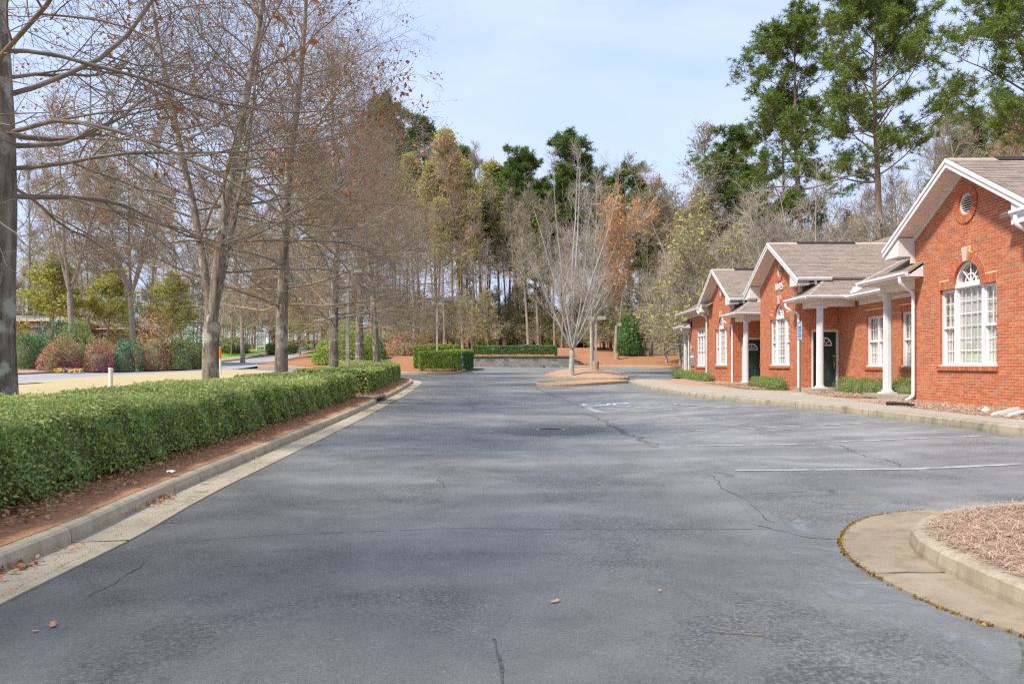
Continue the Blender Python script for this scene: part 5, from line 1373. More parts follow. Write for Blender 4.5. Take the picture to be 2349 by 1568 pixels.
def place(src, x, y, rz, sc, label=None, group=None, dz=SOIL - .05, first=[set()]):
    z = h(x, y) + dz
    if src.name not in first[0]:
        first[0].add(src.name); src.location = (x, y, z); src.rotation_euler = (0, 0, rz); src.scale = (sc, sc, sc) if not hasattr(sc, '__len__') else sc
        if label: src['label'] = label
        if group: src['group'] = group
        return src
    return copy_tree(src, (x, y, z), rz, sc, label, group)

# ---- the row of oaks behind the hedge
OAKM = (M['bark'], M['twig'], M['oak_leaf']); OAKN = (M['bark'], M['twig_near'], M['oak_leaf'])
def lb_near(P): return (P[:, 2] > 3.6)
o1 = tree_thing('oak_tree', 'nearest bare oak with lichen spotted trunk cut by the left edge of the photo', 'tree',
    *oak(101, 13.0, .30, 7.0, 72, 11, 7, 3, zlo=3.1, leafn=5200, leafbox=lb_near), OAKN, 'oaks in a row behind the hedge')
place(o1, at(-12, 9.75), 9.75, R(20), 1)
fk2 = (2.05, [(R(178), R(11), 11.0, .105), (R(10), R(5), 11.6, .135), (R(60), R(20), 9.5, .075)])
o2 = tree_thing('oak_tree', 'forked bare oak whose trunk splits into three stems above the hedge', 'tree',
    *oak(202, 13.2, .195, 6.6, 70, 10, 7, 3, forks=fk2, zlo=2.6, leafn=4600, leafbox=lambda P: (P[:, 2] > 4.6) & (P[:, 2] < 10)), OAKN, 'oaks in a row behind the hedge')
place(o2, at(480, 17.9), 17.9, 0, 1)
o3 = tree_thing('oak_tree', 'straight single stemmed bare oak, second trunk right of the forked oak', 'tree',
    *oak(303, 14.2, .205, 6.8, 64, 10, 7, 3, zlo=2.5, leafn=900, leafbox=lambda P: P[:, 2] > 6), OAKM, 'oaks in a row behind the hedge')
o3['label'] = 'straight single stemmed bare oak standing between the forked oak and the tall lamp pole'
place(o3, at(645, 22.9), 22.9, R(70), 1)
place(o3, at(764, 28.8), 28.8, R(205), .96, 'bare oak with straight trunk just left of the plain grey lamp pole', 'oaks in a row behind the hedge')
place(o1, at(822, 42.0), 42.0, R(150), .93, 'slim bare oak seen between the lamp pole and the last oak of the row', 'oaks in a row behind the hedge')
place(o3, at(864, 36.8), 36.8, R(300), .90, 'last bare oak of the row, rising from the far end of the long hedge', 'oaks in a row behind the hedge')

for y_, x_, rz_, src_ in ((1.2, -7.4, 250, o2), (-7.0, -7.2, 100, o3), (-13.5, -7.0, 10, o1)):
    o = place(src_, x_, y_, R(rz_), .97, 'bare oak behind the lens reaching in at the top left', 'oaks in a row behind the hedge')
    for c in list(o.children):
        if c.name.startswith('leaves'): bpy.data.objects.remove(c)

# ---- pale maples on the island
fkm = (1.25, [(R(a), R(t), l, r) for a, t, l, r in ((0, 16, 9.2, .070), (75, 6, 10.2, .085), (150, 20, 8.2, .06), (215, 12, 9.4, .07), (290, 22, 8.0, .06), (330, 30, 6.6, .05), (185, 34, 6.2, .05), (40, 38, 5.6, .045), (255, 4, 10.4, .08), (120, 42, 5.0, .04), (5, 48, 4.8, .038), (240, 50, 4.6, .036))])
mp1 = tree_thing('maple_tree', 'pale bare maple fanning into many upright stems at the front of the kerbed island', 'tree',
    *bare(404, 10.8, .155, 66, 6, 4, 1, 1.6, 3.0, 42, 66, forks=fkm, tw=.0065, wob=.07, trop=.05, prof=.6), (M['bark_pale'], M['twig_pale'], None), 'maples on the island')
q = Vector((at(1310, 41.8), 41.8, 0)); place(mp1, q.x, q.y, R(10), (.95, .95, 1.08), dz=.20)
fkm2 = (3.0, [(R(a), R(t), l, r) for a, t, l, r in ((20, 14, 6.4, .06), (110, 8, 7.2, .07), (200, 18, 6.0, .05), (300, 24, 5.6, .05), (340, 36, 5.4, .045), (20, 30, 6.2, .05), (0, 42, 5.0, .04), (60, 34, 4.8, .04))])
mp2 = tree_thing('maple_tree', 'maple with orange buds and white trunk leaning beside the concrete lamp base', 'tree',
    *bare(505, 10.0, .12, 72, 8, 5, 2, 2.6, 3.0, 25, 60, forks=fkm2, tw=.0065, budn=3000, bud=.16, wob=.08, trop=.05, prof=.55, budbox=lambda P: P[:, 0] > .9), (M['bark_pale'], M['twig_pale'], M['orange_bud']), 'maples on the island')
place(mp2, at(1357, 47.5), 47.5, R(-20), (1.05, 1.05, 1.12), dz=.25)

# ---- stock of forest trees
G_F = 'bare trees in the wood'
BG = (M['bark_grey'], M['twig_grey'])
f1 = tree_thing('bare_tree', None, 'tree', *bare(11, 21, .27, 26, 8, 5, 2, 9.5, 4.6, 25, 68, tw=.016), (*BG, None))
f2 = tree_thing('bare_tree', None, 'tree', *bare(12, 22, .17, 30, 8, 7, 2, 9, 4.6, 35, 70, tw=.016, budn=5200, bud=.28), (*BG, M['olive_bud']))
f3 = tree_thing('bare_tree', None, 'tree', *bare(13, 20, .17, 30, 8, 7, 2, 7, 4.8, 30, 68, tw=.016, budn=2200, bud=.24), (*BG, M['gold_bud']))
fkb = (5.0, [(R(a), R(t), l, r) for a, t, l, r in ((0, 20, 13, .15), (130, 24, 12, .14), (250, 16, 14, .16), (60, 32, 10, .11), (310, 30, 10, .11))])
f4 = tree_thing('bare_tree', None, 'tree', *bare(14, 19, .26, 60, 7, 6, 2, 6, 3.9, 30, 66, forks=fkb, tw=.016, budn=1700, bud=.2), (M['bark_grey'], M['twig_grey'], M['rust_bud']))
fkv = (.5, [(R(a), R(t), l, r) for a, t, l, r in ((0, 12, 10, .07), (70, 18, 9.4, .06), (140, 8, 10.6, .07), (200, 22, 9, .06), (260, 15, 10, .06), (310, 28, 8, .05), (30, 32, 7.6, .05), (170, 35, 7.2, .045))])
f5 = tree_thing('bare_tree', None, 'tree', *bare(15, 10.4, .14, 64, 6, 5, 2, 1.5, 2.6, 40, 72, forks=fkv, tw=.010, trop=.06, prof=.5), (M['bark_pale'], M['twig_pale'], None))
f6 = tree_thing('thicket_tree', None, 'tree', *bare(16, 7.5, .07, 34, 7, 6, 2, .8, 2.9, 10, 62, tw=.011, budn=1100, bud=.17, wob=.13), (M['bark_grey'], M['twig_grey'], M['olive_bud']))
PM_ = (M['bark_pine'], M['bark_pine'], M['needle']); PD_ = (M['bark_pine'], M['bark_pine'], M['needle_dark'])
pn1 = tree_thing('pine_tree', None, 'tree', *pine(21, 27, .26, 11, 5.6, 40, 8, 4), PM_)
pn2 = tree_thing('pine_tree', None, 'tree', *pine(22, 27, .32, 10, 6.2, 54, 9, 4), PM_)
pn3 = tree_thing('pine_tree', None, 'tree', *pine(23, 25, .20, 13, 4.0, 34, 8, 4, tuft=14, nl=.5, wid=.028, top=.6), PD_)

TILT = (f1, f2, f3, f6)
def stand(src, px, Y, ytop, H, rz, label, group=None, wide=1.0):
    x = at(px, Y); zc = h(x, Y) + SOIL; s = (zat(ytop, Y) - zc) / H
    o = place(src, x, Y, rz, (s * wide, s * wide, s), label, group)
    rl = random.Random(int(px * 7 + Y)); k_ = .045 if src in TILT else .012; o.rotation_euler = (rl.gauss(0, k_), rl.gauss(0, k_), rz); return o

stand(pn1, 1842, 62, 40, 27, R(40), 'tall pine with open airy crown rising behind the middle and far gables', 'tall pines behind the offices', 1.3)
stand(pn1, 1795, 66, 222, 27, R(200), 'shorter leaning pine at the left shoulder of the tall airy pine', 'tall pines behind the offices', 1.05)
stand(pn2, 2022, 48, -70, 27, R(10), 'biggest pine with thick trunk rising behind the roof between the two nearer gables', 'tall pines behind the offices', 1.05)
stand(pn2, 2385, 40, -190, 27, R(130), 'pine at the right edge of the photo whose limbs hang over the nearest roof', 'tall pines behind the offices', 1.1)
stand(pn3, 1700, 78, 330, 25, R(80), 'dark pine with low crown just left of the tall airy pine', 'tall pines behind the offices', 1.25)
for px, Y, yt, rz, w_ in ((1330, 84, 288, 10, 1.35), (1212, 86, 336, 120, 1.1), (1168, 90, 350, 220, 1.1), (1442, 88, 362, 300, 1.15), (1400, 96, 398, 60, 1.1), (1505, 92, 455, 170, 1.2), (1385, 82, 470, 20, 1.4), (1290, 92, 400, 210, 1.2), (1468, 84, 520, 100, 1.3), (1262, 88, 400, 40, 1.1), (1115, 92, 400, 250, 1.0), (1060, 98, 330, 140, 1.0), (1560, 90, 470, 60, 1.2), (1240, 80, 560, 30, 1.2)):
    stand(pn3, px, Y, yt, 27.5, R(rz), 'dark green pine behind the islands', 'pines in the wood', w_)
for px, Y, yt, rz in ((905, 96, 205, 30), (958, 104, 258, 140), (852, 108, 235, 250), (745, 112, 330, 60)):
    stand(pn3, px, Y, yt, 27.5, R(rz), 'dark pine top behind the bare oak branches', 'pines behind the oaks', 1.0)
for px, Y, yt, rz in ((2250, 70, 250, 30), (2330, 76, 300, 100), (2150, 78, 390, 210)):
    stand(pn3, px, Y, yt, 27, R(rz), 'dull green pine above the nearest roof', 'pines above the nearest roof', 1.3)
rgf = random.Random(5)
GO_ = 'olive budding tree in the wood'
for px, Y, yt, src, lab in ((1000, 84, 262, f2, GO_), (1040, 88, 300, f2, GO_), (1076, 86, 325, f2, GO_), (962, 82, 330, f2, GO_), (1120, 92, 335, f2, GO_), (1020, 78, 420, f2, GO_), (930, 90, 300, f2, GO_), (1165, 86, 400, f2, GO_), (1225, 84, 430, f2, GO_), (1290, 86, 440, f2, GO_), (1500, 88, 430, f2, GO_), (1620, 80, 430, f2, GO_), (1690, 84, 400, f2, GO_), (1095, 80, 400, f2, GO_)):
    stand(src, px, Y, yt, 25, R(rgf.uniform(0, 360)), lab, 'olive budding trees', .95)
for px, Y, yt in ((1062, 80, 335), (1548, 84, 430), (1530, 78, 520)):
    stand(f3, px, Y, yt, 20, R(rgf.uniform(0, 360)), 'golden budding tree at the edge of the wood', 'golden budding trees', .95)
GB = 'bare grey tree in the wood behind the car park'
for px, Y, yt in ((1105, 96, 320), (1148, 86, 395), (1183, 82, 415), (1235, 80, 405), (1272, 79, 430), (1256, 90, 380), (1212, 78, 450), (1310, 88, 420), (1350, 80, 520), (1420, 79, 500), (1085, 79, 440), (1052, 92, 330), (1000, 94, 300), (950, 78, 430), (1480, 80, 480), (1600, 90, 420), (1650, 82, 400), (1190, 92, 400), (1288, 78, 520)):
    stand(f1, px, Y, yt, 23, R(rgf.uniform(0, 360)), GB, G_F, rgf.uniform(.7, .95))
stand(f4, 1585, 78, 312, 19, R(40), 'broad bare tree with rusty crown standing alone against the sky left of the pines', 'rusty crowned trees', 1.15)
stand(f4, 1660, 84, 400, 19, R(160), 'lower rusty bare tree beside the dark pine left of the tall airy pine', 'rusty crowned trees', 1.0)
for px, Y, yt, rz in ((1782, 54, 440, 10), (1868, 52, 405, 130), (1925, 56, 470, 240), (1730, 60, 505, 60)):
    stand(f5, px, Y, yt, 10.4, R(rz), 'pale many stemmed bare tree right behind the brown office roofs', 'pale trees behind the roofs', 1.15)
for px, Y, yt in ((2110, 64, 330), (2170, 60, 300), (2235, 58, 255), (2300, 62, 240), (2075, 70, 400), (1975, 72, 430), (1900, 70, 450), (1760, 74, 440), (1690, 72, 470), (2345, 56, 280), (1640, 68, 520), (2200, 72, 260)):
    stand(f1, px, Y, yt, 21, R(rgf.uniform(0, 360)), 'bare grey tree standing behind the office roofs', 'bare trees behind the offices', .85)
for px, Y, yt in ((2140, 56, 400), (1950, 66, 500), (2260, 54, 330)):
    stand(f3, px, Y, yt, 20, R(rgf.uniform(0, 360)), 'golden brown budding tree standing behind the office roofs', 'budding trees behind the offices', .9)
for px, Y, yt in ((1560, 63, 590), (1528, 66, 600), (1610, 60, 560)):
    stand(f5, px, Y, yt, 10.4, R(rgf.uniform(0, 360)), 'pale thin bare tree by the board fence left of the offices', 'pale trees by the fence', 1.0)
# left background, across the street
GLb = 'bare tree on the rise across the street'
for px, Y, yt in ((-140, 90, 360), (-40, 98, 400), (70, 104, 370), (140, 110, 440), (205, 98, 400), (262, 108, 400), (345, 104, 410), (415, 110, 420), (470, 100, 410), (530, 108, 390), (640, 104, 380), (705, 108, 340), (765, 102, 340), (820, 106, 320), (872, 96, 330), (905, 86, 370), (685, 116, 440), (735, 96, 430), (850, 86, 410)):
    stand(rgf.choice((f1, f1, f1, f2)), px, Y, yt, 21, R(rgf.uniform(0, 360)), GLb, 'bare trees across the street', rgf.uniform(.8, 1.05))
for (px, Y, yt, rz, lab) in ((165, 73, 250, 30, 'thick trunked bare street tree behind the pink flowering shrubs'), (303, 76, 270, 120, 'thick trunked bare street tree beside the round blue green shrub'), (556, 88, 430, 10, 'dark trunked bare tree just left of the white board sign'), (628, 116, 440, 90, 'dark trunked bare tree just behind the white board sign')):
    stand(f4, px, Y, yt, 19, R(rz), lab, 'street trees across the road', .85)
for px, Y, yt, wd in ((125, 74, 610, 1.5), (245, 78, 640, 1.4), (400, 80, 640, 1.4), (690, 96, 690, 1.6), (500, 92, 690, 1.2)):
    pass
# young lime green spring trees
fl = tree_thing('lime_tree', None, 'tree', *bare(31, 8, .09, 40, 7, 5, 1, 1.2, 3.0, 20, 65, tw=.012, budn=6500, bud=.20), (M['bark_grey'], M['twig_grey'], M['lime_leaf']))
for px, Y, yt, lab in ((120, 76, 600, 'lime green tree in fresh leaf behind the dark evergreen shrub'), (245, 80, 625, 'lime green tree in fresh leaf between the two thick street trunks'), (395, 84, 640, 'pale lime tree behind the russet shrubs left of the forked oak'), (688, 100, 695, 'small lime tree by the street just right of the straight oak')):
    stand(fl, px, Y, yt, 8, R(rgf.uniform(0, 360)), lab, 'lime green spring trees', 1.25)
# thicket along the foot of the wood
GT = 'tangled bare thicket stem at the foot of the wood'
for i_ in range(52):
    px = 880 + i_ * 13.7 + rgf.uniform(-8, 8); Y = rgf.uniform(77, 90)
    if 1395 < px < 1490: Y = max(Y, 80)
    stand(f6, px, Y, rgf.uniform(640, 720), 7.5, R(rgf.uniform(0, 360)), GT, 'thicket at the foot of the wood', rgf.uniform(.9, 1.3))
for i_ in range(14):
    px = 1560 + i_ * 58 + rgf.uniform(-15, 15); stand(f6, px, rgf.uniform(56, 68), rgf.uniform(480, 560), 7.5, R(rgf.uniform(0, 360)), 'tangled bare thicket tree showing above the office roofs', 'thicket behind the offices', 1.1)
for i_ in range(22):
    px = -60 + i_ * 43 + rgf.uniform(-15, 15); stand(f6, px, rgf.uniform(112, 118) if 540 < px < 700 else rgf.uniform(98, 116), rgf.uniform(600, 680), 7.5, R(rgf.uniform(0, 360)), 'tangled bare thicket tree across the street', 'thicket across the street', 1.2)
# the far wood that closes every gap: one mass of trunks and twigs
rg = np.random.default_rng(77); n = 430
X = rg.uniform(-95, 75, n); Y = rg.uniform(108, 150, n); X = np.where(rg.random(n) < .3, rg.uniform(24, 60, n), X); Y = np.where((X > 24) & (rg.random(n) < .6), rg.uniform(72, 110, n), Y)
Z = hv(X, Y) + SOIL; P0 = np.stack([X, Y, Z], 1); Hh = rg.uniform(11, 19, n)
tr = grow(rg, P0, np.tile([0, 0, 1.0], (n, 1)) + rg.normal(0, .03, (n, 3)), Hh, rg.uniform(.08, .2, n), 6, .02, .02, .15)
p, d, t, r, ix = spawn(rg, *tr, 16, .15, 1, .5, 1.0); l_ = rg.uniform(1.2, 3.6, len(t)); b1 = grow(rg, p, d, l_, np.full(len(t), .03), 4, .1, .05, .3)
p, d, t, r, ix = spawn(rg, *b1, 6, .2, 1, .4, .9); b2 = grow(rg, p, d, rg.uniform(.6, 1.8, len(t)), np.full(len(t), .022), 2, .1, .03, .6)
V, F = join([tubes(*tr, 5), tubes(*b1, 3), tubes(*b2, 3)])
obj('far_wood', V, [F], M['twig_grey'], None, kind='stuff')

# ---- clipped hedges
def hedge(name, label, path, width, height, seed, bands, front=1, basez=None, mat='hedge', topmat='hedge_top', group=None, core='hedge_core', stems=True, wav=.05, gap=.12, round_end=True, leafratio=.48, tops=.012):
    """path: front face line (away side is to its left when front=1); bands: (s0, s1, leaf size, leaves per m2)"""
    rg = np.random.default_rng(seed); P = resample(path, .25); d = np.concatenate([[0], np.cumsum(np.hypot(*np.diff(P, axis=0).T))]); tot = d[-1]
    T = np.gradient(P, axis=0); T = nrm(T); N = np.stack([-T[:, 1], T[:, 0]], 1) * front
    gz = hv(P[:, 0], P[:, 1]) + SOIL if basez is None else np.full(len(P), basez)
    ip = lambda s, A: np.stack([np.interp(s, d, A[:, k]) for k in range(A.shape[1])], 1)
    ph = rg.uniform(0, 6, 4)
    def hgt(s, u): return height * (1 + wav * (np.sin(s * .9 + ph[0]) * .5 + np.sin(s * 2.3 + u * 2 + ph[1]) * .35 + np.sin(s * 5.1 + u * 4 + ph[2]) * .25) / 1.0)
    def pos(s, u, z):
        """u 0 front..1 back; z 0..1"""
        c = ip(s, P); nn = ip(s, N); g = np.interp(s, d, gz); rnd = np.minimum(np.minimum(u, 1 - u) * width, .18) / .18
        bul = (np.sin(s * 3.1 + z * 3 + ph[3]) * .35 + np.sin(s * 7.3 + z * 6) * .3) * .09
        q = c + nn * (u * width + bul * np.where(u < .5, -1, 1))[:, None]
        return np.column_stack([q, g + gap * (1 - z) * .0 + z * hgt(s, u * width) * (1 - .10 * (1 - rnd) ** 2)]), nn
    root = thing(name, label, 'hedge', (P[len(P) // 2][0], P[len(P) // 2][1], gz[len(P) // 2]), group)
    Lv = []; Lt = []
    for s0, s1, sz, dens in bands:
        ar = (s1 - s0)
        for face, frac, share in (('f', height, 1.0), ('t', width, .85), ('b', height, .3)):
            n = int(ar * frac * dens * share); s = rg.uniform(s0, s1, n); dep = np.abs(rg.normal(0, .04, n)) - .035 * (rg.random(n) < .12) * rg.random(n)
            if face == 't': u = rg.uniform(0, 1, n); z = np.ones(n) - dep * .7 / height + rg.uniform(0, tops, n) / height
            else:
                z = rg.beta(1.35, 1.0, n); u = dep / width
                if face == 'b': u = 1 - u
                hole = np.sin(s * 5.3 + z * 7 + ph[0]) + np.sin(s * 11.7 - z * 9 + ph[1]) + np.sin(s * 2.9 + z * 3); keep = ((z > .14) | (rg.random(n) < .45)) & (rg.random(n) < np.clip(1.15 - .32 * hole * (hole > .6), .35, 1)); s, u, z = s[keep], u[keep], z[keep]
            p, nn = pos(s, u, z); up = np.zeros((len(p), 3))
            if face == 't': up[:, 2] = .9; up[:, :2] -= nn * .15
            else: up[:, :2] = -nn * (1 if face == 'f' else -1) * .75; up[:, 2] = .45
            (Lt if face == 't' else Lv).append(cards(rg, p, sz, up, leafratio, .8))
    # ends
    for se, sgn in ((0, -1), (tot, 1)):
        sz, dens = (bands[0][2:] if sgn < 0 else bands[-1][2:]); n = int(width * height * dens)
        u = rg.uniform(0, 1, n); z = rg.beta(1.3, 1, n); p, nn = pos(np.full(n, se), u, z); tt = ip(np.full(n, se), T)
        p[:, :2] += tt * (rg.normal(.0, .05, n) * 1)[:, None]; up = np.zeros((n, 3)); up[:, :2] = tt * sgn; up[:, 2] = .4
        Lv.append(cards(rg, p, sz, up, leafratio, .8))
    V, F = join(Lv); V2, F2 = join(Lt)
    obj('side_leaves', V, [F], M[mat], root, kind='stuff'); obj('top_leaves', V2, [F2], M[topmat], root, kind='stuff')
    if stems:
        n = int(tot * 8); s = rg.uniform(0, min(tot, 14), n); u = rg.uniform(.0, 1, n); p, nn = pos(s, u, np.ones(n) * .97)
        b_ = grow(rg, p, np.column_stack([rg.normal(0, .35, (n, 2)), np.ones(n)]), rg.uniform(.05, .15, n), np.full(n, .0025), 4, .12, 0, .5); c_ = np.repeat(b_[0][:, 1:].reshape(-1, 3), 3, 0) + rg.normal(0, .012, (n * 9, 3))
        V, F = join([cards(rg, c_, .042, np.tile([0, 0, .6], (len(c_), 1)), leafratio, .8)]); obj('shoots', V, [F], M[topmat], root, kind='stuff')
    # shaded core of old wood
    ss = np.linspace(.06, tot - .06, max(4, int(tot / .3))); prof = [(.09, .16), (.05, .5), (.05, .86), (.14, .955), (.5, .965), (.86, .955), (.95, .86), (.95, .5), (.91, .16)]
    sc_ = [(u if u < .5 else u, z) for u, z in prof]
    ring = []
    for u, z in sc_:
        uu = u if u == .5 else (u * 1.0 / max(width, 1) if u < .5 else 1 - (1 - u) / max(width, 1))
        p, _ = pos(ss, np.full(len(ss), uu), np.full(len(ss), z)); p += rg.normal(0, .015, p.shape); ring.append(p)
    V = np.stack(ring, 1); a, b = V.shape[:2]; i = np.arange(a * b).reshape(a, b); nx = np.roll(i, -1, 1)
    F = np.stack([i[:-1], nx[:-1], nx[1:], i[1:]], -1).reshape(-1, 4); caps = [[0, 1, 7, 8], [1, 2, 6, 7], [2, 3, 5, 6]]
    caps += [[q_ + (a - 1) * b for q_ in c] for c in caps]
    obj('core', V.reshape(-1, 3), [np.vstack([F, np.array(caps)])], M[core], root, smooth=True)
    if stems:
        n = int(tot * 9); s = rg.uniform(0, tot, n); u = rg.uniform(.03, .6, n); p, nn = pos(s, u, np.zeros(n)); dd = np.column_stack([rg.normal(0, .35, (n, 2)) - nn * .25, np.ones(n)])
        b_ = grow(rg, p, dd, rg.uniform(.35, .75, n) * height, rg.uniform(.004, .009, n), 4, .12, 0, .5)
        q_, d_, t_, r_, ix = spawn(rg, *b_, 5, .15, 1, .5, 1.1); b2_ = grow(rg, q_, d_, rg.uniform(.12, .32, len(t_)), np.full(len(t_), .0032), 3, .15, 0, .5)
        V, F = join([tubes(*b_, 4), tubes(*b2_, 3)]); obj('stems', V, [F], M['stem'], root, kind='stuff')
    return root

f1p = offset(kL[kL[:, 1] > 1.0], .62)
L1 = np.concatenate([[0], np.cumsum(np.hypot(*np.diff(f1p, axis=0).T))])[-1]
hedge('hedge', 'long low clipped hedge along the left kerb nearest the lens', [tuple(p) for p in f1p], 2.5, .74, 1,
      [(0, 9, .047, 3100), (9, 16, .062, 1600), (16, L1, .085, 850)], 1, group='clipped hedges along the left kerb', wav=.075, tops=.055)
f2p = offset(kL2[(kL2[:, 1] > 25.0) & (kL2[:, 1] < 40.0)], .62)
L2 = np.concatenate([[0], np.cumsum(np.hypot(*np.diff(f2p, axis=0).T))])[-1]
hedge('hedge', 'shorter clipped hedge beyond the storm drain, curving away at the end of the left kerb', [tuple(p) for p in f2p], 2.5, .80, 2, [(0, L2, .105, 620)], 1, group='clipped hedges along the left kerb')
# bright box-leaved hedges round the bend of the drive
y0 = 48.3
hedge('box_hedge', 'bright green squared hedge block on the kerbed corner facing the drive', [(at(963, y0) , y0), (at(1049, y0), y0)], 2.4, 1.27, 3, [(0, 4, .11, 900)], 1, mat='box_leaf', topmat='box_leaf', core='hedge_core', stems=False, wav=.03, group='bright hedges on the corner')
hedge('box_hedge', 'long bright hedge sloping up the bank behind the squared hedge block', [(at(950, 56), 56), (at(1046, 56), 56)], 3.0, 1.75, 4, [(0, 3.2, .12, 900)], 1, mat='box_leaf', topmat='box_leaf', stems=False, wav=.03, group='bright hedges on the corner')
hedge('box_hedge', 'darker hedge running back from the blue mailbox to the retaining wall', [(at(1062, 52), 52), (at(1083, 54.5), 54.5), (at(1084, 63), 63)], 1.5, 1.35, 5, [(0, 12, .12, 600)], 1, mat='ever_leaf', topmat='box_leaf', stems=False, wav=.04, group='bright hedges on the corner')
zt = top = base + 5 * BH + .02
hedge('wall_hedge', 'straight dark green hedge standing on the terrace above the retaining wall', [(at(1085, 67.2), 67.2), (at(1276, 67.2), 67.2)], 1.1, .92, 6, [(0, 9, .12, 700)], 1, basez=zt + .10, mat='ever_leaf', topmat='ever_leaf', stems=True, wav=.06)

def shrub(name, label, c, r, n, size, mat, group=None, core='hedge_core', seed=0, lump=.27, flat=.0, cat='shrub', mat2=None, share2=0, boxy=2.1):
    rg = np.random.default_rng(seed); root = thing(name, label, cat, c, group)
    d = nrm(rg.normal(0, 1, (n, 3))); d[:, 2] = np.abs(d[:, 2]) if flat == 0 else d[:, 2]
    k = boxy; sup = (np.abs(d) ** k).sum(1) ** (-1 / k)
    dirs = nrm(rg.normal(0, 1, (9, 3))); lmp = sum(np.exp((d @ q - 1) * 9) for q in dirs)
    rad = sup * (1 - lump + lump * 1.5 * np.minimum(1, lmp)) * (1 - rg.normal(.03, .10, n).clip(-.12, .4))
    P = np.array(c) + d * rad[:, None] * np.array(r)
    a = np.ones(n, bool)
    if mat2:
        fc = nrm(rg.normal(0, 1, (7, 3)) * [1, 1, .4]); m2 = rg.random(n) < 1.0 * share2 * np.clip(1.3 - 1.5 * d[:, 2], .08, 1.1) * np.minimum(1, sum(np.exp((d @ q - 1) * 5) for q in fc)); V, F = cards(rg, P[m2], size * .9, d[m2] * 1.1, .7, .8); obj('flowers', V, [F], M[mat2], root, kind='stuff'); a = ~m2
    V, F = cards(rg, P[a], size, d[a] * 1.1, .55, .8); obj('foliage', V, [F], M[mat], root, kind='stuff')
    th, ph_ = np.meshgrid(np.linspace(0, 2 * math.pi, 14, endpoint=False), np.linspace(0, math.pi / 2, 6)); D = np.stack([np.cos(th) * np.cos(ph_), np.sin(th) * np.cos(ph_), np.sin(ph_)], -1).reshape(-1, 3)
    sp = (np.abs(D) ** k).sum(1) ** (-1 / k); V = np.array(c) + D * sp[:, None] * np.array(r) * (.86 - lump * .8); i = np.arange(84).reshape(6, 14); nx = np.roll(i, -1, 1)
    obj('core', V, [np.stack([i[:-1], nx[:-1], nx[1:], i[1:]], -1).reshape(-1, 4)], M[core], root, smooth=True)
    return root
def gz(x, y): return h(x, y) + SOIL
def pshrub(name, label, px, Y, w_px, ytop, depth, n, size, mat, **k):
    x = at(px, Y); z = gz(x, Y); hh = zat(ytop, Y) - z
    return shrub(name, label, (x, Y, z - .05), (w_px / F_PX * Y / 2, depth, hh), n, size, mat, **k)
# foundation bushes under the brick walls
for row, (xs, y0, y1, n, lab) in enumerate(((11.05, 24.75, 21.2, 5, 'clipped foundation bush in the row under the paired window'), (9.75, 29.9, 27.6, 4, 'clipped foundation bush in the row under the number gable'), (9.6, 43.6, 37.2, 7, 'clipped foundation bush in the row under the far gable'))):
    for k in range(n):
        y = y0 + (y1 - y0) * k / (n - 1); x = xs + random.uniform(-.05, .05) - (.0 if row else .0)
        shrub('foundation_bush', lab, (x, y, gz(x, y) - .03), (.36, abs(y1 - y0) / (n - 1) * .60, random.uniform(.46, .53) if row == 0 else random.uniform(.40, .47)), 2600 if row < 2 else 1200, .042 if row < 2 else .06, 'bush_leaf', group='foundation bushes ' + ('under the paired window', 'under the number gable', 'under the far gable')[row], seed=60 + row * 10 + k, lump=.10, boxy=3.2)
# across the street
pshrub('evergreen_shrub', 'big dark green evergreen shrub beside the nearest oak trunk, across the street', 62, 63, 104, 748, 2.4, 5200, .16, 'ever_leaf', seed=1)
pshrub('evergreen_shrub', 'tall blue green evergreen shrub behind the big dark one across the street', 118, 67, 92, 744, 2.2, 3600, .18, 'blue_leaf', seed=2)
pshrub('flowering_shrub', 'russet shrub with magenta blossom left of the pansy bed', 128, 61.5, 80, 772, 1.8, 4200, .14, 'red_leaf', seed=3, mat2='magenta', share2=.75, group='russet flowering shrubs')
pshrub('flowering_shrub', 'tall olive shrub with magenta tips behind the pansy bed', 180, 65, 112, 748, 2.2, 5200, .15, 'bush_leaf', seed=4, mat2='magenta', share2=.22, group='russet flowering shrubs')
pshrub('flowering_shrub', 'magenta blossomed shrub right of the pansy bed', 226, 63.5, 76, 782, 1.8, 3800, .14, 'red_leaf', seed=5, mat2='magenta', share2=.8, group='russet flowering shrubs')
pshrub('round_shrub', 'round blue green shrub between russet shrubs across the street', 285, 66, 66, 758, 1.9, 4200, .14, 'blue_leaf', seed=6)
pshrub('flowering_shrub', 'broad russet shrub with scattered pink blossom left of the forked oak', 358, 69, 112, 732, 2.4, 5200, .16, 'red_leaf', seed=7, mat2='magenta', share2=.22, group='russet flowering shrubs')
pshrub('flowering_shrub', 'low olive shrub with pink blossom close to the forked oak trunk', 412, 70, 78, 756, 2.0, 3600, .16, 'bush_leaf', seed=8, mat2='magenta', share2=.3, group='russet flowering shrubs')
pshrub('evergreen_shrub', 'near black evergreen shrub just left of the forked oak trunk', 448, 73, 64, 768, 2.0, 3200, .16, 'ever_leaf', seed=9)
pshrub('evergreen_shrub', 'yellow green laurel thicket behind the lamp pole and the fourth oak', 780, 66, 150, 748, 2.6, 8200, .18, 'box_leaf', seed=10, lump=.25)
pshrub('evergreen_shrub', 'darker laurel thicket between the two last oaks of the row', 845, 70, 80, 760, 2.0, 4200, .18, 'ever_leaf', seed=11, lump=.25)
pshrub('magnolia', 'large glossy dark green magnolia bush by the board fence', 1443, 73.5, 88, 737, 2.3, 11000, .17, 'ever_leaf', seed=12, lump=.38, boxy=1.9)
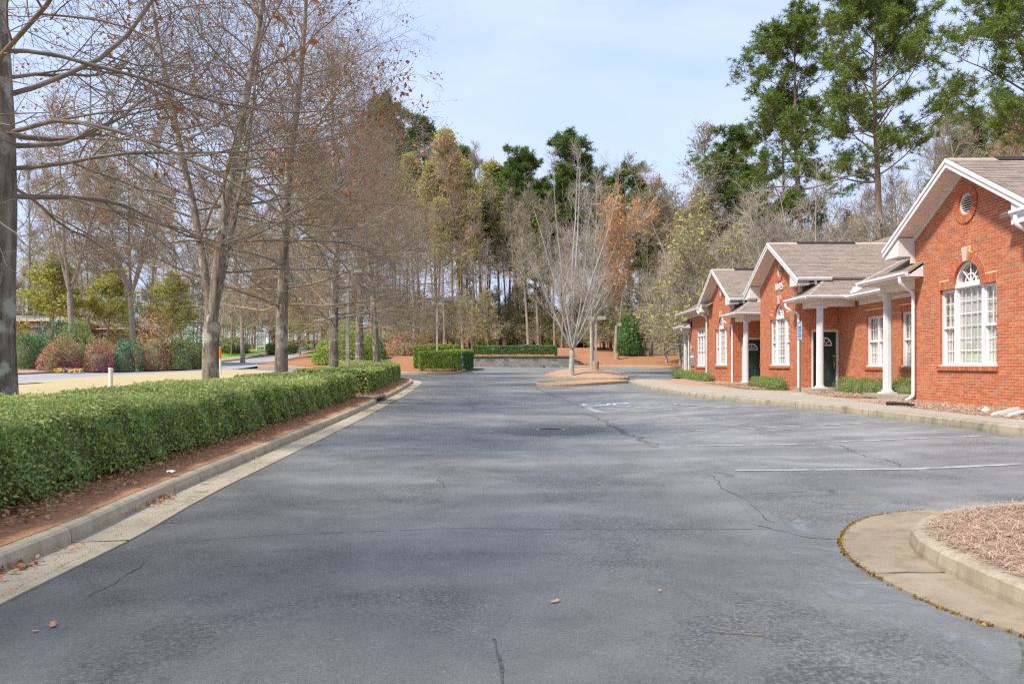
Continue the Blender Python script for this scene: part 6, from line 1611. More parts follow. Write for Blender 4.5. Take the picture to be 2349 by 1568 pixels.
for px, Y, w_, yt, sd in ((1115, 80, 60, 700, 21), (1180, 83, 50, 660, 22), (1255, 81, 70, 690, 23), (1340, 84, 60, 650, 24), (1530, 80, 60, 660, 25), (1600, 76, 70, 640, 26)):
    pshrub('understory_evergreen', 'dull green understory evergreen at the foot of the wood', px, Y, w_, yt, 1.8, 2600, .22, 'box_leaf' if sd % 2 else 'ever_leaf', seed=sd, lump=.4, boxy=1.8, group='understory evergreens')
for px, w_, yt, lab in ((535, 62, 776, 'clipped hedge across the street left of the white board sign'), (645, 60, 786, 'clipped hedge across the street right of the white board sign')):
    pshrub('street_hedge', lab, px, 104, w_, yt, 1.6, 2600, .25, 'ever_leaf', seed=int(px), boxy=5, lump=.05, cat='hedge')
pshrub('russet_shrub', 'low russet bramble thicket on the bank behind the last oak', 930, 74, 120, 765, 1.6, 2400, .16, 'red_leaf', seed=14, lump=.3)
# ================================================================= STREET FURNITURE AND SMALL THINGS
def cyl(name, label, cat, px, Y, w_px, ytop, mat, group=None, n=12, cap_mat=None, capfrac=0):
    x = at(px, Y); z = gz(x, Y); r = w_px / F_PX * Y / 2; zt_ = zat(ytop, Y); t = thing(name, label, cat, (x, Y, z), group)
    zs = zt_ - (zt_ - z) * capfrac
    mb = MB(); mb.lathe((x, Y, z), [(r, -.2), (r, zs - z - .001)], n); mb.build('post', M[mat], t, smooth=False)
    mb = MB()
    if cap_mat: mb.lathe((x, Y, 0), [(r * 1.01, zs), (r * 1.01, zt_ - r * .3), (r * .5, zt_)], n); mb.build('band', M[cap_mat], t)
    else: mb.lathe((x, Y, 0), [(r * 1.12, zt_ - .06), (r * 1.12, zt_ - .015), (r * .8, zt_)], n); mb.build('cap', M[mat], t)
    return t
cyl('utility_post', 'short pale green capped utility post standing on the lawn behind the hedge', 'post', 254, 22, 9.5, 843, 'util_white')
cyl('marker_post', 'thin white marker post with bright orange top right of the forked oak', 'marker post', 505, 49, 5.2, 795, 'util_white', cap_mat='orange', capfrac=.46)
cyl('marker_post', 'small leaning white stake on the far verge below the board sign', 'marker post', 544, 103, 3.2, 790, 'util_white')

def lamp(label, px, Y, ytop, base_h, base_r, heads, pw=.12, leanpx=0, wood=False, zg=None, group='car park lamps'):
    x = at(px, Y); z = gz(x, Y) if zg is None else zg; zt_ = zat(ytop, Y); t = thing('lamp_post', label, 'lamp post', (x, Y, z), group)
    if base_h:
        mb = MB(); mb.lathe((x, Y, z), [(base_r, -.5), (base_r, base_h - .02), (base_r * .93, base_h)], 20); mb.build('concrete_base', M['kerb_red'], t)
    lx = leanpx / F_PX * Y; b0 = z + (base_h if base_h else -.2)
    mb = MB(); a = pw / 2
    if wood: mb.tube([(x - lx, Y, b0), (x, Y, zt_)], [a * 1.25, a * .9], 10); mb.build('pole', M['bark_grey'], t)
    else:
        mb.box(x - a, x + a, Y - a, Y + a, b0, zt_); mb.build('pole', M['pole'], t)
        mb = MB(); mb.box(x - a * 2, x + a * 2, Y - a * 2, Y + a * 2, b0 + .001, b0 + .03); mb.build('base_plate', M['pole'], t)
    for hx0, hx1, hh in heads:
        mb = MB(); zz0 = zt_ - .05
        p = [(x + hx0, Y - .17, zz0), (x + hx1, Y - .17, zz0), (x + hx1, Y + .17, zz0), (x + hx0, Y + .17, zz0)]; mx_, w_ = (hx0 + hx1) / 2, (hx1 - hx0) / 2
        q = [(x + mx_ - w_ * .94, Y - .15, zz0 + hh), (x + mx_ + w_ * .94, Y - .15, zz0 + hh), (x + mx_ + w_ * .94, Y + .15, zz0 + hh), (x + mx_ - w_ * .94, Y + .15, zz0 + hh)]
        mb.hexa(p + q); mb.build('lamp_head', M['pole'], t)
        mb = MB(); s = 1 if hx0 > 0 else -1; e_ = hx0 if s > 0 else hx1
        mb.box(min(x + s * a, x + e_), max(x + s * a, x + e_), Y - .03, Y + .03, zz0 + hh * .35, zz0 + hh * .65); mb.build('arm', M['pole'], t)
        mb = MB(); mb.box(x + mx_ - w_ * .8, x + mx_ + w_ * .8, Y - .13, Y + .13, zz0 - .015, zz0 - .001); mb.build('lens', M['sign_white'], t)
    return t
lamp('plain grey square lamp pole standing in the long hedge between two oaks', 797, 30.5, 624, 0, 0, [(-.62, -.16, .17), (.16, .62, .17)], .125)
lamp('grey lamp pole rising behind the bright squared hedge block', 1002, 54, 697, 0, 0, [(-.40, -.12, .2), (.12, .40, .2)], .13)
q = (at(1366, 46.8), 46.8); lamp('lamp pole with round concrete base and two box heads on the kerbed island', 1366, 46.8, 731, .62, .20, [(-.50, -.10, .20), (.10, .60, .20)], .115, zg=h(*q) + .22)
lamp('weathered wooden lamp pole with concrete foot left of the magnolia bush', 1414, 69.5, 746, .55, .24, [(.08, .42, .28)], .30, 3, True)

# street sign, building sign, mailbox, boxes
sp = hit(1834, 902.5, .15); sg_ = thing('parking_sign', 'narrow blue accessible parking sign on a bronze post at the pavement edge', 'sign', sp)
mb = MB(); mb.box(sp.x - .005, sp.x + .032, sp.y - .03, sp.y + .03, sp.z - .1, zat(741, sp.y)); mb.build('post', M['bronze'], sg_)
def splate(name, z0, z1, mat, d=.0, y0=-.155, y1=.155):
    mb = MB(); mb.box(sp.x - .012 - d, sp.x - .007 - d, sp.y + y0, sp.y + y1, z0, z1); return mb.build(name, M[mat], sg_)
zt_, zm_, zb_ = zat(737, sp.y), zat(768.3, sp.y), zat(780, sp.y); hh = zt_ - zm_
splate('sign_plate', zm_ + .004, zt_, 'sign_white'); splate('sign_plate', zb_, zm_ - .004, 'sign_white')
for a, b in ((.86, .97), (.22, .80), (.03, .16)): splate('blue_field', zm_ + hh * a, zm_ + hh * b, 'sign_blue', .006, -.135, .135)
def on_sign(body, z, size, sx=1.0): figures(body, (sp.x - .0195, sp.y, z), size, M['sign_white'], sg_, 'lettering', ROT_L, .0008, sx, .002)
h2 = zm_ - zb_; splate('blue_field', zb_ + h2 * .55, zm_ - .012, 'sign_blue', .006, -.135, .135); splate('blue_field', zb_ + .008, zb_ + h2 * .22, 'sign_blue', .006, -.135, .135)
def sym(zc, s, d=.0125):
    """seated wheelchair figure in white"""
    mb = MB(); f = lambda u, w: (sp.x - .012 - d, sp.y - u * s, zc + w * s)
    def bar(a, b, w):
        a, b = Vector(a), Vector(b); n_ = (b - a).normalized(); pv = Vector((-n_.y, n_.x)) * w / 2
        pp = [a + pv, a - pv, b - pv, b + pv]; mb.add([f(p.x, p.y) for p in pp] + [(f(p.x, p.y)[0] - .001, *f(p.x, p.y)[1:]) for p in pp], [(0, 1, 2, 3), (4, 5, 6, 7)])
    A = [(-.08 + .36 * math.cos(t), -.2 + .36 * math.sin(t)) for t in np.linspace(R(110), R(370), 16)]
    for a, b in zip(A[:-1], A[1:]): bar(a, b, .10)
    bar((-.10, .45), (-.06, -.05), .15); bar((-.06, -.05), (.22, -.07), .13); bar((.22, -.07), (.36, -.42), .12); bar((-.08, .2), (.2, .18), .09); bar((-.12, .60), (-.12, .78), .18)
    mb.build('wheelchair_symbol', M['sign_white'], sg_)
sym(zm_ + hh * .44, .13); sym(zb_ + h2 * .74, .05)
splate('lettering', zm_ + hh * .66, zm_ + hh * .70, 'util_white', .0105, -.11, .11); splate('lettering', zm_ + hh * .72, zm_ + hh * .755, 'util_white', .0105, -.08, .09)
splate('lettering', zb_ + h2 * .30, zb_ + h2 * .37, 'util_white', .0105, -.12, .12); splate('lettering', zb_ + h2 * .42, zb_ + h2 * .48, 'util_white', .0105, -.12, .12)
mb = MB(); mb.lathe((sp.x, sp.y, sp.z), [(.30, -.02), (.26, .03), (.05, .05)], 14); mb.build('concrete_foot', M['walk'], sg_)

Y = 107.0; x0, x1 = at(588.5, Y), at(607.5, Y); zg_ = gz((x0 + x1) / 2, Y); bs = thing('board_sign', 'tall white business board sign on two posts beside the street', 'sign', ((x0 + x1) / 2, Y, zg_))
zt_ = zat(762, Y); zb_ = zat(796, Y)
for xx in (x0, x1): mb = MB(); mb.box(xx - .09, xx + .09, Y - .09, Y + .09, zat(808, Y) - .5, zt_ + .04); mb.build('post', M['sign_white'], bs)
mb = MB(); mb.box(x0 + .091, x1 - .091, Y - .05, Y + .05, zb_, zt_); mb.build('board', M['sign_white'], bs)
rg = random.Random(3)
for k in range(8):
    zc_ = zt_ - .15 - k * (zt_ - zb_ - .2) / 8; w_ = rg.uniform(.28, .46) * (x1 - x0)
    mb = MB(); mb.box((x0 + x1) / 2 - w_, (x0 + x1) / 2 + w_, Y - .058, Y - .051, zc_ - .05, zc_ + .03); mb.build('lettering', M['letter'], bs)

Y = 51.2; x = at(1056.5, Y); z = gz(x, Y); mbx = thing('mailbox', 'blue mailbox on a blue post squeezed between the bright hedge block and darker hedge', 'mailbox', (x, Y, z))
mb = MB(); mb.box(x - .06, x + .06, Y - .06, Y + .06, z - .2, zat(822, Y)); mb.build('post', M['mail_blue'], mbx)
zz = zat(823, Y); mb = MB(); pr = [(-.17, 0), (.17, 0), (.17, .18), (.12, .27), (0, .31), (-.12, .27), (-.17, .18)]
mb.prism([(x + a, Y - .3, zz + b) for a, b in pr], [(x + a, Y + .3, zz + b) for a, b in pr]); mb.build('box', M['mail_blue'], mbx)
mb = MB(); mb.box(x - .10, x + .10, Y - .307, Y - .301, zz + .08, zz + .16); mb.build('notice', M['sign_white'], mbx)

Y = 73.2; x0, x1 = at(1465, Y), at(1488, Y); z = gz(x0, Y); ub = thing('transformer_box', 'grey green transformer cabinet at the left end of the board fence', 'utility box', ((x0 + x1) / 2, Y, z))
zt_ = zat(807, Y); mb = MB(); mb.box(x0, x1, Y, Y + .75, z - .1, zt_ - .06); mb.build('cabinet', M['util_green'], ub)
mb = MB(); mb.hexa([(x0 - .03, Y - .03, zt_ - .058), (x1 + .03, Y - .03, zt_ - .058), (x1 + .03, Y + .78, zt_ - .058), (x0 - .03, Y + .78, zt_ - .058), (x0 + .02, Y + .02, zt_), (x1 - .02, Y + .02, zt_), (x1 - .02, Y + .72, zt_), (x0 + .02, Y + .72, zt_)]); mb.build('lid', M['util_green'], ub)
mb = MB(); mb.box(x0 + .18, x0 + .38, Y - .008, Y - .001, zt_ - .30, zt_ - .12); mb.build('label_plate', M['sign_white'], ub)
mb = MB(); mb.box(x0 + .42, x0 + .54, Y - .008, Y - .001, zt_ - .22, zt_ - .12); mb.build('sticker', M['sign_blue'], ub)
Y = 40.5; x = at(834.5, Y); z = gz(x, Y); ub2 = thing('utility_box', 'small green utility pedestal on the lawn beside the slim oak trunk', 'utility box', (x, Y, z))
mb = MB(); mb.box(x - .13, x + .13, Y - .13, Y + .13, z - .1, z + .26); mb.build('cabinet', M['util_green'], ub2); mb = MB(); mb.box(x - .15, x + .15, Y - .15, Y + .15, z + .261, z + .31); mb.build('lid', M['util_green'], ub2)

# board fence
Y = 76.0; fx = [at(p, Y) for p in (1476, 1491.5, 1521, 1553, 1584, 1616)]; z0 = zat(818.5, Y); z1 = zat(780, Y)
fe = thing('board_fence', 'weathered grey wooden board fence at the foot of the wood, left of the offices', 'fence', (fx[0], Y, z0))
rg = random.Random(9)
for a, b in zip(fx[:-1], fx[1:]):
    bm_ = MB(); xx = a
    while xx < b - .02:
        w_ = min(.14, b - xx); bm_.box(xx + .004, xx + w_ - .004, Y + .06, Y + .082, z0 - .1, z1 - rg.uniform(.02, .06)); xx += .145
    bm_.build('boards', M['fence'], fe, kind='stuff')
    for zr_ in (z0 + .22, (z0 + z1) / 2 + .02, z1 - .16):
        mb = MB(); mb.box(a, b, Y + .02, Y + .059, zr_, zr_ + .09); mb.build('rail', M['fence'], fe)
    mb = MB(); mb.box(a - .02, b + .02, Y - .02, Y + .10, z1 - .015, z1 + .03); mb.build('top_rail', M['fence'], fe)
for a in fx: mb = MB(); mb.box(a - .06, a + .06, Y - .10, Y + .019, z0 - .3, z1 - .02); mb.build('post', M['fence'], fe)

# white splash block, cleanout cap and black drain pipe by the nearest brick wall
q = hit(2320, 953, .12); sb = thing('splash_block', 'white concrete splash block lying on the mulch at the right edge', 'splash block', q)
ang = R(28); ca, sa = math.cos(ang), math.sin(ang)
def sbp(u, v, w): return (q.x + u * ca - v * sa, q.y + u * sa + v * ca, q.z + w)
mb = MB(); mb.hexa([sbp(-.40, -.16, -.03), sbp(.5, -.16, -.03), sbp(.5, .16, -.03), sbp(-.40, .16, -.03), sbp(-.36, -.14, .02), sbp(.48, -.14, .09), sbp(.48, .14, .09), sbp(-.36, .14, .02)]); mb.build('slab', M['walk'], sb)
for s in (-1, 1): mb = MB(); mb.hexa([sbp(-.34, s * .14 - .03, .021), sbp(.48, s * .14 - .03, .09), sbp(.48, s * .14 + .03, .09), sbp(-.34, s * .14 + .03, .021), sbp(-.30, s * .14 - .02, .055), sbp(.46, s * .14 - .02, .135), sbp(.46, s * .14 + .02, .135), sbp(-.30, s * .14 + .02, .055)]); mb.build('side_lip', M['white'], sb)
q = hit(2261, 945, .12); cc_ = thing('cleanout_cap', 'white round pipe cleanout cap poking from the mulch under the big arched window', 'pipe cap', q)
mb = MB(); mb.lathe(q, [(.068, -.03), (.073, .055), (.068, .07)], 16); mb.build('cap_body', M['white'], cc_); mb = MB(); mb.box(q.x - .025, q.x + .025, q.y - .025, q.y + .025, q.z + .071, q.z + .105); mb.build('square_nut', M['white'], cc_)
q = hit(2032, 929, .15); dp = thing('drain_pipe', 'black drain pipe end lying on the pavement beside the near stoop', 'pipe', q)
mb = MB(); pts = [q + Vector((0, 0, .04)), q + Vector((.18, -.12, .045)), q + Vector((.28, -.3, .045)), q + Vector((.36, -.45, .02))]; mb.tube(pts, .035, 10); mb.build('pipe', M['dark'], dp, smooth=True)
for k in range(4): mb = MB(); c = pts[0].lerp(pts[1], .1 + k * .22); mb.tube([c, c + Vector((.012, -.008, 0))], .043, 10); mb.build('rib', M['dark'], dp)
# kerb weep holes
for px, py in ((1905, 935.5), (1668, 912.5)):
    q = hit(px, py, .05); mb = MB(); mb.tube([(q.x - .01, q.y, q.z + .02), (q.x + .06, q.y, q.z + .02)], .035, 10); mb.build('weep_pipe', M['dark'], k3)

# bird on the lawn
Y = 27.5; x = at(541, Y); z = zat(868.5, Y); bd = thing('bird', 'small brown bird with rusty breast perched at the far side of the long hedge', 'bird', (x, Y, z))
def ell(c, r, n=10, m=6): 
    mb = MB(); mb.lathe(c, [(max(.001, r[0] * math.sin(math.pi * k / m)), -r[2] * math.cos(math.pi * k / m)) for k in range(m + 1)], n, cap=False)
    mb.v = [(c[0] + (v[0] - c[0]), c[1] + (v[1] - c[1]) * r[1] / r[0], v[2]) for v in mb.v]; return mb
body = ell((x, Y, z + .09), (.075, .05, .055)); hd = ell((x + .07, Y, z + .145), (.034, .032, .034)); body.add(hd.v, hd.f)
body.add([(x + .10, Y - .008, z + .145), (x + .10, Y + .008, z + .145), (x + .13, Y, z + .14), (x + .10, Y, z + .153)], [(0, 1, 2), (0, 2, 3), (1, 2, 3)]); body.add([(x - .06, Y - .02, z + .085), (x - .06, Y + .02, z + .085), (x - .15, Y + .018, z + .07), (x - .15, Y - .018, z + .07)], [(0, 1, 2, 3)]); body.build('body', M['bird'], bd, smooth=True)
ell((x + .022, Y - .01, z + .085), (.057, .046, .046)).build('breast', M['bird_red'], bd, smooth=True)
for s in (-.015, .015): mb = MB(); mb.tube([(x, Y + s, z + .045), (x + .008, Y + s, z - .01)], .004, 5); mb.build('leg', M['bronze'], bd)

# far buildings glimpsed between the trunks
def far_building(label, px0, px1, Y, ytop, depth, wallm, roofm, eave, rows, group=None):
    x0, x1 = at(px0, Y), at(px1, Y); z = min(gz(x0, Y), gz(x1, Y)) - .6; zt_ = zat(ytop, Y); t = thing('far_building', label, 'building', ((x0 + x1) / 2, Y, z), group)
    ze = zt_ - eave; mb = MB(); mb.box(x0, x1, Y, Y + depth, z, ze); mb.build('wall', M[wallm], t)
    mb = MB(); o_ = .5; mb.hexa([(x0 - o_, Y - o_, ze + .002), (x1 + o_, Y - o_, ze + .002), (x1 + o_, Y + depth + o_, ze + .002), (x0 - o_, Y + depth + o_, ze + .002), (x0 + 1.5, Y + depth * .4, zt_), (x1 - 1.5, Y + depth * .4, zt_), (x1 - 1.5, Y + depth * .6, zt_), (x0 + 1.5, Y + depth * .6, zt_)]); mb.build('roof', M[roofm], t)
    n = max(2, int((x1 - x0) / 3.2))
    for k in range(n):
        xc = x0 + (x1 - x0) * (k + .5) / n; mb = MB(); mb.box(xc - .6, xc + .6, Y - .04, Y - .001, ze - 2.0, ze - .7); wn = mb.build('window', M['house_blue'], t); mb = MB(); mb.box(xc - .7, xc + .7, Y - .07, Y - .001, ze - .69, ze - .6); mb.box(xc - .7, xc + .7, Y - .09, Y - .001, ze - 2.1, ze - 2.001); mb.build('window_trim', M['trim'], wn)
    return t
far_building('low brown brick building mostly hidden behind the shrubs and trunks at the far left', -150, 128, 92, 718, 12, 'brown_brick', 'ridge', 1.0, 1)
far_building('low brick building with pale band peeping over the round blue green shrub', 222, 296, 98, 746, 10, 'brown_brick', 'trim', .5, 1)
far_building('pale bluish building seen down the street between the straight oak and the laurels', 655, 712, 134, 770, 10, 'pale_wall', 'ridge', .8, 1)

# ---------------------------------------------------------------- leaves, straw, litter
def oak_leaf_mesh():
    o = [(-.055, 0), (-.035, .008), (-.028, .026), (-.018, .012), (-.006, .014), (.004, .034), (.012, .014), (.024, .012), (.036, .024), (.038, .008), (.058, 0)]
    pts = o + [(x, -y) for x, y in o[-2:0:-1]]; V = [(x, y, .010 * abs(y) / .03 + .012 * (x / .055) ** 2 + .002) for x, y in pts] + [(0, 0, .003)]
    n = len(pts); return mesh_np('fallen_leaf', V, [np.array([(i, (i + 1) % n, n) for i in range(n)])], M['leaf_tan'])
lfm = oak_leaf_mesh()
for px, py, s, lab in ((1273, 1381, 1.35, 'curled tan oak leaf alone in the middle of the near asphalt'), (120, 1436, 1.7, 'broad pinkish oak leaf on the asphalt at the bottom left'), (81, 1449, .8, 'small pale leaf scrap just left of the broad pinkish oak leaf'), (632, 1155, .9, 'small tan leaf on the asphalt right of the gutter stain'), (914, 1368, .6, 'tiny brown leaf left of the curled tan leaf'), (875, 1051, 1.1, 'pale leaf on the asphalt level with the hedge middle'), (1210, 1087, .7, 'tiny pale leaf left of the crooked asphalt crack'), (1374, 1110, 1.1, 'tan leaf left of its twin beyond the nearest parking line end'), (1521, 1113, 1.2, 'tan leaf nearest the worn crack below the first parking line'), (1513, 1356, .8, 'pale leaf right of the curled tan leaf'), (1110, 1003, 1.0, 'light leaf on the asphalt left of the drain cover'), (1985, 1252, .7, 'dark leaf scrap on the concrete apron of the near island')):
    q = hit(px, py); o = bpy.data.objects.new('fallen_leaf', lfm); link(o); o.location = q + Vector((0, 0, .006)); s *= .42; o.scale = (s, s, s); o.rotation_euler = (random.uniform(-.2, .2), random.uniform(-.2, .2), random.uniform(0, 6.28)); tag(o, lab, 'leaf', 'stray leaves on the asphalt')
q = hit(1690, 1454); mb = MB(); mb.tube([q + Vector((-.10, .02, .006)), q + Vector((0, .0, .008)), q + Vector((.11, -.03, .006))], .003, 5); tag(mb.build('twig', M['stem'], None), 'thin reddish twig lying on the asphalt near the bottom right', 'twig')
q = hit(1985, 1241); mb = MB(); mb.tube([q + Vector((-.07, .0, .006)), q + Vector((.06, .02, .008))], .004, 5); tag(mb.build('twig', M['stem'], None), 'short grey twig on the asphalt touching the mossy island joint', 'twig')
q = hit(392, 1090, .14); mb = MB(); rg = np.random.default_rng(2)
vs = [(q.x + .05 * math.cos(a) * (1 + .4 * math.sin(3 * a)), q.y + .05 * math.sin(a), q.z + .01 + .05 * abs(math.sin(2 * a + 1))) for a in np.linspace(0, 6.28, 9)[:-1]] + [(q.x, q.y, q.z + .06)]
mb.add(vs, [(i, (i + 1) % 8, 8) for i in range(8)]); tag(mb.build('paper_scrap', M['sign_white'], None), 'crumpled white paper scrap at the hedge foot against the left kerb', 'litter')
# pale yellow stain on the gutter
st = [hit(*p) for p in ((418, 1153), (452, 1118), (500, 1083), (498, 1103), (468, 1136), (430, 1163))]
M['stain'] = simple('pollen_stain', (.50, .47, .31), (.385, .36, .27), 14, .95, .05, detail=8, coord='Position')
_m = M['stain']; _t = _m.node_tree; _o = next(n for n in _t.nodes if n.type == 'OUTPUT_MATERIAL'); _b = next(n for n in _t.nodes if n.type == 'BSDF_PRINCIPLED')
_tr = _t.nodes.new('ShaderNodeBsdfTransparent'); _ms = _t.nodes.new('ShaderNodeMixShader'); _t.links.new(val(_t, [(.46, 0), (.62, .8)], noise(_t, 5, 7, .65, coord='Position')), _ms.inputs[0]); _t.links.new(_tr.outputs[0], _ms.inputs[1]); _t.links.new(_b.outputs[0], _ms.inputs[2]); _t.links.new(_ms.outputs[0], _o.inputs[0])
drape('gutter_stain', [(p.x, p.y) for p in st][::-1] if True else st, M['stain'], .017, .12, kind='structure')

def scatter_litter(name, P, Z, size, mat, ratio=.6, seed=1, tilt=.55):
    rg = np.random.default_rng(seed); up = np.zeros((len(P), 3)); up[:, 2] = 1.5
    V, F = cards(rg, np.column_stack([P, Z]), size, up, ratio, tilt); return obj(name, V, [F], M[mat], None, kind='stuff')
rg = np.random.default_rng(31)
d_all = resample(np.vstack([kLb[kLb[:, 1] > 1], kL2b[:16]]), .1)
n = 9500; ix = (rg.beta(.8, 1.5, n) * len(d_all)).astype(int).clip(0, len(d_all) - 1); off_ = rg.beta(2.2, 1.3, n) * .85
T = np.gradient(d_all, axis=0); T = nrm(T); Nn = np.stack([-T[:, 1], T[:, 0]], 1); P = d_all[ix] + Nn[ix] * off_[:, None] + rg.normal(0, .03, (n, 2))
scatter_litter('leaf_litter', P, hv(P[:, 0], P[:, 1]) + SOIL + .03 + rg.uniform(0, .03, n), .058, 'litter', .5, 1)
cl = []
for px, py, m, s in ((60, 1302, 34, .09), (30, 1310, 22, .07), (150, 1270, 8, .06), (330, 1168, 26, .09), (372, 1147, 40, .07), (360, 1155, 26, .10), (480, 1085, 10, .08), (560, 1058, 14, .12), (640, 1022, 18, .15), (720, 985, 20, .2), (905, 905, 60, .25), (940, 893, 50, .3)):
    q = hit(px, py); cl.append(np.column_stack([q.x + rg.normal(0, s, m) * .5, q.y + rg.normal(0, s, m) * 2]))
P = np.vstack(cl); scatter_litter('leaf_litter', P, hv(P[:, 0], P[:, 1]) + .02 + rg.uniform(0, .02, len(P)), .05, 'litter', .5, 2, .8)
# sprigs of hedge creeping over the soil
n = 900; ix = (rg.beta(.8, 2.4, n) * len(d_all)).astype(int).clip(0, len(d_all) - 1); grp = np.sin(ix * .31) + np.sin(ix * .13 + 1) > .55; ix = ix[grp]; P = d_all[ix] + Nn[ix] * rg.uniform(.22, .62, len(ix))[:, None] + rg.normal(0, .05, (len(ix), 2))
V, F = cards(rg, np.column_stack([P, hv(P[:, 0], P[:, 1]) + SOIL + rg.uniform(.03, .14, len(P))]), .05, np.tile([0, 0, .8], (len(P), 1)), .5, .7); obj('ivy', V, [F], M['hedge'], None, kind='stuff')
# pine straw on the beds: bent needles lying every way
def straw(name, poly, n, z_of, length=.17, wd=.0032, mat='straw_blade', seed=4, hgt=.035):
    rg = np.random.default_rng(seed); poly = np.array(poly); lo, hi = poly.min(0), poly.max(0); P = rg.uniform(lo, hi, (n * 3, 2)); P = P[inside(poly, P)][:n]; n = len(P)
    a = rg.uniform(0, 6.283, n) ; a2 = a + rg.normal(0, .45, n); ln = length * rg.uniform(.5, 1.2, n); z = z_of(P[:, 0], P[:, 1]) + rg.uniform(0, hgt, n); w_ = wd
    m = np.column_stack([P, z + rg.uniform(0, .015, n)]); t0 = m - np.column_stack([np.cos(a) * ln / 2, np.sin(a) * ln / 2, rg.normal(0, .012, n)]); t1 = m + np.column_stack([np.cos(a2) * ln / 2, np.sin(a2) * ln / 2, rg.normal(0, .012, n)])
    s = np.column_stack([-np.sin(a), np.cos(a), np.zeros(n)]) * w_
    V = np.stack([t0 - s, t0 + s, m - s, m + s, t1 - s, t1 + s], 1).reshape(-1, 3); i = np.arange(n)[:, None] * 6
    F = np.concatenate([i + np.array([[0, 1, 3, 2]]), i + np.array([[2, 3, 5, 4]])], 1).reshape(-1, 4); return obj(name, V, [F], M[mat], None, kind='stuff')
nin = offset(nI, .10)
straw('pine_straw', [tuple(p) for p in nin[nin[:, 1] > 1.5]] + [(7, 1.5), (7, 5.7)], 52000, lambda x, y: hv(x, y) + .118, .15, .0014)
bedp = [(9.0, 9.5), (10.36, 9.5), (10.36, 19.4), (9.9, 19.4), (8.35, 18.5), (8.2, 12)]
straw('pine_straw', bedp, 12000, lambda x, y: hv(x, y) + SOIL - .01, .2, .005, seed=5)
straw('pine_straw', [(8.75, 20.9), (11.7, 20.9), (11.7, 25.4), (9.4, 25.4)], 7000, lambda x, y: hv(x, y) + SOIL - .01, .22, .006, seed=6)
straw('pine_straw', [(8.6, 27.4), (10.3, 27.4), (10.3, 33.4), (8.6, 34)], 4000, lambda x, y: hv(x, y) + SOIL - .01, .24, .008, seed=7)
n = 60; P = np.column_stack([rg.uniform(3.0, 6.2, n), rg.uniform(3.6, 5.55, n)]); scatter_litter('leaf_litter', P, hv(P[:, 0], P[:, 1]) + .15, .07, 'litter', .6, 6)
n = 70; P = np.column_stack([rg.uniform(9.0, 10.3, n), rg.uniform(10.5, 19, n)]); scatter_litter('leaf_litter', P, hv(P[:, 0], P[:, 1]) + SOIL + .03, .09, 'litter', .6, 7)
# tuft of dry grass beside the splash block
for k, (px, py) in enumerate(((2305, 941), (2335, 938))):
    q = hit(px, py, .12); m = 46; b_ = grow(rg, np.tile(np.array(q), (m, 1)) + rg.normal(0, .04, (m, 3)) * [1, 1, 0], np.column_stack([rg.normal(0, .7, (m, 2)), np.ones(m) * .7]), rg.uniform(.15, .34, m), np.full(m, .004), 5, .08, -.16, .3)
    V, F = tubes(*b_, 3); tag(obj('grass_tuft', V, [F], M['dry_grass'], None), ('dry straw coloured grass tuft left of the white splash block', 'dry grass tuft behind the white splash block')[k], 'grass tuft')
# pansies
Yp = 60; xa, xb = at(142, Yp), at(207, Yp)
pb = thing('pansy_bed', 'bed of blue orange and yellow pansies between the magenta shrubs across the street', 'flower bed', ((xa + xb) / 2, Yp, gz((xa + xb) / 2, Yp)))
for nm, mat, n, f0, f1, y0, y1 in (('blue_pansies', 'blue_flower', 420, .02, .72, Yp - .6, Yp + .2), ('yellow_pansies', 'yellow_flower', 110, .5, 1.0, Yp - 1.4, Yp - .9), ('yellow_pansies', 'yellow_flower', 70, .05, .35, Yp - 1.3, Yp - .9), ('orange_pansies', 'orange_bud', 130, .30, .62, Yp + .25, Yp + .7), ('orange_pansies', 'orange_bud', 60, .0, .16, Yp + .2, Yp + .5)):
    x = xa + (xb - xa) * rg.uniform(f0, f1, n); y = rg.uniform(y0, y1, n); V, F = cards(rg, np.column_stack([x, y, hv(x, y) + SOIL + rg.uniform(.05, .30, n)]), .12, np.tile([0, -.6, .7], (n, 1)), .9, .6); obj(nm, V, [F], M[mat], pb, kind='stuff')

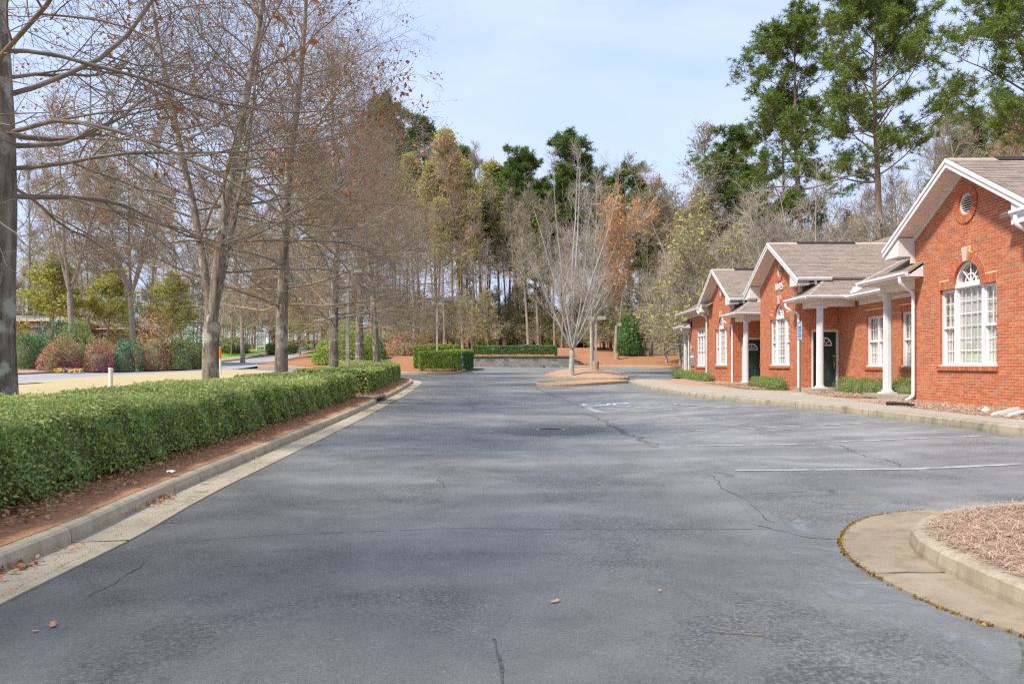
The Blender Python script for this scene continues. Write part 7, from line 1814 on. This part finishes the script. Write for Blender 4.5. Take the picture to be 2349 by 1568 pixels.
# ---------------------------------------------------------------- labels of look-alikes: count them off from the left
ORD = ['leftmost', 'second from the left', 'third from the left', 'fourth from the left', 'fifth from the left', 'sixth from the left', 'seventh from the left', 'eighth from the left', 'ninth from the left', 'tenth from the left', 'eleventh from the left', 'twelfth from the left']
by = {}
for o in S.objects:
    if o.parent is None and o.get('label'): by.setdefault((o['label'], o.get('group')), []).append(o)
for (lab, g), os_ in by.items():
    if 2 <= len(os_) <= 12:
        os_.sort(key=lambda o: o.location.x / max(o.location.y, 1))
        for k, o in enumerate(os_): o['label'] = ('rightmost' if k == len(os_) - 1 else ORD[k]) + ': ' + lab if len(lab.split()) + len(ORD[k].split()) <= 16 else lab
# many of a kind: say what they stand behind, then how near they are
LM = [(-900, 240, 'beyond the flowering shrubs'), (240, 480, 'beyond the round blue green shrub'), (480, 660, 'beyond the white board sign'), (660, 930, 'beyond the laurel thicket'), (930, 1062, 'behind the squared hedge blocks'), (1062, 1165, 'above the left half of the retaining wall'), (1165, 1285, 'above the right half of the retaining wall'), (1285, 1395, 'behind the island maples'), (1395, 1478, 'behind the magnolia bush'), (1478, 1590, 'behind the board fence'), (1590, 1740, 'over the far gable'), (1740, 1980, 'over the number gable'), (1980, 3000, 'over the nearest gable')]
NEAR = ['nearest', 'second nearest', 'third nearest', 'fourth nearest', 'fifth nearest', 'sixth nearest', 'seventh nearest', 'eighth nearest', 'ninth nearest', 'tenth nearest', 'eleventh nearest', 'twelfth nearest']
sec = {}
for (lab, g), os_ in by.items():
    if len(os_) > 12:
        kind_ = 'tangled thicket stem' if 'thicket' in lab else 'bare grey tree'
        for o in os_:
            px = CX + F_PX * o.location.x / o.location.y; sec.setdefault((kind_, next((t for a, b, t in LM if a <= px < b), 'in the wood')), []).append(o)
for (kind_, t), l in sec.items():
    l.sort(key=lambda o: o.location.y)
    for k, o in enumerate(l): o['label'] = f"{NEAR[min(k, 11)]} {kind_} {t}"
# lettering becomes plain mesh
dg = bpy.context.evaluated_depsgraph_get()
for o in [o for o in S.objects if o.type == 'FONT']:
    me = bpy.data.meshes.new_from_object(o.evaluated_get(dg)); n_ = bpy.data.objects.new(o.name, me); link(n_); n_.parent = o.parent; n_.matrix_local = o.matrix_local; nm = o.name; bpy.data.objects.remove(o); n_.name = nm
